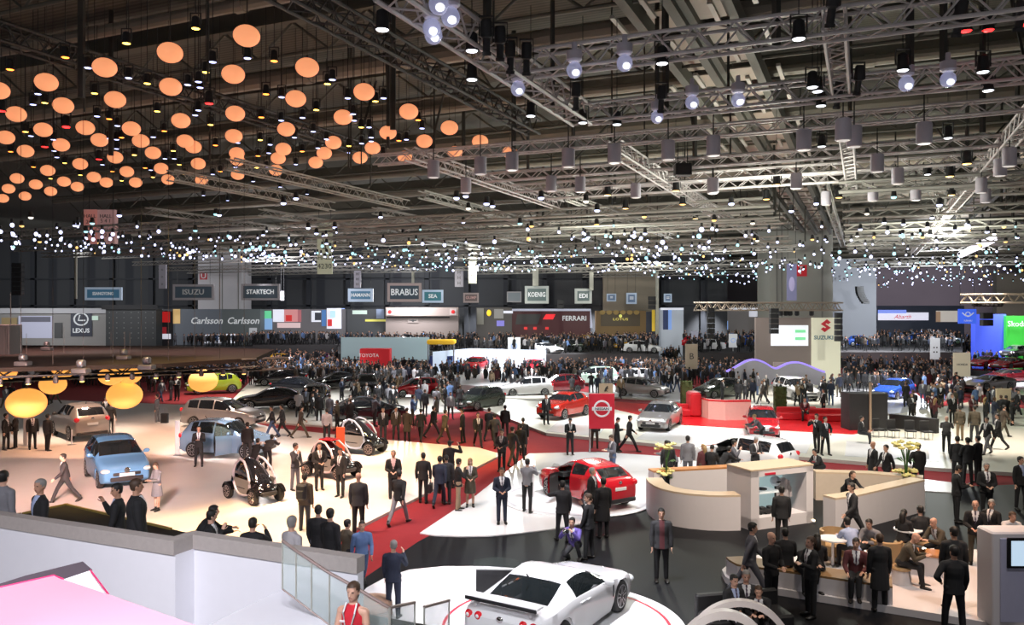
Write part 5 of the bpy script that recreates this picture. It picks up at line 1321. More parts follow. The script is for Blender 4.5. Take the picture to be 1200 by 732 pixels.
# 1 white coupe on the front turntable
t = make_car('coupe', True, PT['white'], 'white sports coupe seen from behind on the round turntable, far door open', door='l', glass=glass_see, open_deg=48)
t.location = (.95, 17.35, .10); t.rotation_euler = (0, 0, R(149)); CARPOS.append((.95, 17.35))
L_ = 4.62
m = MB(); m.rbox((0, L_ / 2 - .14, 1.16), (1.62, .26, .05), .02); m.build('spoiler', white_paint, t); sp_ = kids(t)[-1]
m = MB(); m.rbox((0, L_ / 2 - .02, 1.135), (1.60, .05, .075), .02); m.build('spoiler_edge', trim_black, sp_)
m = MB()
for q in (-.62, .62): m.rbox((q, L_ / 2 - .18, 1.05), (.06, .18, .2), .02)
m.build('spoiler_leg', white_paint, sp_)
for q in (-.72, -.50, .50, .72):
    m = MB(); m.ell((q, L_ / 2 - .035, .82), (.085, .06, .085), 16, 10); o = m.build('tail_light', tail_l, t, smooth=80); m = MB(); m.ell((q, L_ / 2 + .005, .82), (.042, .03, .042), 12, 8); m.build('tail_light_core', plate_m, o, smooth=80)
for sg in (1, -1):
    m = MB(); m.rbox((sg * .935, -L_ / 2 + 1.42, .62), (.02, .05, .26), .008, rz=0); m.build('side_vent', trim_black, t)
# 2 red crossover
t = make_car('crossover', True, PT['red'], 'red crossover seen from behind on the round turntable, driver door open', door='l', glass=glass_see, open_deg=60); put(t, 686, 585, .07, 212); t.scale = (.95,) * 3
# 3 light blue hatch, 4 pale blue hatch
t = make_car('hatch', True, PT['lightblue'], 'light blue electric hatchback facing the camera on the warm stage', glass=glass_see); put(t, 136, 562, .10, 36); t.scale = (1.06, 1.06, 1.15)
t = make_car('hatch', True, PT['paleblue'], 'pale blue electric hatchback seen from the side with its front door open', door='r', glass=glass_see, open_deg=66); put(t, 268, 533, .10, 80); t.scale = (1.02, 1.02, 1.13)
t = make_car('mpv', True, PT['silver'], 'silver grey people carrier seen from the side behind the pale blue hatchback'); put(t, 262, 499, .10, 80)
t = make_car('suv', True, PT['champagne'], 'silver beige crossover seen from behind at left, behind the light blue hatchback'); put(t, 93, 511, .10, 224); t.scale = (1.05, 1.05, 1.15)
t = make_car('hatch', True, PT['white'], 'white hatchback seen from the side on the white podium beyond the red aisle'); put(t, 617, 463, .12, -80)
t = make_car('crossover', True, PT['orange'], 'orange red crossover facing left beside the red logo board'); put(t, 661, 488, .16, -36)
t = make_car('sedan', True, PT['silver'], 'silver grey saloon facing left on the cream stage right of the red logo board'); put(t, 774, 500, .16, -24)
t = make_car('hatch', True, PT['red'], 'bright red hatchback facing the camera on the cream stage'); put(t, 893, 508, .16, -14); t.scale = (.96,) * 3
t = make_car('mpv', True, PT['white'], 'white people carrier seen from behind beyond the display cabinet, door open', door='l'); put(t, 872, 551, .04, 222); t.scale = (.93,) * 3
t = make_car('hatch', True, PT['darkgreen'], 'dark green hatchback facing left at the edge of the red aisle'); put(t, 562, 478, .05, -38)
t = make_car('suv', True, PT['lime'], 'lime green crossover partly hidden behind a low amber lantern'); put(t, 250, 460, .05, -62)
# mid distance cars: plain sets copied and repainted
protos = {k: make_car(k, False, PT['white'], 'x') for k in ('hatch', 'suv', 'sedan', 'mpv', 'sport')}
fams = {k: family(p) for k, p in protos.items()}
usedp = set()
def mid_car(kind, col, x, y, z, rz, label, lit=False):
    p = protos[kind]
    if kind in usedp: c = clone(p, None, fams[kind]); ch = [q for q in c.children]
    else: c = p; usedp.add(kind); ch = kids(p)
    for q in ch:
        b_ = q.name.split('.')[0]
        if b_ == 'body' or (b_ == 'wing_mirror' and kind != 'suv') or (b_ == 'rear_skirt' and kind not in ('suv', 'mpv')): repaint(q, PT[col])
        if lit and q.name.startswith('headlight'): repaint(q, head_on)
    p = at(x, y, z)
    for x0_, x1_, d0_ in ((396, 772, 90), (800, 884, 92), (985, 1128, 96)):
      if x0_ < x < x1_ and p.y > d0_ - 1.5:
        q = ad(x, 0, d0_ + 1.5 + (p.y - d0_) * .4); c.location = (q.x, q.y, 2.0); c.rotation_euler = (0, 0, R(rz)); c['label'] = label; CARPOS.append((q.x, q.y)); return c
    put(c, x, y, z, rz, label); return c
for a in [('sedan', 'black', 318, 478, .1, -74, 'glossy black saloon at the left end of the row of black cars'), ('suv', 'black', 368, 478, .1, 4, 'black off-roader with violet white headlights lit, facing the camera', True), ('sedan', 'black', 352, 462, .1, 76, 'black saloon behind the off-roader with lit headlights'), ('sedan', 'black', 392, 455, .1, -60, 'black saloon right of centre in the row of black cars'), ('sedan', 'black', 330, 451, .1, -80, 'black saloon just below the white car with the raised bonnet'),
          ('sport', 'white', 297, 441, .1, -62, 'white sports car at left among the black cars'), ('sport', 'white', 337, 436, .1, 78, 'low white sports car beyond the black cars'), ('sport', 'magenta', 377, 424, .1, -75, 'magenta sports car beyond the black cars'), ('sport', 'white', 372, 431, .1, 20, 'white sports car in front of the magenta one'), ('sport', 'black', 345, 424, .1, 80, 'black sports car left of the magenta one'), ('hatch', 'yellow', 335, 428, .1, 80, 'small yellow car far off at left of centre'),
          ('sedan', 'grey', 250, 431, .1, -70, 'dark grey car far off behind the lime crossover'), ('suv', 'black', 214, 436, .1, 70, 'black off-roader far off at left under the canopy edge'), ('suv', 'black', 430, 462, .1, 12, 'black off-roader in the crowd left of the red hatchback'), ('sedan', 'black', 432, 491, .05, 120, 'black saloon seen from behind in the crowd above the small electric cars'),
          ('hatch', 'red', 487, 464, .1, -68, 'red hatchback seen from the side in the crowd left of the red aisle'), ('sport', 'red', 478, 431, .1, -62, 'low red car beyond the red hatchback'), ('hatch', 'white', 494, 438, .1, -30, 'white small car right of the low red car'), ('sedan', 'darkred', 495, 421, .1, 80, 'dark red car far off beyond the low red car'), ('hatch', 'red', 556, 435, .6, -18, 'small red hatchback alone on the bright white podium'),
          ('hatch', 'red', 632, 437, .1, 35, 'red hatchback nose to the crowd right of the white placard'), ('sport', 'white', 640, 433, .1, 40, 'white car in front of the red one right of the white placard'), ('suv', 'skyblue', 640, 418, .1, -70, 'pale blue car far off beyond the red and white cars'), ('sedan', 'darkgreen', 664, 428, .1, -78, 'dark green car right of the red and white cars'), ('hatch', 'darkred', 655, 459, .1, -70, 'dark red car just right of the white hatchback'),
          ('mpv', 'mint', 694, 450, .1, -82, 'pale mint estate car seen from the side'), ('hatch', 'orange', 733, 443, .1, 82, 'orange red car behind the white and blue one'), ('hatch', 'white', 742, 450, .1, -66, 'white hatchback right of the pale mint estate car'), ('hatch', 'silver', 753, 464, .1, 60, 'silver car behind the silver saloon'), ('suv', 'black', 764, 438, .1, -75, 'black car right of the orange red one'), ('sedan', 'white', 752, 432, .1, 80, 'white car beyond the orange red one'),
          ('suv', 'yellow', 694, 413, .1, 78, 'yellow car far off, left of a pair'), ('sport', 'yellow', 737, 417, .1, -76, 'yellow car far off, right of a pair'), ('sedan', 'white', 730, 408, .1, 80, 'white car far off between the yellow pair'), ('sedan', 'skyblue', 712, 405, .1, 80, 'pale blue car far off beyond the yellow pair'),
          ('sedan', 'white', 827, 426, .1, -78, 'white car far off left of the taupe wall'), ('hatch', 'blue', 879, 412, .1, 78, 'blue car far off left of the taupe wall'), ('hatch', 'red', 818, 415, .1, 70, 'small red car far off left of the taupe wall'), ('mpv', 'white', 932, 467, .12, 8, 'white car nose on behind the green hedge block at right'), ('hatch', 'darkgreen', 842, 465, .12, -60, 'dark green car behind the red counter'),
          ('hatch', 'blue', 1048, 466, .12, -50, 'blue rally hatchback on the white stage at right'), ('sedan', 'white', 1036, 452, .12, -62, 'white car behind the blue rally hatchback'), ('sport', 'silver', 1158, 456, .35, -70, 'silver sports car with bright roof line on the white plinth'), ('sport', 'darkred', 1180, 447, .35, -75, 'dark red sports car behind the silver one'), ('sport', 'red', 1155, 430, .9, -64, 'red sports car on the black plinth, left of the pair'), ('sport', 'red', 1182, 432, .9, -60, 'red sports car on the black plinth, right of the pair'),
          ('suv', 'silver', 1190, 419, .9, -60, 'silver off-roader behind the red sports cars'), ('hatch', 'red', 1170, 413, .9, -70, 'red car farthest back in front of the green wall'), ('hatch', 'blue', 1010, 414, .1, 80, 'blue car in the far crowd right of the pillar'), ('sedan', 'blue', 1080, 405, .1, 78, 'blue car in the far crowd below the white light ceiling'), ('sedan', 'skyblue', 1108, 407, .1, 78, 'pale blue car in the far crowd below the bright blue sign'), ('sedan', 'grey', 440, 414, .1, 80, 'grey car by the pale aqua partition, left'), ('hatch', 'white', 473, 414, .1, 80, 'white car by the pale aqua partition, right')]:
    mid_car(*a)

# small two seat electric runabouts with open wheels
def runabout(label, frame_m, tint):
    t = thing('electric_runabout', label, 'car'); L, W = 2.32, 1.05
    b = MB(); S = [(-1.06, .16, .28, .46), (-.98, .40, .24, .62), (-.6, .47, .20, .80), (-.2, .49, .18, .80), (.35, .49, .18, .84), (.75, .46, .22, .94), (.98, .34, .28, .92), (1.06, .14, .36, .76)]
    b.loft([[(w * math.cos(a) * (1 if abs(math.cos(a)) < .7 else 1), y, (z0 + z1) / 2 + (z1 - z0) / 2 * math.sin(a)) for a in [2 * PI * q / 18 for q in range(18)]] for y, w, z0, z1 in S]); b.build('body', PT['black'], t, smooth=60)
    g = MB(); S = [(-.80, .26, .66, .70), (-.62, .34, .64, .90), (-.35, .39, .62, 1.18), (0, .41, .62, 1.40), (.35, .40, .64, 1.47), (.7, .35, .70, 1.36), (.92, .24, .78, 1.08), (.98, .12, .84, .92)]
    g.loft([[(w * (math.cos(a)) * (1 - .22 * max(0, math.sin(a))), y, (z0 + z1) / 2 + (z1 - z0) / 2 * math.sin(a)) for a in [2 * PI * q / 20 for q in range(20)]] for y, w, z0, z1 in S]); g.build('canopy', glass_dark, t, smooth=70)
    for sg in (1, -1):
        f = MB(); P_ = [(-.42, .30), (-.60, .55), (-.58, .80), (-.40, 1.12), (-.05, 1.40), (.25, 1.46), (.46, 1.30), (.52, 1.0), (.46, .66), (.30, .38), (.1, .28), (-.2, .26)]
        def xo(y, z): return sg * (.50 if z < .8 else .50 - .13 * ((z - .8) / .66) ** 1.6)
        P3 = [V3(xo(y, z), y, z) for y, z in P_]; cl = []
        for i in range(len(P3)):
            a, c = P3[i], P3[(i + 1) % len(P3)]; cl += [a, a.lerp(c, .5)]
        f.tube(cl + [cl[0]], .042, 8); d_ = f.build('door_frame', frame_m, t)
        pn = MB(); low = [p for p in cl if p.z < .86]; pn.add([(p.x * .97, p.y, p.z) for p in low] , [tuple(range(len(low)))]); pn.build('door_panel', tint, t, smooth=0)
    tb, rb, db = wheel_meshes(.28, .15, 5); tm, rm = tb.mesh('tyre', rubber, 50), rb.mesh('rim', mat('rim_bronze', (.5, .42, .38), .3, .8, var=0), 40)
    for y in (-.84, .84):
        for sg in (1, -1):
            o = link('wheel', tm, t, (sg * .50, y, .28)); o.rotation_euler = (0, R(90) * sg, 0); link('rim', rm, o)
            m = MB(); rings = []
            for k in range(9):
                a = R(15 + 150 * k / 8); rings.append([(sg * .50 + dx, y + rr * math.cos(a), .28 + rr * math.sin(a)) for dx, rr in ((-.09, .31), (.09, .31), (.085, .335), (-.085, .335))])
            m.loft(rings); m.build('fender', PT['black'], o.parent)
            m = MB(); m.cyl((sg * .2, y * .95, .34), (sg * .46, y, .28), .04, n=8); m.build('axle', trim_black, t)
    for sg in (1, -1):
        m = MB(); m.ell((sg * .22, -.95, .50), (.08, .06, .08), 12, 8); m.build('headlight', head_l, t, smooth=80)
    m = MB(); m.rbox((0, -1.02, .36), (.62, .16, .16), .06); m.build('front_bumper', trim_black, t); m = MB(); m.ell((0, -.98, .62), (.06, .03, .08), 12, 8); m.build('badge', chrome, t)
    m = MB(); m.rbox((0, .15, .62), (.44, .12, .7), .05); m.rbox((0, -.05, .42), (.44, .45, .14), .05); m.build('seat', seat_m, t)
    return t
door_tint = mat('door_panel_tint', (.22, .22, .20), .4, var=0)
t = runabout('black two-seat electric runabout with white door hoop, alone in front on the warm stage', mat('hoop_white', (.70, .68, .74), .3, .3, var=0), door_tint); put(t, 297, 585, .10, 48)
t = runabout('black two-seat electric runabout with pale blue hoop, behind the red-topped one', mat('hoop_blue', (.55, .62, .75), .3, .3, var=0), door_tint); put(t, 420, 530, .10, 68); t.scale = (1.1,) * 3
t = runabout('two-seat electric runabout with red and white hoop, half hidden by visitors', mat('hoop_redwhite', (.72, .60, .62), .3, .2, var=0), door_tint); put(t, 388, 558, .10, 60)
m = MB(); m.rbox((0, .1, 1.50), (.5, .7, .05), .02); m.build('roof_panel', PT['red'], t)
# ---------------------------------------------------------------- gallery parapet and foreground
concrete = mat('rail_concrete', (.40, .36, .34), .75, var=.10, scale=14, bump=.08)
wall_wht = mat('lit_white_wall', (.82, .82, .88), .5, var=.02)
dark_land = mat('dark_landing', (.020, .017, .013), .8, var=.15)
ZR = 3.3
Apt, Bpt, Cpt, Dpt = at(0, 598, ZR), at(183, 635, ZR), at(226, 621, ZR), at(402, 662, ZR)
Apt = Apt - V * 3.5
Bpt = Apt + V * (Bpt - Apt).dot(V); Cpt = Bpt + U * (Cpt - Bpt).dot(U); Dpt = Cpt + V * (Dpt - Cpt).dot(V)
w_ = .2
fr = [Apt - U * w_, Bpt - U * w_ + V * w_, Cpt - U * w_ + V * w_, Dpt - U * w_]
bk = [Apt, Bpt + V * 0, Cpt, Dpt]
m = MB()
for i in range(3):
    q = [bk[i], bk[i + 1], fr[i + 1], fr[i]]
    m.prism([(p.x, p.y) for p in q], ZR - .22, ZR)
struct(m.build('trim_parapet_rail', concrete, smooth=0), 'grey concrete coping on the white gallery parapet', 'parapet rail')
m = MB()
for i in range(3):
    q = [bk[i] - U * .03, bk[i + 1] - U * .03, fr[i + 1] + U * .03, fr[i] + U * .03]
    m.prism([(p.x, p.y) for p in q], 0, ZR - .22)
struct(m.build('wall_parapet', wall_wht, smooth=0), 'white gallery parapet with a step in its line', 'parapet')
# landing behind the parapet, descending to the right
far_e = [at(-60, 612, 2.1), at(25, 602, 2.1), at(78, 591, 2.1), at(203, 620, 2.1)]
Lr = Bpt + U * .1 - V * 1.6
m = MB(); m.prism([(p.x, p.y) for p in far_e] + [(Bpt.x - V.x * .55 + U.x * 3.1, Bpt.y - V.y * .55 + U.y * 3.1), (Bpt.x - V.x * .55 + U.x * .02, Bpt.y - V.y * .55 + U.y * .02), (Apt.x + U.x * .02, Apt.y + U.y * .02)], 0, 2.1)
struct(m.build('landing', dark_land, smooth=0), 'dark landing floor behind the parapet', 'landing')
m = MB()
for a, b in zip(far_e[:-1], far_e[1:]):
    d = (b - a).normalized(); n_ = Vector((d.y, -d.x, 0)); m.prism([(p.x, p.y) for p in (a + n_ * .02, b + n_ * .02, b + n_ * .07, a + n_ * .07)], 2.1, 2.14)
struct(m.build('trim_landing_edge', mat('edge_mustard', (.30, .22, .06), .6), smooth=0), 'mustard edging along the dark landing', 'edging')
m = MB(); z = 2.1; s0 = Bpt - V * .55
for k in range(5):
    z -= .17; a = s0 + V * (.42 * k); b = a + V * .42
    if k == 4: b = a + V * 1.7
    e0 = .02 if b.dot(V) < Cpt.dot(V) + 9 else .02
    off = (Cpt - Bpt).dot(U) + .05
    m.prism([(p.x, p.y) for p in (a + U * off, b + U * off, b + U * 3.1, a + U * 3.1)], 0, z)
struct(m.build('staircase', dark_land, smooth=0), 'dark stairs going down to the right behind the parapet', 'stairs')
# white angular reception roof, near left corner, its pink light put into the colour
t = thing('angular_canopy', 'angular glossy white canopy top painted with pink light in the near left corner', 'canopy')
pinkm = mat('pink_light_paint', (.80, .40, .53), .4, var=.04, scale=1.5); crim = mat('crimson_edge', (.70, .03, .16), .4, var=0)
z = 4.0
def pz(L_, z): return [at(x, y, z)[:2] for x, y in L_]
m = MB(); m.prism(pz([(-40, 697), (63, 674), (74, 678.5), (127, 696), (240, 736), (160, 860), (-120, 860)], z), z - .05, z); m.build('pink_light_panel', pinkm, t, smooth=0)
m = MB(); e = [at(*q, z) for q in ((-40, 697), (63, 674), (74, 678.5))]
m.tube([p + Vector((0, 0, .0)) for p in e], .012, 6); e = [at(*q, 3.97) for q in ((106, 668), (127, 696))]; m.tube(e, .01, 6); m.build('edge_strip', crim, t)
m = MB(); m.prism(pz([(70, 680), (107, 667.5), (129, 698), (100, 705)], 3.94), 3.88, 3.94); m.build('white_panel', mat('white_glow_panel', (.85, .84, .88), .4, var=0, emit=.3, ecol=(.9, .9, 1)), t, smooth=0)  # slight emission stands in for light falling on the white panel
m = MB(); m.prism(pz([(-40, 696), (30, 674), (97, 657.5), (108, 667), (74, 681), (60, 680), (-40, 702)], 3.86), 3.70, 3.86); m.build('recess_shade_slab', mat('recess_shade', (.10, .08, .10), .6), t, smooth=0)  # solid dark slab stands for the shaded slot
# white ramp floor at the foot of the parapet
m = MB(); q = [at(331, 690, 2.7), at(226, 741, 2.7), at(230, 800, 2.7), at(470, 800, 2.7)]
m.prism([(p.x, p.y) for p in q], 0, 2.7); struct(m.build('ramp_floor', wall_wht, smooth=0), 'white ramp floor beside the glass balustrade', 'ramp')
m = MB(); m.prism([(-3.3, 8.8), (-.9, 8.8), (-.9, 10.6), (-2.7, 10.6)], 0, 1.7); struct(m.build('stair_landing', wall_wht, smooth=0), 'white stair landing under the hostess', 'landing')
# glass balustrade
glass_b = mat('balustrade_glass', (.62, .75, .74), .05, trans=0, var=0, alpha=.30, spec=.6); railm = mat('rail_bronze', (.32, .24, .22), .4, .4)
def glass_rail(top, bottom, depth, label, posts):
    t = thing('glass_balustrade', label, 'balustrade')
    tp = [ad(x, y, d) for (x, y), d in zip(top, depth)]; bt = [ad(x, y, d) for (x, y), d in zip(bottom, depth)]
    m = MB(); m.tube(tp, .022, 8); m.build('handrail', railm, t)
    for i in range(len(tp) - 1):
        a, b, c, d = bt[i].lerp(bt[i + 1], .01), bt[i].lerp(bt[i + 1], .99), tp[i].lerp(tp[i + 1], .99), tp[i].lerp(tp[i + 1], .01)
        o = Vector((0, .012, 0)); m = MB(); m.add([a, b, c, d, a + o, b + o, c + o, d + o], [(0, 1, 2, 3), (7, 6, 5, 4), (0, 4, 5, 1), (1, 5, 6, 2), (2, 6, 7, 3), (3, 7, 4, 0)]); m.build('glass_panel', glass_b, t, smooth=0)
    for i in posts:
        m = MB(); m.tube([bt[i], tp[i]], .012, 6); m.build('post', mat('post_pale', (.5, .5, .45), .4, .3), t)
    m = MB(); m.tube(bt, .012, 6); m.build('base_rail', railm, t)
    return t
glass_rail([(331, 633), (347, 645), (365, 657), (386, 671), (410, 684), (456, 711.5)], [(331, 690), (347, 702), (365, 716), (386, 732), (410, 751), (456, 786)], [11.0, 10.9, 10.85, 10.8, 10.75, 10.65], 'sloping glass balustrade with bronze handrail going down to the hostess', (0, 1, 2, 3, 4, 5))
glass_rail([(457, 711.5), (486, 705.5)], [(457, 790), (486, 775)], [10.65, 11.3], 'short glass balustrade panel in front of the man in navy', (0, 1))
glass_rail([(497, 711), (526.5, 703)], [(497, 780), (526, 765)], [11.2, 11.9], 'short glass balustrade panel left of the white sports car', (0, 1))
for x, y, r, lb in ((394, 733, .30, 'tan round pouf behind the glass balustrade'), (436, 722, .45, 'tan leather pouf beside the man in navy')):
    p = at(x, y, .06); t = thing('pouf', lb, 'pouf', p); m = MB(); m.lathe([(r * .8, 0), (r, .06), (r, .30), (r * .9, .38), (r * .5, .41), (.001, .41)], n=20); m.build('cushion', mat('leather_tan', (.45, .28, .20), .6), t); m = MB(); m.ring((0, 0, .2), r + .004, .012, n=24, k=6); m.build('piping', mat('leather_dark', (.2, .12, .08), .6), t)
# white hoops at the bottom edge
for i, (x, y0, r, D, lb) in enumerate(((848, 714, 1.0, 15.0, 'front white arched hoop cut by the bottom picture edge'), (866, 702, 1.05, 16.2, 'rear white arched hoop with glittering rim, cut by the bottom picture edge'))):
    tp = ad(x, y0, D); t = thing('arched_hoop', lb, 'hoop', (tp.x, D, 0))
    m = MB(); rings = []
    for k in range(37):
        a = PI * k / 36; c, s_ = math.cos(a), math.sin(a); zt = tp.z
        rings.append([(r * c * f, yy, zt * s_ * (f if True else 1)) for f, yy in ((1, -.08), (1, .08), (.88, .08), (.88, -.08))])
    m.loft(rings); m.build('hoop', mat('hoop_cream', (.78, .72, .70), .4, var=.02), t)
    m = MB()
    for k in range(1, 36, 2):
        a = PI * k / 36; m.ell((r * .87 * math.cos(a), -.05, tp.z * .87 * math.sin(a)), (.022, .03, .022), 6, 5)
    m.build('stud', chrome, t)
    m = MB(); m.box((0, 0, .02), (2 * r + .2, .5, .04)); m.build('base_plate', black_gloss, t, smooth=0)

# ---------------------------------------------------------------- reception island with display cabinet
cw = mat('counter_white', (.70, .65, .66), .45, var=.02); cbeige = mat('counter_top_beige', (.62, .48, .34), .5, var=.04); corange = mat('counter_orange_wood', (.46, .20, .07), .5, var=.12, scale=8)
def counter(name, px, h, thick, label, top=cbeige, front=cw, z0=.01, plinth=True, inward=(0, 1)):
    pts = [at(x, y, z0) for x, y in px]; n = len(pts); off = []
    dm = pts[-1] - pts[0]; sgn = 1 if Vector((-dm.y, dm.x, 0)).dot(Vector((inward[0], inward[1], 0))) > 0 else -1
    for i in range(n):
        d = (pts[min(i + 1, n - 1)] - pts[max(i - 1, 0)]).normalized(); nn = Vector((-d.y, d.x, 0)) * sgn
        off.append(pts[i] + nn * thick)
    t = thing(name, label, 'counter'); poly = [(p.x, p.y) for p in pts] + [(p.x, p.y) for p in reversed(off)]
    m = MB(); m.prism(poly, z0, z0 + h - .06); m.build('front_panel', front, t, smooth=30)
    m = MB(); m.prism(poly, z0 + h - .06, z0 + h); m.build('worktop', top, t, smooth=30)
    return t
cv = [(757, 597), (760, 603), (766, 608), (775, 612.5), (790, 616.5), (808, 619.5), (830, 621.5), (850, 622), (868, 621.5)]
counter('reception_counter', cv, 1.10, .55, 'long curved white reception counter left of the display cabinet')
counter('back_counter', [(766, 586), (800, 584), (862, 580)], 1.05, .5, 'straight back counter with orange wood top left of the display cabinet', corange)
counter('back_counter', [(956, 586), (1020, 588), (1082, 594)], 1.02, .5, 'beige back counter right of the display cabinet along the red walkway', cbeige, mat('counter_cream', (.62, .52, .42), .5))
counter('reception_counter', [(979, 625), (1000, 622), (1040, 611), (1084, 599)], 1.08, .5, 'slanted white reception counter right of the display cabinet', inward=(-.2, 1))
# display cabinet
P0, P1 = at(880, 622, .01), at(953, 612, .01); dx = P1 - P0; wC = dx.length; rzC = math.atan2(dx.y, dx.x)
t = thing('display_cabinet', 'boxy white display cabinet with lit niche holding racing suit and helmet', 'cabinet', P0, rzC); hC = 1.87; dC = 1.15
m = MB(); m.box((wC / 2, dC / 2, .18), (wC, dC, .36)); m.box((wC / 2, dC / 2, hC - .13), (wC, dC, .2)); m.box((.16, dC / 2, hC / 2), (.32, dC, hC - .06)); m.box((wC - .14, dC / 2, hC / 2), (.28, dC, hC - .06)); m.build('case', cw, t, smooth=0)
m = MB(); m.box((wC / 2, dC / 2, hC - .015), (wC + .02, dC + .02, .05)); m.build('top_panel', cbeige, t, smooth=0)
m = MB(); m.box((wC / 2, dC - .05, hC / 2), (wC - .6, .06, hC - .4)); m.build('niche_back', mat('niche_aqua_glow', (.55, .68, .68), .5, emit=.35, ecol=(.6, .8, .8)), t, smooth=0)  # glowing back panel and shelf stand in for the niche lighting
m = MB(); m.box((wC / 2 - .35, .55, 1.06), (.95, .7, .04)); m.build('glass_shelf', mat('shelf_white_glow', (.8, .85, .85), .3, emit=.3), t, smooth=0)
m = MB(); m.box((.75, -.01, hC - .16), (.42, .02, .06)); m.build('red_lettering_strip', ring_red, t, smooth=0)
def cab(x, y, z): return P0 + Matrix.Rotation(rzC, 3, 'Z') @ Vector((x, y, z))
suit = mat('suit_white', (.72, .66, .66), .8)
o = thing('racing_suit', 'white racing suit on a black stand inside the lit niche', 'racing suit', cab(wC * .70, .55, .37), rzC)
m = MB(); rings_along(m, [V3(0, 0, .22), V3(0, 0, .5), V3(0, 0, .75), V3(0, 0, .95), V3(0, 0, 1.02)], [(.20, .14), (.21, .14), (.23, .14), (.22, .11), (.08, .07)], V3(1, 0, 0), 14); m.build('torso', suit, o)
for q in (-1, 1):
    m = MB(); m.tube([(q * .20, 0, .92), (q * .29, 0, .65), (q * .27, -.05, .40)], [.07, .065, .05], 10); m.build('sleeve', suit, o)
m = MB(); m.lathe([(.26, 0), (.24, .1), (.06, .2), (.04, .9)], n=14); m.build('stand', black_matte, o)
o = thing('crash_helmet', 'white and blue crash helmet beside the racing suit in the niche', 'helmet', cab(wC * .56, .5, 1.33), rzC); m = MB(); m.ell((0, 0, 0), (.16, .19, .17), 16, 12); m.build('shell', mat('helmet_white', (.75, .8, .88), .2, coat=1), o, smooth=80); m = MB(); m.ell((0, -.05, .0), (.13, .155, .06), 14, 8); m.build('visor', black_gloss, o, smooth=80)
m = MB(); m.cyl((0, 0, -.17), (0, 0, -.94), .03, n=8); m.build('stem', black_matte, o)
for q, lb in ((.30, 'small dark model car on the niche floor, left'), (.43, 'small dark model part on the niche floor, right')):
    o = thing('model_car', lb, 'model', cab(wC * q, .4, .37), rzC); m = MB(); m.rbox((0, 0, .10), (.34, .22, .10), .04); m.rbox((.02, 0, .18), (.18, .18, .08), .03); m.build('body', trim_black, o)
    for a_ in (-.11, .11):
        m = MB(); m.cyl((a_, -.12, .05), (a_, .12, .05), .05, n=10); m.build('wheel', rubber, o)
o = thing('steering_wheel', 'dark steering wheel lying on the glass shelf of the niche', 'steering wheel', cab(wC * .34, .5, 1.13), rzC); m = MB(); m.ring((0, 0, 0), .15, .022, n=20, k=6); m.build('rim', trim_black, o); m = MB(); m.tube([(-.14, 0, 0), (.14, 0, 0)], .02, 6); m.ell((0, 0, 0), (.05, .05, .025), 10, 6); m.build('spoke', trim_black, o)
o = thing('floor_lamp', 'small glowing uplight at the right foot of the display cabinet', 'uplight', at(953.5, 612.5, .012)); m = MB(); m.lathe([(.07, 0), (.07, .05), (.05, .07)], n=12); m.build('base', steel, o); m = MB(); m.ell((0, 0, .08), (.05, .05, .04), 10, 6); m.build('glow', lens('uplight', (1, .8, .5), 5), o)
# flower arrangements: tall dark vase with two tiers of yellow white blooms
leaf = mat('leaf_green', (.05, .13, .03), .6); bloom = mat('bloom_yellow', (.78, .70, .28), .6, var=.15, scale=20)
def flowers(x, y, z, s, label):
    p = at(x, y, z); t = thing('flower_vase', label, 'flowers', p); r = random.Random(int(x))
    m = MB(); m.lathe([(.10 * s, 0), (.13 * s, .03), (.11 * s, .5 * s), (.13 * s, .62 * s), (.12 * s, .62 * s)], n=16); m.build('vase', black_gloss, t)
    m = MB()
    for k in range(14):
        a = r.uniform(0, 6.3); q = V3(math.cos(a) * .12 * s, math.sin(a) * .12 * s, 0); zt = r.choice((.75, 1.3)) * s
        m.tube([(0, 0, .5 * s), q * .4 + V3(0, 0, zt * .8), q + V3(0, 0, zt)], .012 * s, 5)
        m.add([q * .6 + V3(0, 0, zt * .75), q * 1.6 + V3(.03, .03, zt * .82), q * 2.3 + V3(0, 0, zt * .78), q * 1.6 + V3(-.03, -.03, zt * .80)], [(0, 1, 2, 3)])
    m.build('foliage', leaf, t)
    for zt, n, rr in ((.70, 11, .24), (1.36, 11, .25)):
        m = MB()
        for k in range(n):
            a = 2 * PI * k / n + r.uniform(-.2, .2); q = V3(math.cos(a), math.sin(a), 0) * rr * s * r.uniform(.45, 1) + V3(0, 0, (zt + r.uniform(-.07, .1)) * s)
            for pz_ in range(5):
                b = 2 * PI * pz_ / 5; m.ell(q + V3(math.cos(b) * .045 * s, math.sin(b) * .045 * s, .01), (.045 * s, .045 * s, .03 * s), 6, 5)
            m.ell(q + V3(0, 0, .03 * s), (.03 * s, .03 * s, .03 * s), 6, 5)
        m.build('blossom', bloom, t)
    return t
flowers(780, 584, .01 + 1.10 if False else .04, 1.35, 'tall dark vase with two tiers of yellow white flowers left of the curved counter')
flowers(1062, 590, .02, 1.5, 'tall dark vase with two tiers of yellow flowers right of the slanted counter')

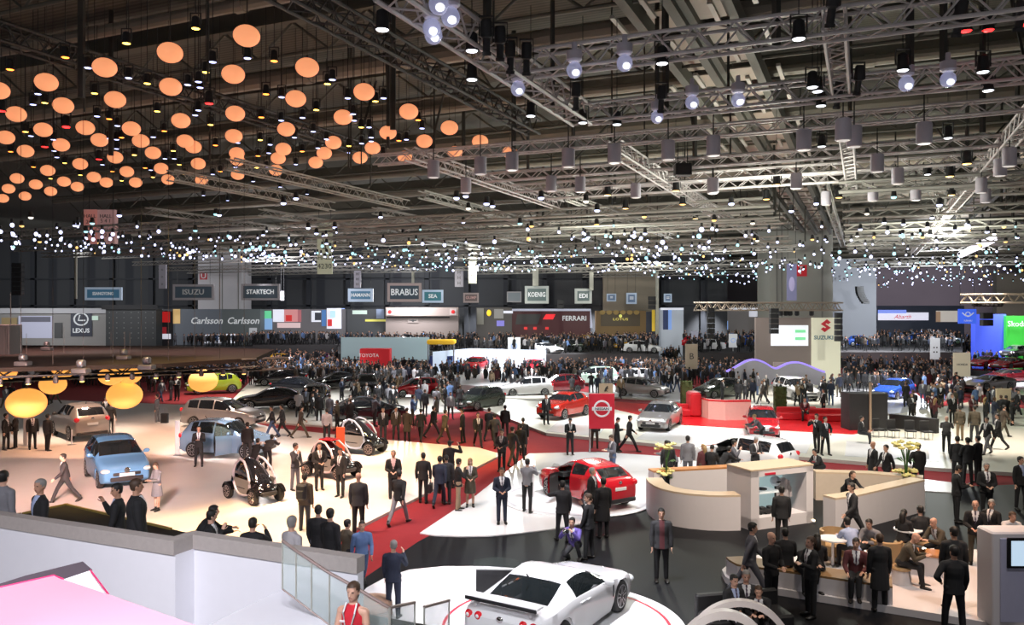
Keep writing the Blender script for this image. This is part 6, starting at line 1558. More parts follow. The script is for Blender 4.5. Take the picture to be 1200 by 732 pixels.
# red logo board on two poles
p = at(705, 531, .01); d = p.y; a, b = ad(690, 461, d), ad(720, 502, d); w, h = b.x - a.x, a.z - b.z; zc = (a.z + b.z) / 2
t = thing('logo_board', 'red board with silver ring and bar emblem on two poles by the red walkway', 'sign', (p.x, d, .006))
m = MB(); m.rbox((0, 0, zc), (w, .16, h), .02); m.build('board', G('board_red', (.52, .01, .03), .55), t)
for q in (-1, 1):
    m = MB(); m.cyl((q * w * .46, .02, 0), (q * w * .46, .02, zc), .045, n=10); m.lathe([(.16, 0), (.16, .03), (.05, .04)], (q * w * .46, .02, 0), 14); m.build('pole', steel, t)
silver_e = G('emblem_silver', (.72, .72, .75), .6)
m = MB(); m.ring((0, -.11, zc + .12), .36, .045, (0, 1, 0), 32, 8); m.build('emblem_ring', silver_e, t); m = MB(); m.rbox((0, -.13, zc + .12), (.94, .06, .17), .02); eb = m.build('emblem_bar', silver_e, t)
lettering('NISSAN', .17, t_dark, eb, (0, -.17, zc + .12), sx=1.15, bold=.008)
# hedges, red counters, black cube
hedge_m = mat('hedge_leaves', (.055, .075, .018), .8, var=.5, scale=25, bump=.8)
def hedge(x0, x1, y0, y1, label):
    p = at((x0 + x1) / 2, y1, .12); d = p.y; a, b = ad(x0, y0, d), ad(x1, y1, d); w, h = b.x - a.x, a.z - .12
    t = thing('hedge_block', label, 'hedge', (p.x, d, .12)); m = MB(); r = random.Random(5)
    m.rbox((0, 0, h / 2), (w * .94, .5, h * .98), .05)
    for k in range(420):
        f = r.choice('xyzt'); q = V3(r.uniform(-w / 2, w / 2), r.uniform(-.26, .26), r.uniform(.02, h))
        if f == 'x': q.x = r.choice((-1, 1)) * w * .48
        elif f == 't': q.z = h
        else: q.y = -.26
        e = r.uniform(.03, .06); a1 = V3(r.uniform(-1, 1), r.uniform(-1, 1), r.uniform(-1, 1)).normalized() * e; a2 = a1.cross(V3(.3, .5, .8)).normalized() * e * .6
        m.add([q - a1, q - a2, q + a1, q + a2], [(0, 1, 2, 3)])
    m.build('foliage', hedge_m, t); m = MB(); m.rbox((0, 0, .06), (w * .9, .46, .12), .02); m.build('planter', black_matte, t)
hedge(797.5, 811, 446, 476, 'clipped green hedge block left of the red counter'); hedge(907, 921, 453, 483, 'clipped green hedge block right of the red counter')
red_c = mat('red_seat', (.55, .012, .02), .5)
t = thing('red_counter', 'curved red counter with pale pink front on the cream stage', 'counter', (0, 0, 0)); pts = [at(x, y, .2) for x, y in ((822, 488), (830, 491), (850, 492.5), (880, 492))]
m = MB(); poly = [(p.x, p.y) for p in pts] + [(p.x, p.y + .5) for p in reversed(pts)]; m.prism(poly, .2, 1.30); m.build('front_panel', mat('counter_blush', (.72, .42, .36), .5), t, smooth=30); m = MB(); m.prism(poly, 1.30, 1.40); m.build('worktop', red_c, t, smooth=30)
a = pts[0]; m = MB(); m.rbox((a.x - .35, a.y + .6, .95), (.7, 1.6, 1.5), .2); m.build('end_block', red_c, t)
for x, y, w, lb in ((806, 487, 1.4, 'red bench at the left of the red counter'), (873, 490, 1.3, 'red low seat behind the bright red hatchback, left side'), (935, 491, 2.4, 'red low seat on the cream stage, left of the pair beside the hedge'), (970, 493, 2.6, 'red low seat on the cream stage near the black cube')):
    p = at(x, y, .2); t = thing('low_sofa', lb, 'sofa', (p.x, p.y, .2)); m = MB(); m.rbox((0, 0, .22), (w, .8, .42), .08); m.build('seat', red_c, t); m = MB(); m.rbox((0, .32, .52), (w, .2, .42), .08); m.build('backrest', red_c, t)
p = at(1018, 505, .16); d = p.y; a, b = ad(996, 461, d), ad(1041, 500, d)
t = thing('black_partition', 'large plain black box partition on the stage in front of the blue car', 'partition', (p.x, d, .16)); m = MB(); m.rbox((0, .6, (a.z - .16) / 2), (b.x - a.x, 1.2, a.z - .16), .02); m.build('box', black_matte, t)
m = MB(); m.rbox((.06, -.06, (a.z + .45) / 2), (.13, .1, a.z + .45), .02); m.build('tan_pole', mat('pole_tan', (.30, .22, .15), .6), t)
def low_wall(x0, x1, y0, y1, label, mt):
    a, b = at(x0, y0, .16), at(x1, y1, .16); t = thing('low_partition', label, 'partition'); m = MB(); n = Vector((-(b - a).y, (b - a).x, 0)).normalized() * .3
    m.prism([(p.x, p.y) for p in (a, b, b + n, a + n)], .16, .95); m.build('panel', mt, t, smooth=0); return t
low_wall(1042, 1097, 501, 508, 'low black partition to the right of the black box', black_matte)
# bar chairs in a row in front of the partition
def chair_proto():
    t = thing('lounge_chair', 'x', 'chair'); m = MB(); m.rbox((0, 0, .42), (.5, .5, .08), .03); m.build('seat', black_matte, t); m = MB(); m.rbox((0, .24, .70), (.5, .06, .5), .03); m.build('backrest', black_matte, t)
    for sx in (-1, 1):
        for sy in (-1, 1):
            m = MB(); m.cyl((sx * .2, sy * .2, 0), (sx * .2, sy * .2, .4), .018, n=6); m.build('leg', steel, t)
    return t
cp = chair_proto(); cf = family(cp)
for i, (x, y, z, rz, lb) in enumerate([(1030, 512, .16, 20, 'black chair in front of the black box, first from left'), (1047, 513, .16, 5, 'black chair in front of the black box, second from left'), (1067, 514, .16, -10, 'black chair in front of the low partition, left'), (1086, 515, .16, 0, 'black chair in front of the low partition, right')]):
    p = at(x, y, z)
    if i == 0: cp.location = p; cp.rotation_euler = (0, 0, R(rz)); cp['label'] = lb; cp['group'] = 'black chairs by the black partition'
    else: copy_with(cp, p, R(rz), lb, None, 'black chairs by the black partition', cf)

# ---------------------------------------------------------------- lounge at lower right
wood = mat('bench_wood', (.26, .15, .06), .5, var=.2, scale=6); plat_w = mat('platform_white', (.66, .62, .63), .5, var=.02)
zone('lounge_platform', [(846, 667), (850, 675), (862, 682), (910, 689), (1017, 706), (1100, 719), (1210, 738), (1290, 745), (1290, 655), (1100, 640), (1000, 642), (900, 648), (860, 655)], .012, .15, plat_w, plat_w, 'white lounge platform with rounded left tip')
t = thing('lounge_bench', 'long white lounge bench with brown wooden seat and rounded left tip', 'bench')
pf = [at(x, y, .15) for x, y in ((851, 673), (855, 677), (864, 682.3), (880, 684.6), (910, 689), (960, 696.5), (1017, 705.5), (1046, 710))]; n = U
poly = [(p.x, p.y) for p in pf] + [(p.x + U.x * .72, p.y + U.y * .72) for p in reversed(pf[2:])]
m = MB(); m.prism(poly, .15, .55); m.build('base', plat_w, t, smooth=0); m = MB(); m.prism(poly, .55, .60); m.build('seat', wood, t, smooth=0)
p = ad(874, 0, 17.05); t = thing('low_sofa', 'low black sofa behind the white hoops', 'sofa', (p.x, p.y, .012), R(12)); m = MB(); m.rbox((0, 0, .24), (1.9, .7, .42), .08); m.build('seat', black_matte, t); m = MB(); m.rbox((0, .42, .4), (1.9, .16, .72), .06); m.build('backrest', black_matte, t)
p = at(1084, 672, .15); t = thing('wooden_table', 'low table with orange wooden top and white body on the lounge platform', 'table', p, -TH); m = MB(); m.rbox((0, 0, .26), (.78, .55, .50), .02); m.build('base', plat_w, t); m = MB(); m.rbox((0, 0, .54), (.82, .6, .06), .02); m.build('tabletop', corange, t)
m = MB(); m.lathe([(.07, 0), (.09, .1), (.06, .1)], n=10); tag(m.build('bowl', black_gloss, None, p + Vector((-.1, -.05, .57))), 'small black bowl on the orange wooden table', 'bowl')
for x, y, lb in ((976, 664, 'white round cafe table behind the long bench, left'), (1064, 652, 'white round cafe table beside the orange wooden table')):
    p = at(x, y, .15); t = thing('cafe_table', lb, 'table', p); m = MB(); m.lathe([(.36, .72), (.36, .75), (.001, .75)], n=24); m.build('tabletop', white_paint, t); m = MB(); m.cyl((0, 0, .02), (0, 0, .72), .035, n=10); m.build('pole', steel, t); m = MB(); m.lathe([(.24, 0), (.24, .02), (.04, .04)], n=18); m.build('foot', steel, t)
tan_l = mat('tub_leather', (.42, .27, .13), .6)
for x, y, rz, lb in ((978, 655, 20, 'tan tub chair behind the long bench, left'), (1039, 668, 160, 'tan tub chair beside the seated man in olive')):
    p = at(x, y, .15); t = thing('tub_chair', lb, 'chair', p, R(rz)); m = MB(); m.lathe([(.26, .12), (.30, .18), (.30, .40), (.24, .44), (.001, .44)], n=20); m.build('seat', tan_l, t)
    m = MB(); rg = []
    for k in range(13):
        a = R(0 + 180 * k / 12); rg.append([((r_) * math.cos(a), r_ * math.sin(a), zz) for r_, zz in ((.29, .30), (.36, .30), (.38, .78), (.33, .80))])
    m.loft(rg); m.build('backrest', tan_l, t); m = MB()
    for k in range(3): a = 2.1 * k; m.cyl((.2 * math.cos(a), .2 * math.sin(a), 0), (.18 * math.cos(a), .18 * math.sin(a), .14), .02, n=6)
    m.build('legs_frame', steel, t)
# white kiosk with screen at the right edge
p = at(1173, 742, .15); t = thing('info_kiosk', 'white kiosk with a lit blue screen cut by the right picture edge', 'kiosk', (p.x + .75, p.y + .3, .15)); hK = 2.0
m = MB(); m.rbox((0, .3, hK / 2), (1.5, .6, hK), .06); m.build('case', cw, t); m = MB(); m.rbox((-.12, -.01, hK * .5), (.95, .04, hK * .88), .03); m.build('front_panel', mat('kiosk_lilac', (.45, .44, .58), .5), t)
m = MB(); m.rbox((-.10, -.04, hK - .42), (.74, .04, .64), .02); o = m.build('screen_frame', black_gloss, t); m = MB(); m.box((-.08, -.068, hK - .42), (.62, .01, .52)); m.build('screen', G('screen_ice', (.6, .78, .95), 1.3), o, smooth=0); m = MB(); m.box((.05, -.076, hK - .45), (.2, .01, .3)); m.build('picture', G('screen_blue', (.06, .28, .6), 1), o, smooth=0)
p = at(1187, 690, .15); t = thing('white_cabinet', 'low white cabinet behind the kiosk at the right edge', 'cabinet', p); m = MB(); m.rbox((.3, .3, .55), (1.3, .7, 1.1), .05); m.build('body', cw, t); m = MB(); m.rbox((.3, .3, 1.12), (1.34, .74, .04), .015); m.build('worktop', cbeige, t)
p = at(1168, 668, .15); t = thing('trolley', 'dark grey trolley case standing left of the low white cabinet', 'trolley', p); m = MB(); m.rbox((0, 0, .48), (.46, .5, .86), .05); m.build('body', mat('case_grey', (.05, .055, .06), .6), t); m = MB()
for q in (-.17, .17): m.cyl((q, -.2, .03), (q, .2, .03), .03, n=8)
m.build('castor', rubber, t)
# black rig canopy above the warm stage on the left
brown_top = mat('canopy_top_brown', (.012, .010, .009), .9, var=.1, spec=.05)
zc_ = 5.2
q = [at(-120, 434, zc_), at(-60, 404, zc_), at(200, 405, zc_), at(322, 409, zc_), at(300, 419, zc_), at(190, 426, zc_)]
t = thing('rig_canopy', 'large dark suspended canopy with truss edge at the left', 'canopy')
m = MB(); m.prism([(p.x, p.y) for p in q], zc_ - .12, zc_); m.build('deck', brown_top, t, smooth=0)
a, b = q[0], q[4]; d = (b - a); L = d.length
ch, br = truss_mesh(L, .26, .03, .016, .4); rz = math.atan2(d.y, d.x)
for c in ch: c.build('chord', black_matte, t, a + Vector((0, -.1, -.16)), rz)
br.build('lattice', black_matte, t, a + Vector((0, -.1, -.16)), rz, smooth=0)
ch, br = truss_mesh(L, .4, .04, .02, .5)
for c in ch: br.add(c.v, c.f)
br.build('inner_truss', black_matte, t, a + Vector((.3, 2.6, -.35)), rz, smooth=0)
m = MB()
for k in range(12):
    p = a.lerp(b, (k + .5) / 12); m.cyl(p, p + Vector((0, 0, 12.5)), .007, n=4)
m.build('hanger', black_matte, t)
for i, (x, y) in enumerate(((27, 424), (145, 417), (55, 407), (172, 428), (95, 432))):
    p = at(x, y, zc_ + .12); p.z -= .05; o = thing('moving_head_lamp', 'dark moving head lamp on the dark canopy, %s' % ['left end', 'middle', 'far left back edge', 'right of the middle', 'front edge'][i], 'lamp', p); m = MB(); m.rbox((0, 0, 0), (.4, .3, .14), .04); m.build('base', black_matte, o); m = MB(); m.rbox((0, 0, .18), (.2, .2, .2), .06); m.ell((0, -.1, .18), (.08, .03, .08), 10, 6); m.build('head', mat('lamp_head', (.02, .022, .025), .4), o)
r = random.Random(4)
for i in range(14):
    p = a.lerp(b, (i + .5) / 14) + Vector((0, -.2, -.46)); m = MB(); m.lathe([(.03, .16), (.07, .12), (.075, -.05)], n=10, m=0); m.ell((0, 0, -.055), (.065, .065, .025), 10, 5, 1)
    tag(m.build('canopy_lamp', [black_matte, L_yel if i % 3 == 0 else L_amb if i % 3 == 1 else black_gloss], None, p), 'small lamp under the front edge of the dark canopy, %s from left' % ORD[i + 1], 'lamp', 'lamps under the dark canopy')
p = ad(3, 400, 30); t = hang_box(3, 404, 30, 1.0, 1.5, .8, 'black box shape at the left picture edge above the canopy')
# slim white totems on the warm stage
for x, y, h, lb in ((133, 508, 1.5, 'slim white totem right of the silver beige crossover'), (208, 533, 1.6, 'slim pale totem left of the pale blue hatchback'), (84, 521, .75, 'short white barrier post by the silver beige crossover'), (30, 522, 1.9, 'slim pink white totem among the men at far left')):
    p = at(x, y, .10); t = thing('totem', lb, 'totem', p); m = MB(); m.rbox((0, 0, h / 2), (.22 if h > 1 else .06, .08, h), .03); m.build('panel', mat('totem_white', (.74, .72, .74), .4), t); m = MB(); m.lathe([(.2, 0), (.2, .02), (.1, .03)], n=14); m.build('foot', steel, t)
p = at(620, 582, .05); t = thing('totem', 'white info stand left of the open door of the red crossover', 'totem', p); m = MB(); m.rbox((0, 0, .6), (.35, .3, 1.2), .04); m.build('body', white_paint, t); m = MB(); m.box((0, -.05, 1.22), (.45, .4, .04), 0, 0, .3); m.build('top', white_paint, t, smooth=0)
# ---------------------------------------------------------------- visitors placed one by one
def pp(x, y, z, rz, pose_, label, **k):
    return person(at(x, y, z), rz, pose_, label, **k)
def ph(x, yhead, D, rz, pose_, label, h=1.75, **k):
    """place by the top of the head at a chosen depth, standing on stairs or landings"""
    p = ad(x, yhead, D); p.z -= h
    return person(p, rz, pose_, label, h=h, **k)
lt_blue = CL['shirtblue']
# behind the parapet
ph(4, 552, 15.3, 160, 'relaxed', 'person in grey jacket with dark hair cut by the left picture edge, behind the parapet', jc='midgrey', hair='black', h=1.85)
ph(47, 562, 14.6, -40, 'relaxed', 'balding man in black suit and pale shirt behind the parapet, second from the left edge', jc='black', hair='grey', style='crop', tie=False, sc=lt_blue, h=1.8, skin=1)
ph(138, 567, 15.0, -75, 'phone', 'man in dark suit facing left, half hidden by the broad man at the parapet', jc='black', sc=lt_blue, skin=1)
ph(160, 562, 14.2, 120, 'stand', 'broad man in long black coat from behind at the parapet', top='coat', jc='black', bulk=1.25, hair='brown', style='crop', h=1.82, skin=1)
ph(228, 587, 15.4, 110, 'lean', 'man in black bending forward at the corner of the parapet', jc='black', h=1.6)
ph(247, 598, 15.0, 95, 'phone', 'man in black with raised hand right of the bending man at the parapet', jc='black', h=1.6)
ph(296, 607, 14.6, 175, 'photo', 'person in black seen from behind alone over the parapet', jc='black', h=1.6)
ph(342, 605, 14.2, 140, 'relaxed', 'man in light grey shirt with backpack where the glass balustrade starts', top='tee', jc='lightgrey', hair='grey', h=1.72)
ph(373, 592, 17.6, 170, 'relaxed', 'man in dark jacket, cap and grey trousers beyond the parapet end', jc='black', tc='grey', h=1.72)
ph(387, 596, 17.0, 150, 'relaxed', 'man in black coat right of the man in the cap', top='coat', jc='black', h=1.76)
pp(406, 682, .01, 135, 'walk', 'man in dark olive jacket walking at the end of the parapet', jc='olive', tc='black', h=1.62, tie=False)
pp(424, 688, .01, 20, 'walk2', 'man in blue shirt and jeans coming down beside the parapet end', top='tee', jc='blue', tc='jeans', h=1.68)
o, f, s = pp(461, 723, .06, 172, 'phone', 'grey haired man in navy suit standing on the edge of the white stage, from behind', jc='navy', tc='navy', hair='grey', h=1.68)
ph(414, 683, 10.0, -15, 'clasp', 'hostess in red sleeveless dress with white lanyard at the glass balustrade', top='vest', jc='red', fem=True, style='bun', hair='brown', legbare=True, h=1.68)
o, f, s = PLAST
b_ = f.J['base']; m = MB(); zz = lambda t: b_ + f.J['sp'] * t + f.J['fw'] * .15
for q in (-1, 1): m.tube([b_ + V3(q * .07, -.05, .56), b_ + V3(q * .075, -.125, .46), b_ + V3(q * .04, -.15, .30), b_ + V3(0, -.145, .16)], .012, 5)
m.rbox(b_ + V3(0, -.15, .10), (.08, .012, .11), .008); m.rbox(b_ + V3(-.08, -.142, .36), (.07, .012, .025), .004); m.build('lanyard', white_paint, o)
# warm stage
pp(76, 588, .10, -55, 'stride', 'man in dark suit walking across the warm stage left of the light blue car', jc='charcoal', tc='charcoal', h=1.78)
pp(184, 598, .10, -30, 'read', 'woman in grey dress reading right of the light blue car', top='dress', jc='midgrey', fem=True, style='short', hair='brown', legbare=True, h=1.62)
pp(233, 546, .10, 15, 'folded', 'man in black standing in front of the pale blue car', jc='black', h=1.72)
pp(290, 541, .10, 195, 'relaxed', 'man in black from behind at the open door of the pale blue car', jc='black', tc='charcoal')
pp(313, 551, .10, 175, 'bend', 'man in dark suit bending at the nose of the pale blue car', jc='black')
pp(298, 548, .10, 160, 'crouch', 'person in black crouching between the two at the pale blue car', jc='black')
for x, y, rz, ps, lb in ((7, 527, 90, 'relaxed', 'man in dark suit at the left edge, outermost of the group under the lantern'), (18, 525, -60, 'folded', 'man in dark suit facing left, second in the group under the big amber lantern'), (38, 526, 40, 'stand', 'man in dark coat directly below the big amber lantern'), (56, 528, 165, 'bag', 'man in dark grey coat beside the silver beige crossover'), (130, 508, 175, 'stand', 'man in black at the right corner of the silver beige crossover'), (124, 500, 30, 'phone', 'man in black behind the one at the crossover corner')):
    pp(x, y, .10, rz, ps, lb, jc='charcoal' if x == 56 else 'black', bulk=1.05)
o, f, s = pp(184, 496, .02, -80, 'bag', 'man in grey jacket with a black wheeled case on the warm stage edge', jc='grey', tc='midgrey')
p = at(193, 497, .02); t = thing('wheeled_case', 'small black wheeled case behind the man in grey', 'suitcase', p); m = MB(); m.rbox((0, 0, .36), (.42, .26, .6), .05); m.build('shell', black_matte, t); m = MB(); m.tube([(-.12, .1, .6), (-.12, .1, .95), (.12, .1, .95), (.12, .1, .6)], .012, 5); m.build('handle', steel, t)
pp(319, 513, .10, -70, 'walk', 'man in dark jacket walking left with a companion, the left one of the two', jc='black', tc='jeans')
pp(331, 511, .10, -80, 'walk2', 'companion in dark clothes walking left, the right one of the two', jc='charcoal', tc='black')
pp(352, 513, .10, 120, 'stride', 'man in brown coat walking right above the small electric cars', jc='brown', tc='olive')
pp(346, 574, .10, 60, 'phone', 'man in dark jacket standing left of the red-topped runabout', jc='charcoal', tc='grey', skin=1)
pp(374, 574, .10, 30, 'clasp', 'man in black suit in front of the red-topped runabout', jc='black')
pp(399, 582, .10, -20, 'phone', 'man in black suit right of the red-topped runabout', jc='black')
o, f, s = pp(357, 624, .05, 170, 'relaxed', 'man in grey brown suit with black backpack seen from behind on the warm stage', jc='brown', tc='charcoal', h=1.8)
def worn(o, f, s, name, label, cat, build, m):
    b = f.J['base'] + f.J['sp'] * .32; w = Matrix.Translation(o.location) @ Matrix.Rotation(o.rotation_euler.z, 4, 'Z') @ Matrix.Scale(s, 4) @ (b - f.J['fw'] * .20)
    mb = MB(); build(mb); return tag(mb.build(name, m, None, w, o.rotation_euler.z), label, cat)
def pack(mb):
    mb.rbox((0, .03, 0), (.32, .18, .48), .08); mb.rbox((0, .13, -.06), (.24, .08, .26), .04)
    for q in (-.11, .11): mb.tube([(q, -.05, .2), (q, -.10, .24), (q * 1.1, -.32, .16)], .02, 6)
worn(o, f, s, 'backpack', 'black backpack on the man in grey brown suit', 'backpack', pack, black_matte)
pp(383, 519, .10, 180, 'relaxed', 'person in pale top behind the red-topped runabout', top='tee', jc='lightgrey', tc='black')
t = thing('banner_stand', 'narrow orange red banner beside the runabouts', 'banner', at(399, 552, .10)); m = MB(); m.rbox((0, 0, .95), (.36, .06, 1.8), .02); m.build('panel', mat('banner_orange', (.80, .12, .04), .6, emit=.2), t); m = MB(); m.rbox((0, 0, .03), (.45, .3, .05), .02); m.build('foot', steel, t)
# red carpet between the stages
pp(420, 626, .02, 178, 'stand', 'bald man in dark suit from behind at the lower end of the red carpet', jc='charcoal', tc='black', style='bald', h=1.86, bulk=1.08)
pp(461, 587, .02, 8, 'clasp', 'balding man in dark suit and pink shirt facing the camera on the warm stage edge', jc='black', tc='black', style='crop', hair='grey', sc=mat('shirt_rose', (.6, .42, .44), .8), tie=False, h=1.8)
pp(467, 614, .02, 160, 'stride', 'man in black jacket and grey trousers striding up the red carpet', jc='black', tc='midgrey', h=1.78)
o, f, s = pp(496, 589, .02, 175, 'bag', 'man in black suit carrying a black briefcase on the red carpet, from behind', jc='black', h=1.76)
def brief(mb):
    mb.rbox((0, 0, -.22), (.12, .42, .30), .03); mb.tube([(0, -.1, -.07), (0, -.08, 0), (0, .08, 0), (0, .1, -.07)], .012, 6)
tag(held(o, f, s, 'r', brief, 'briefcase', black_matte, (0, 0, 0)), 'black briefcase in the hand of the man in black on the red carpet', 'briefcase')
pp(515, 593, .02, 170, 'walk2', 'man in navy suit walking away on the red carpet', jc='navy', tc='navy', h=1.78)
pp(527, 571, .02, 175, 'salute', 'man in black raising his right arm on the red carpet', jc='black', h=1.8)
pp(537, 598, .02, 100, 'phone', 'man in black jacket and beige trousers beside a long haired woman', jc='black', tc='beige', h=1.76)
pp(551, 594, .02, 5, 'clasp', 'woman with long fair hair in grey scarf and black skirt', top='coat', jc='olive', fem=True, style='long', hair='blond', legbare=True, h=1.68)
o, f, s = pp(523, 590, .02, 185, 'bag', 'person in dark coat half hidden behind the man in navy on the red carpet', jc='charcoal', h=1.7)
tag(held(o, f, s, 'l', brief, 'shoulder_bag', CL['brown'], (0, 0, .02)), 'dark brown bag by the man in navy on the red carpet', 'bag')
pp(588, 613, .05, 5, 'clasp', 'man in navy suit standing alone on the white floor, hands clasped', jc='navy', tc='navy', hair='brown', h=1.76, skin=1)
pp(588, 552, .02, -15, 'clasp', 'man in dark suit with folded hands on the red carpet above the man in navy', jc='charcoal', h=1.76)
# row of walkers on the red carpet at the edge of the warm stage
W_ = [(449, 517, 10, 'stand', 'black', 'charcoal', 'man in black suit and pale shirt, leftmost of the row on the red carpet'), (464, 516, 20, 'relaxed', 'brown', 'charcoal', 'man in brown jacket, second of the row on the red carpet'), (477, 517, 165, 'stand', 'brown', 'black', 'man in brown coat from behind, third of the row on the red carpet'), (493, 517, 170, 'walk', 'black', 'black', 'man in black from behind, fourth of the row on the red carpet'), (507, 512, 120, 'stride', 'black', 'charcoal', 'man in black striding right, fifth of the row on the red carpet'), (521, 519, 130, 'walk2', 'olive', 'brown', 'man in brown green jacket with bag, sixth of the row on the red carpet'), (542, 519, -95, 'bag', 'black', 'black', 'person in black facing left with a bag, seventh of the row on the red carpet'), (560, 523, 15, 'walk', 'black', 'black', 'man in black suit coming forward, eighth of the row on the red carpet'), (573, 516, 160, 'walk2', 'navy', 'black', 'man in navy, ninth of the row on the red carpet'), (580, 524, -160, 'stride', 'charcoal', 'black', 'man in charcoal suit holding papers, tenth of the row on the red carpet'), (592, 513, 175, 'relaxed', 'black', 'black', 'man in black from behind, last of the row on the red carpet'), (600, 545, 140, 'walk', 'charcoal', 'olive', 'man in grey brown trousers walking away left of the red logo board'), (610, 541, 170, 'walk2', 'black', 'black', 'man in black walking away left of the red logo board'), (613, 533, 178, 'stand', 'black', 'black', 'man in long black coat from behind left of the red logo board')]
for x, y, rz, ps, jc, tc, lb in W_: pp(x, y, .02, rz, ps, lb, jc=jc, tc=tc, top='coat' if 'coat' in lb else 'jacket', skin=rng.choice((0, 0, 1)))
pp(668, 533, .02, 10, 'read', 'man in black suit reading papers left of the red logo board', jc='black', tc='charcoal')
pp(697, 525, .02, 175, 'relaxed', 'person in dark clothes half hidden behind the red logo board', jc='black', tc='brown')
pp(723, 530, .02, 80, 'read', 'woman in black dress right of the red logo board', top='coat', jc='black', tc='black', fem=True, hair='black')
pp(737, 529, .02, 95, 'stride', 'man in black suit striding right behind the woman in black', jc='black', h=1.82)
pp(640, 497, .17, 15, 'stand', 'person in dark clothes in front of the orange red crossover', jc='charcoal')
# around the red crossover
pp(618, 600, .05, 160, 'photo', 'man in grey shirt photographing the red crossover', top='tee', jc='midgrey', tc='black', h=1.78)
pp(659, 634, .03, 190, 'point', 'man in dark grey suit pointing at the red crossover, from behind', jc='charcoal', tc='charcoal', h=1.78, bulk=1.05)
pp(690, 655, .02, -120, 'phone', 'man in black suit behind the crouching photographer', jc='black', h=1.78, hair='brown')
pp(707, 630, .03, 200, 'stand', 'man in long black coat right behind the red crossover', top='coat', jc='black', h=1.78)
pp(694, 612, .05, 60, 'relaxed', 'grey haired man in black between the two at the red crossover', jc='black', hair='grey', h=1.74)
o, f, s = pp(674, 657, .02, -25, 'crouch', 'crouching photographer in purple jacket and cap', jc='purple', tc='charcoal', style='crop', hair='black')
w = Matrix.Translation(o.location) @ Matrix.Rotation(o.rotation_euler.z, 4, 'Z') @ ((f.J['wrl'] + f.J['wrr']) / 2 + V3(0, -.13, .05)); t = thing('camera', 'black camera held by the crouching photographer', 'camera', w, o.rotation_euler.z); m = MB(); m.rbox((0, 0, 0), (.14, .07, .10), .015); m.build('body', black_matte, t); m = MB(); m.cyl((0, -.03, 0), (0, -.15, 0), .04, .045, 12); m.build('lens', black_gloss, t)
pp(718, 560, .05, -70, 'read', 'man in blue grey jacket beyond the red crossover', jc='grey', tc='jeans', hair='brown')
pp(775, 681, .015, -3, 'stand', 'man in open dark leather jacket and maroon shirt standing alone on the dark floor', top='open', jc='charcoal', tc='black', sc=CL['maroon'], tie=False, h=1.82, bulk=1.04)
# around the white people carrier and the vase
pp(783, 572, .05, 185, 'relaxed', 'man in black behind the left flower vase', jc='black', h=1.8)
pp(790, 566, .05, -140, 'lean', 'person in lilac grey jacket leaning beyond the left flower vase', jc='midgrey')
pp(806, 566, .05, 175, 'stand', 'man in grey suit from behind at the open door of the white people carrier', jc='midgrey', tc='grey', h=1.85)
pp(824, 572, .05, 200, 'relaxed', 'woman with fair hair and reddish top by the white people carrier', top='coat', jc='maroon', tc='olive', fem=True, style='long', hair='blond')
pp(834, 574, .05, 150, 'read', 'person in black beside the fair haired woman', jc='black', h=1.7)
pp(845, 572, .05, 110, 'lean', 'man in black leaning by the curved counter', jc='black', h=1.7)
pp(860, 568, .05, 60, 'phone', 'man in grey jacket left of the rear window of the white people carrier', jc='grey')
pp(885, 563, .05, 20, 'read', 'man in suit before the rear of the white people carrier', jc='charcoal', hair='grey', style='crop')
pp(893, 525, .17, -90, 'lean', 'fair haired person bending before the bright red hatchback', jc='grey', hair='blond')
pp(957, 530, .17, -55, 'photo', 'man in black taking a photograph on the cream stage', jc='black', h=1.8)
pp(967, 533, .17, 10, 'hip', 'man in black with hands at his belt on the cream stage', jc='black', h=1.75)
pp(963, 562, .02, -70, 'sit_lean', 'person in black sitting on the stage edge right of the display cabinet', jc='black')
pp(943, 492, .20, -15, 'sit', 'person in red and dark clothes sitting on the red low seat', jc='maroon', tc='black')
pp(965, 487, .20, -80, 'stand', 'woman in black beyond the red low seat', jc='black', fem=True)
# behind the slanted counter
pp(1023, 572, .02, -80, 'stand', 'bald man in black coat behind the back counter', jc='black', top='coat', style='bald', h=1.78, skin=1)
pp(1039, 575, .02, -70, 'walk', 'man in black walking left behind the back counter', jc='black', h=1.8)
pp(1076, 577, .02, 178, 'hip', 'guard in black with hands at his belt right of the yellow flowers', jc='black', h=1.84, bulk=1.08)
pp(991, 605, .02, 15, 'lean', 'hostess in black top working behind the slanted counter', top='tee', jc='black', fem=True, hair='brown', style='bun')
pp(1000, 637, .02, -85, 'stride', 'man in black striding past the slanted counter', jc='black', h=1.86)
pp(916, 640, .02, 175, 'stand', 'man in black from behind in front of the lit niche', jc='black', h=1.72)
# stage at right
for x, y, rz, ps, jc, tc, h, lb in ((1008, 519, 60, 'sit', 'black', 'charcoal', 1.75, 'person in black sitting at the left end of the black box'), (1109, 531, 150, 'lean', 'charcoal', 'black', 1.8, 'balding man in charcoal jacket turning away near the cream stage edge'), (1125, 516, 175, 'stand', 'olive', 'tan', 1.76, 'man in tan green jacket from behind on the right stage'), (1142, 518, 170, 'relaxed', 'olive', 'charcoal', 1.84, 'man in brown tweed jacket from behind on the right stage'), (1157, 532, -70, 'walk', 'black', 'midgrey', 1.78, 'man in black and grey trousers with an orange strap'), (1170, 526, -100, 'walk2', 'black', 'black', 1.74, 'man in black walking left near the right edge'), (1176, 512, 90, 'walk', 'brown', 'olive', 1.74, 'person in brown walking right near the right edge'), (1116, 496, 10, 'stand', 'black', 'black', 1.74, 'man in black facing the camera on the beige aisle at right')):
    pp(x, y, .17, rz, ps, lb, jc=jc, tc=tc, h=h, style='bald' if 'balding' in lb else 'short')
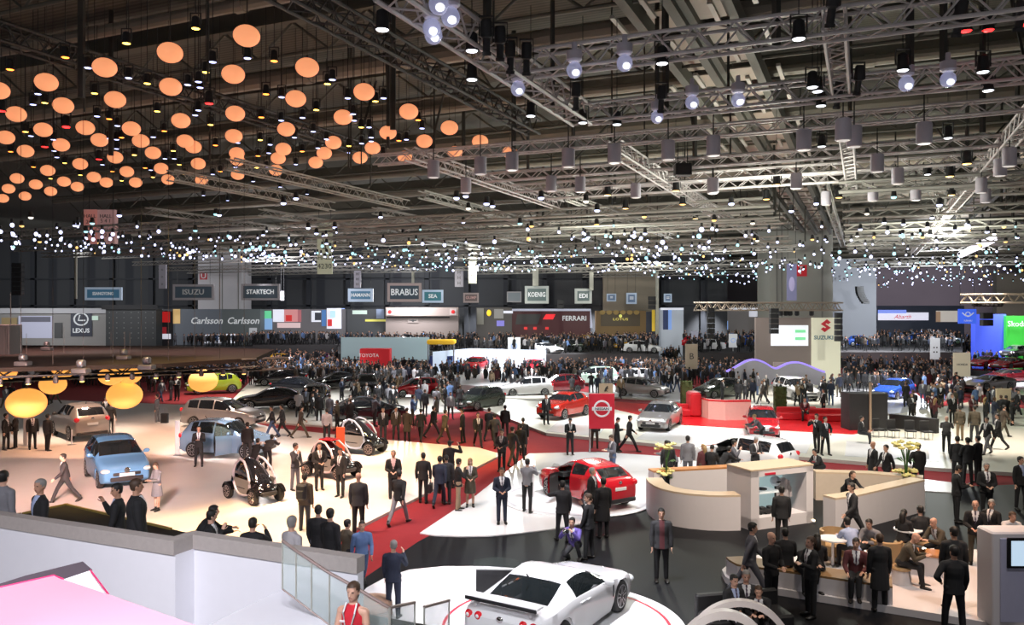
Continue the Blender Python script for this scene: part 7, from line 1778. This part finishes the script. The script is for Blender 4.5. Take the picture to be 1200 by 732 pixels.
for x, y, rz, ps, lb in ((1122, 566, 150, 'relaxed', 'man in black, left of the trio on the red walkway at right'), (1134, 568, 185, 'folded', 'man in black, middle of the trio on the red walkway at right'), (1146, 565, 210, 'stand', 'man in black, right of the trio on the red walkway at right')):
    pp(x, y, .02, rz, ps, lb, jc='black', h=1.84)
pp(1121, 612, .02, 80, 'read', 'man in black suit and white shirt reading beyond the lounge', jc='black', h=1.84, skin=1)
pp(1156, 607, .02, -12, 'clasp', 'stout balding man in black facing the camera beyond the lounge', jc='black', bulk=1.14, style='crop', hair='grey', h=1.8)
pp(1196, 597, .02, 10, 'relaxed', 'man in black suit and blue shirt at the right edge beyond the lounge', jc='black', sc=lt_blue, tie=False, h=1.8)
# lounge: seated and standing
pp(879, 700, .02, 80, 'stride', 'man in grey suit striding right past the lounge tip', jc='grey', tc='grey', hair='black', h=1.86)
pp(904, 718, .02, 30, 'clasp', 'bald man in black suit and black shirt in front of the lounge', jc='black', style='bald', sc=CL['black'], tie=False, h=1.80)
pp(950, 722, .02, -75, 'folded', 'fair haired woman in black jacket facing left in front of the lounge', jc='black', fem=True, hair='brown', style='bun', h=1.76)
pp(1031, 716, .02, 178, 'stand', 'man in long black coat from behind in front of the bench', top='coat', jc='black', hair='brown', h=1.74)
pp(1118, 745, .02, 172, 'hip', 'man in black suit from behind nearest the kiosk, hand on hip', jc='black', h=1.88, skin=1)
pp(1118, 715, .15, 170, 'relaxed', 'man in black suit just beyond the one with hand on hip', jc='black', h=1.85, skin=1)
pp(858, 748, .02, 20, 'sit', 'man in dark suit with blue shirt sitting behind the white hoops, left of three', jc='black', sc=lt_blue, h=1.72)
pp(874, 745, .02, -10, 'sit', 'grey haired man sitting behind the white hoops, middle of three', jc='charcoal', hair='grey', style='crop', h=1.78)
pp(890, 748, .02, -20, 'sit_lean', 'brown haired man sitting bent behind the white hoops, right of three', jc='black', hair='brown', h=1.66)
S_ = [(921, 685.5, 175, 'sit', 'black', 'black', 'short', 'black', 1.1, 'broad person in black sitting with back to the camera on the bench, left end'), (939, 689, 10, 'sit_lean', 'black', 'black', 'crop', 'grey', 1, 'man in black jacket and blue shirt sitting on the bench facing the camera'), (958, 690, 165, 'sit', 'black', 'black', 'long', 'black', 1, 'dark haired woman in black sitting on the bench, from behind'), (1003, 699, -20, 'sit_cross', 'maroon', 'black', 'short', 'black', 1, 'person in brown sitting with crossed legs on the bench'), (1002, 668, 190, 'sit_lean', 'shirtblue', 'black', 'short', 'black', 1, 'man in pale blue shirt bending over the table behind the bench'), (1026, 662, -50, 'sit_lean', 'midgrey', 'black', 'short', 'black', 1, 'man in grey shirt sitting behind the bench'), (1056, 684, 55, 'sit_phone', 'olive', 'black', 'bald', 'black', 1, 'balding man in olive jacket sitting sideways beside the orange table'), (1058, 654, 130, 'sit', 'black', 'black', 'long', 'black', 1, 'woman with long dark hair sitting beyond the olive jacket man'), (1080, 652, 185, 'sit', 'black', 'black', 'short', 'black', 1.1, 'man in black sitting with his back to the camera beyond the orange table'), (1106, 662, -70, 'sit_lean', 'olive', 'black', 'bald', 'black', 1, 'bald man in olive jacket sitting right of the orange table')]
for x, y, rz, ps, jc, tc, st, hr, bk_, lb in S_:
    pp(x, y, .15, rz, ps, lb, jc=jc, tc=tc, style=st, hair=hr, bulk=bk_, top='tee' if jc in ('shirtblue', 'midgrey') else 'jacket', fem='woman' in lb)
pp(1143, 662, .15, -30, 'clasp', 'bald man in black holding a cup at the right of the lounge', jc='black', tc='olive', style='bald', h=1.68)
pp(1162, 659, .15, -60, 'relaxed', 'balding man in black coat beside the trolley case', jc='black', top='coat', style='crop', hair='grey', h=1.66)
pp(1181, 668, .15, -15, 'lean', 'waitress in black vest and white sleeves behind the low white cabinet', top='tee', jc='white', fem=True, hair='brown', style='bun', h=1.7)
# stools under the seated visitors
cube_m = mat('stool_white', (.64, .6, .6), .5)
for x, y, lb in ((1003, 668, 'white stool under the man in pale blue shirt'), (1026, 662, 'white stool under the man in grey shirt'), (1056, 684, 'white stool under the man in olive jacket beside the table'), (1058, 654, 'white stool under the long haired woman'), (1080, 652, 'white stool under the man in black beyond the table'), (1106, 662, 'white stool under the bald man in olive jacket')):
    p = at(x, y, .15); t = thing('stool', lb, 'stool', p); m = MB(); m.lathe([(.22, 0), (.24, .03), (.20, .36)], n=16); m.build('base', cube_m, t); m = MB(); m.lathe([(.22, .36), (.23, .40), (.21, .44), (.001, .44)], n=16); m.build('seat', tan_l, t)

# ---------------------------------------------------------------- visitors in the middle distance
rc = random.Random(21)
JC = ['black'] * 9 + ['charcoal'] * 4 + ['navy'] * 3 + ['grey'] * 2 + ['brown', 'olive', 'midgrey', 'tan', 'blue', 'maroon', 'lightgrey']
TC = ['black'] * 6 + ['charcoal'] * 3 + ['jeans', 'grey', 'olive', 'brown']
MP = [('stand', 'short'), ('relaxed', 'short'), ('clasp', 'short'), ('folded', 'crop'), ('walk', 'short'), ('walk2', 'short'), ('stride', 'short'), ('phone', 'short'), ('photo', 'short'), ('read', 'short'), ('bag', 'short'), ('hip', 'short')]
FP = [('stand', 'long'), ('walk', 'long'), ('phone', 'long'), ('read', 'short')]
def inside(p, poly):
    c = False; n = len(poly)
    for i in range(n):
        a, b = poly[i], poly[(i + 1) % n]
        if (a[1] > p[1]) != (b[1] > p[1]) and p[0] < (b[0] - a[0]) * (p[1] - a[1]) / (b[1] - a[1]) + a[0]: c = not c
    return c
def free(p, r=.5, rcar=1.5):
    return all((p.x - x) ** 2 + (p.y - y) ** 2 > r * r for x, y in PEOPLE) and all((p.x - x) ** 2 + (p.y - y) ** 2 > rcar * rcar for x, y in CARPOS)
REG = [('by the far left lantern', [(0, 482), (60, 480), (70, 470), (10, 468)], .02, 6), ('behind the silver people carrier', [(165, 478), (215, 484), (210, 462), (150, 455)], .02, 9), ('by the row of black cars', [(330, 500), (440, 508), (445, 480), (330, 484)], .02, 13),
       ('in crowd left of red hatchback', [(400, 480), (470, 484), (480, 445), (400, 440)], .10, 30), ('in crowd right of red hatchback', [(478, 500), (545, 492), (540, 452), (500, 448)], .05, 26), ('by the bright white podium', [(560, 456), (600, 456), (600, 448), (570, 448)], .02, 6),
       ('right of the white placard', [(600, 460), (662, 456), (662, 444), (606, 446)], .02, 16), ('below the yellow cars', [(662, 446), (762, 446), (762, 437), (662, 437)], .05, 22), ('below the pale mint estate', [(650, 470), (760, 466), (760, 452), (668, 452)], .05, 8), ('behind the left hedge block', [(765, 462), (800, 464), (800, 438), (772, 438)], .1, 16),
       ('below the wavy wall', [(820, 472), (980, 478), (985, 462), (825, 462)], .12, 26), ('left of the taupe wall', [(800, 455), (884, 455), (884, 438), (800, 438)], .05, 14),
       ('by the blue rally car', [(1050, 500), (1100, 500), (1090, 470), (1060, 476)], .02, 8), ('in crowd left of lit cream board', [(1080, 482), (1130, 490), (1130, 442), (1064, 436)], .02, 34), ('beside the dark H board', [(1130, 498), (1200, 505), (1200, 478), (1140, 474)], .02, 16)]
PRO = {}
def ordinal_labels(items):
    """items: (picture x, descriptor dict) -> unique labels counted from the left"""
    cnt = {}
    tot = {}
    for it in items: tot[it['d']] = tot.get(it['d'], 0) + 1
    for it in sorted(items, key=lambda q: q['x']):
        cnt[it['d']] = cnt.get(it['d'], 0) + 1
        yield it, (('%s from left ' % ORD[cnt[it['d']]]) if tot[it['d']] > 1 else '')
NV = 0
for reg, poly, z, n in REG:
    items = []; tries = 0
    xs = [p[0] for p in poly]; ys = [p[1] for p in poly]
    while len(items) < n and tries < 4000:
        tries += 1
        q = (rc.uniform(min(xs), max(xs)), rc.uniform(min(ys), max(ys)))
        if not inside(q, poly): continue
        p = at(q[0], q[1], z)
        if not free(p): continue
        fem = rc.random() < .18; ps, st = rc.choice(FP if fem else MP); jc, tc = rc.choice(JC), rc.choice(TC); hair = rc.choice(['black', 'black', 'brown', 'grey', 'blond'] if fem else ['black', 'black', 'brown', 'brown', 'grey'])
        kind = 'woman' if fem and st == 'long' else 'visitor'
        items.append(dict(x=q[0], d='%s in %s top' % (kind, jc), p=p, fem=fem, ps=ps, st=st, jc=jc, tc=tc, hair=hair)); PEOPLE.append((p.x, p.y))
    for it, o_ in ordinal_labels(items):
        PEOPLE_keep = len(PEOPLE)
        lab = '%s %s%s' % (it['d'], o_, reg)
        visitor(it['p'], rc.choice([0, 20, -30, 60, -70, 90, -90, 130, 180, 180, 200, 160]), it['ps'], lab, it['jc'], it['tc'], None if rc.random() < .8 else lt_blue, it['hair'], it['st'], rc.choice((0, 0, 0, 1, 1, 2)), it['fem'], 'jacket', rc.uniform(.95, 1.05)); del PEOPLE[PEOPLE_keep:]; NV += 1
print('near', len(PEOPLE) - NV, 'mid', NV)
# the farthest crowd: hundreds of tiny figures, one object
terrace_m = mat('terrace_front_dark', (.05, .047, .05), .8)
TERR = [(396, 772, 90, 122, 2.0, 420), (985, 1128, 96, 140, 1.9, 230), (296, 398, 109, 117, 2.2, 120), (205, 296, 108, 114, 2.0, 60), (800, 884, 92, 140, 2.0, 110)]
for i_, (x0, x1, d0, d1, z_, n_) in enumerate(TERR):
    m = MB(); m.prism([((x0 - 600) * d0 / F, d0), ((x1 - 600) * d0 / F, d0), ((x1 - 600) * d1 / F, d1), ((x0 - 600) * d1 / F, d1)], .02, z_); struct(m.build('terrace', terrace_m, smooth=0), 'raised dark display terrace filled with visitors, %s' % ['middle of the hall', 'right', 'below the bright screens', 'below the script wall', 'left of the taupe wall'][i_], 'terrace')
far_meshes = [mid_mesh(p, False, 'jacket', s, .05, .35) for p, s in (('stand', 'short'), ('walk', 'short'), ('phone', 'short'), ('relaxed', 'short'))]
fd = []
for me in far_meshes:
    v = np.empty(len(me.vertices) * 3); me.vertices.foreach_get('co', v); fd.append((v.reshape(-1, 3), [list(p.vertices) for p in me.polygons], np.array([p.material_index for p in me.polygons])))
fm = [SKIN[1], HAIR['black'], CL['black'], CL['black'], shoe_m, CL['grey'], CL['navy'], CL['grey'], CL['brown'], CL['lightgrey'], CL['red'], CL['blue']]
VV, FF, MM, off = [], [], [], 0; cnt = 0; tries = 0
FLO = [(985, 1128, 64, 95, .05, 210), (795, 884, 68, 91, .05, 90), (205, 396, 84, 107, .05, 160)]
want = [t_ for i_, t_ in enumerate(TERR) for _ in range(t_[5])] + [t_ for t_ in FLO for _ in range(t_[5])]
while cnt < 2500 and tries < 20000:
    tries += 1
    x = rc.uniform(-10, 1210); y = rc.choice([rc.uniform(398, 415), rc.uniform(404, 430)])
    if not want and 490 < x < 662 and p.y < 90: continue
    if not want and 886 < x < 990 and y < 440: continue
    if not want and ((440 < x < 660 and y > 418) or (x < 320 and y > 412) or (x < 120 and y < 400)): continue
    p = at(x, y, .05)
    if p.y > 126 and x < 800: p = ad(x, 0, rc.uniform(72, 89)); p.z = .05
    if any(t_[2] - 1 < p.y < t_[3] + 1 and t_[0] - 4 < x < t_[1] + 4 for t_ in TERR): continue
    if want:
        t_ = want.pop(); d = t_[2] + .4 + (t_[3] - t_[2] - 1.5) * rc.random(); p = ad(rc.uniform(t_[0], t_[1]), 0, d); p.z = t_[4]
    if not free(p, .45, 1.3): continue
    if 838 < x < 976 and abs(p.y - 71.5) < 1.6: continue
    PEOPLE.append((p.x, p.y)); k = rc.randrange(4); v, f, mi = fd[k]; a = rc.uniform(0, 6.3); ca, sa = math.cos(a), math.sin(a)
    w = v @ np.array([[ca, sa, 0], [-sa, ca, 0], [0, 0, 1]]) * rc.uniform(.95, 1.06) + np.array(p)
    jc = rc.choice([2] * 12 + [6, 6, 7, 8, 8, 9, 11]); m2 = mi.copy(); m2[mi == 2] = jc
    VV.append(w); FF += [[i + off for i in q] for q in f]; MM.append(m2); off += len(v); cnt += 1
me = bpy.data.meshes.new('distant_crowd'); me.from_pydata(np.concatenate(VV).tolist(), [], FF)
for m_ in fm: me.materials.append(m_)
me.polygons.foreach_set('material_index', np.concatenate(MM).astype(np.int32)); me.update()
tag(link('distant_crowd', me), 'dense crowd of tiny dark clothed visitors in front of the farthest stands', 'crowd', kind='stuff'); print('far crowd', cnt)
# ---------------------------------------------------------------- light and camera
def spot(x, y, z, tx, ty, power, col, size=60, blend=.6, rad=.25):
    l = bpy.data.lights.new('spot', 'SPOT'); l.energy = power * GAIN; l.color = col; l.spot_size = R(size); l.spot_blend = blend; l.shadow_soft_size = rad
    o = bpy.data.objects.new('spot_light', l); COL.objects.link(o); o.location = (x, y, z)
    o.rotation_euler = (Vector((tx, ty, 0)) - Vector((x, y, z))).to_track_quat('-Z', 'Y').to_euler(); return o
def pool(px, py, power, col, size=60, z=12.0, dx=0, dy=-3, blend=.7, rad=.3):
    p = at(px, py, 0); return spot(p.x + dx, p.y + dy, z, p.x, p.y, power, col, size, blend, rad)
WHT, WARM, PINK, ORG, YEL = (.95, .96, 1), (1, .86, .72), (1, .46, .44), (1, .50, .28), (1, .66, .16)
GAIN = 1.7
# warm stage
pool(60, 560, 5200, PINK, 62); pool(150, 520, 4800, ORG, 62); pool(250, 560, 3600, PINK, 56); pool(330, 590, 4200, ORG, 55); pool(230, 600, 3500, YEL, 50); pool(450, 545, 3600, ORG, 55); pool(530, 532, 3400, YEL, 50); pool(200, 640, 2600, YEL, 55)
pool(136, 560, 3200, WHT, 30); pool(297, 585, 2000, WHT, 28); pool(265, 530, 3800, WHT, 36); pool(420, 535, 2600, WHT, 30); pool(85, 510, 4200, WARM, 40); pool(262, 495, 4200, WARM, 36)
for a in ((60, 560), (150, 560), (260, 560), (360, 560), (440, 540), (200, 505), (330, 520), (250, 620), (380, 620)): pool(*a, 2300, (1, .70, .56), 70)
# white cars in front
pool(650, 700, 5600, WHT, 46, dy=-1); pool(560, 700, 1500, (1, .86, .93), 60); pool(690, 580, 3600, WHT, 40, dy=-2); pool(600, 610, 1500, WHT, 50); pool(800, 560, 2000, WHT, 50)
# cream stage and beyond
for x, y, p in ((660, 490, 4300), (775, 500, 4300), (893, 508, 4300), (1000, 520, 3000), (617, 462, 9000), (720, 455, 9500), (560, 436, 14000), (600, 440, 12000), (840, 480, 5200), (930, 468, 6000), (740, 440, 8000), (640, 435, 8000)):
    pool(x, y, p, WHT if x < 900 else (1, .93, .85), 52, z=11.6)
for x, y, p, c in ((1048, 466, 11000, WHT), (1160, 452, 9000, WHT), (1170, 425, 9000, WHT), (1110, 520, 3200, WARM), (1170, 520, 2600, WARM), (1130, 470, 4200, WARM), (340, 470, 7000, WHT), (380, 445, 9000, WHT), (320, 435, 9000, WHT), (470, 455, 7500, WHT), (500, 480, 6000, WHT), (450, 490, 4200, WHT), (250, 465, 5500, WARM), (690, 415, 16000, WHT), (560, 415, 9000, WHT), (1080, 410, 22000, WHT), (830, 415, 15000, WHT), (440, 410, 12000, WHT), (330, 410, 9000, WHT), (1010, 430, 9000, WHT)):
    pool(x, y, p, c, 56, z=11.4)
# counters, lounge
pool(880, 600, 2600, WARM, 60, dy=-8); pool(800, 600, 2000, WARM, 60, dy=-8); pool(1030, 600, 2600, WARM, 56, dy=-8); pool(1090, 680, 1700, (1, .72, .48), 46, dy=2); pool(1150, 695, 1500, ORG, 40, dy=1); pool(940, 690, 1300, WARM, 50, dy=-4); pool(1180, 720, 900, WHT, 50, dy=-5)
# unseen low frontal fill spots, added to brighten the stage below the dark canopy
for px, py, pw_, c in ((136, 560, 2600, WHT), (90, 540, 2200, PINK), (40, 530, 2400, PINK), (180, 520, 2200, ORG), (230, 540, 2000, PINK), (110, 505, 2600, WARM), (60, 580, 1800, ORG)):
    p = at(px, py, 0); spot(p.x * .55, 13.5, 7.6, p.x, p.y, pw_ * 2.5, c, 34, .8, .3)
spot(1.5, 9, 9, 1.2, 17, 1500, WHT, 34, .8, .3); spot(3.2, 9, 7.5, 4.1, 15.6, 1300, (1, .92, .88), 26, .8, .3)  # extra unseen spots added to brighten the white coupe and the hoops
# red carpet
pool(520, 590, 1500, WHT, 46); pool(690, 525, 2200, WHT, 60); pool(450, 640, 1200, WHT, 46); pool(980, 550, 1500, WHT, 60)
# gallery parapet wall lit from the gallery side
spot(-3, 4, 9.5, -6, 12, 1350, (.93, .92, 1), 80, .8, .4); spot(-8, 5, 9.5, -9, 13, 1250, (.95, .92, 1), 80, .8, .4); spot(-1.5, 5, 9, -3, 11, 800, (.95, .95, 1), 70, .8, .4); spot(-4.5, 3, 8.6, -6.0, 8.0, 330, (1, .84, .88), 70, .8, .3)
# unseen point lights added to lighten the roof, as glow from the bright stands
def roof_fill(px, py, power, col):
    p = at(px, py, 0); l = bpy.data.lights.new('roof_fill_lamp', 'POINT'); l.energy = power * 2; l.color = col; l.shadow_soft_size = 1.0
    o = bpy.data.objects.new('roof_fill_light', l); COL.objects.link(o); o.location = (p.x, p.y, 9.3); return o
roof_fill(900, 560, 900, (.9, .92, .78)); roof_fill(700, 500, 1100, (.92, .95, .82)); roof_fill(1100, 500, 1200, (.92, .94, .8)); roof_fill(830, 450, 1500, (.95, .95, .9)); roof_fill(600, 440, 2600, (.92, .95, .9)); roof_fill(1080, 430, 4200, (.9, .95, 1)); roof_fill(300, 450, 700, (1, .9, .85)); roof_fill(480, 420, 3000, (.95, .95, 1)); roof_fill(310, 436, 1800, (.95, .93, 1))
# unseen fill spots added to brighten the pillars and the far wall
for x, d, tz, pw_, c in ((257, 121, 10, 1700, WHT), (938, 90, 11, 6500, (1, 1, .93)), (60, 126, 9, 5500, WHT), (420, 126, 9, 3600, WHT), (600, 126, 9, 3600, (1, .95, .85)), (735, 122, 10, 7000, (1, .95, .85)), (1000, 110, 10, 7000, WHT), (1190, 118, 10, 6000, WARM), (160, 126, 9, 5000, WHT), (1080, 195, 12, 20000, (1, .9, 1))):
    q = ad(x, 330, d); o = spot(q.x - 4, d - 40, 13.2, q.x, d, pw_ * 1.6, c, 60, .8, .4); o.rotation_euler = (Vector((q.x, d, tz)) - o.location).to_track_quat('-Z', 'Y').to_euler()
w = bpy.data.worlds.new('hall_ambient'); SC.world = w; w.use_nodes = True
bg = w.node_tree.nodes['Background']; bg.inputs[0].default_value = (.85, .84, .88, 1); bg.inputs[1].default_value = .34
cam = bpy.data.cameras.new('camera'); cam.sensor_width = 36; cam.sensor_fit = 'HORIZONTAL'; cam.lens = 36 * F / 1200
cam.shift_y = -(366 - HY) / 1200.0; cam.clip_end = 800
co = bpy.data.objects.new('camera', cam); COL.objects.link(co); co.location = (0, 0, EYE); co.rotation_euler = (R(90), 0, 0); SC.camera = co
SC.view_settings.view_transform = 'Standard'; SC.view_settings.look = 'None'; SC.view_settings.exposure = 0; SC.view_settings.gamma = 1
SC.cycles.sample_clamp_indirect = 3; SC.cycles.max_bounces = 6; SC.cycles.diffuse_bounces = 3; SC.cycles.glossy_bounces = 3; SC.cycles.transparent_max_bounces = 8
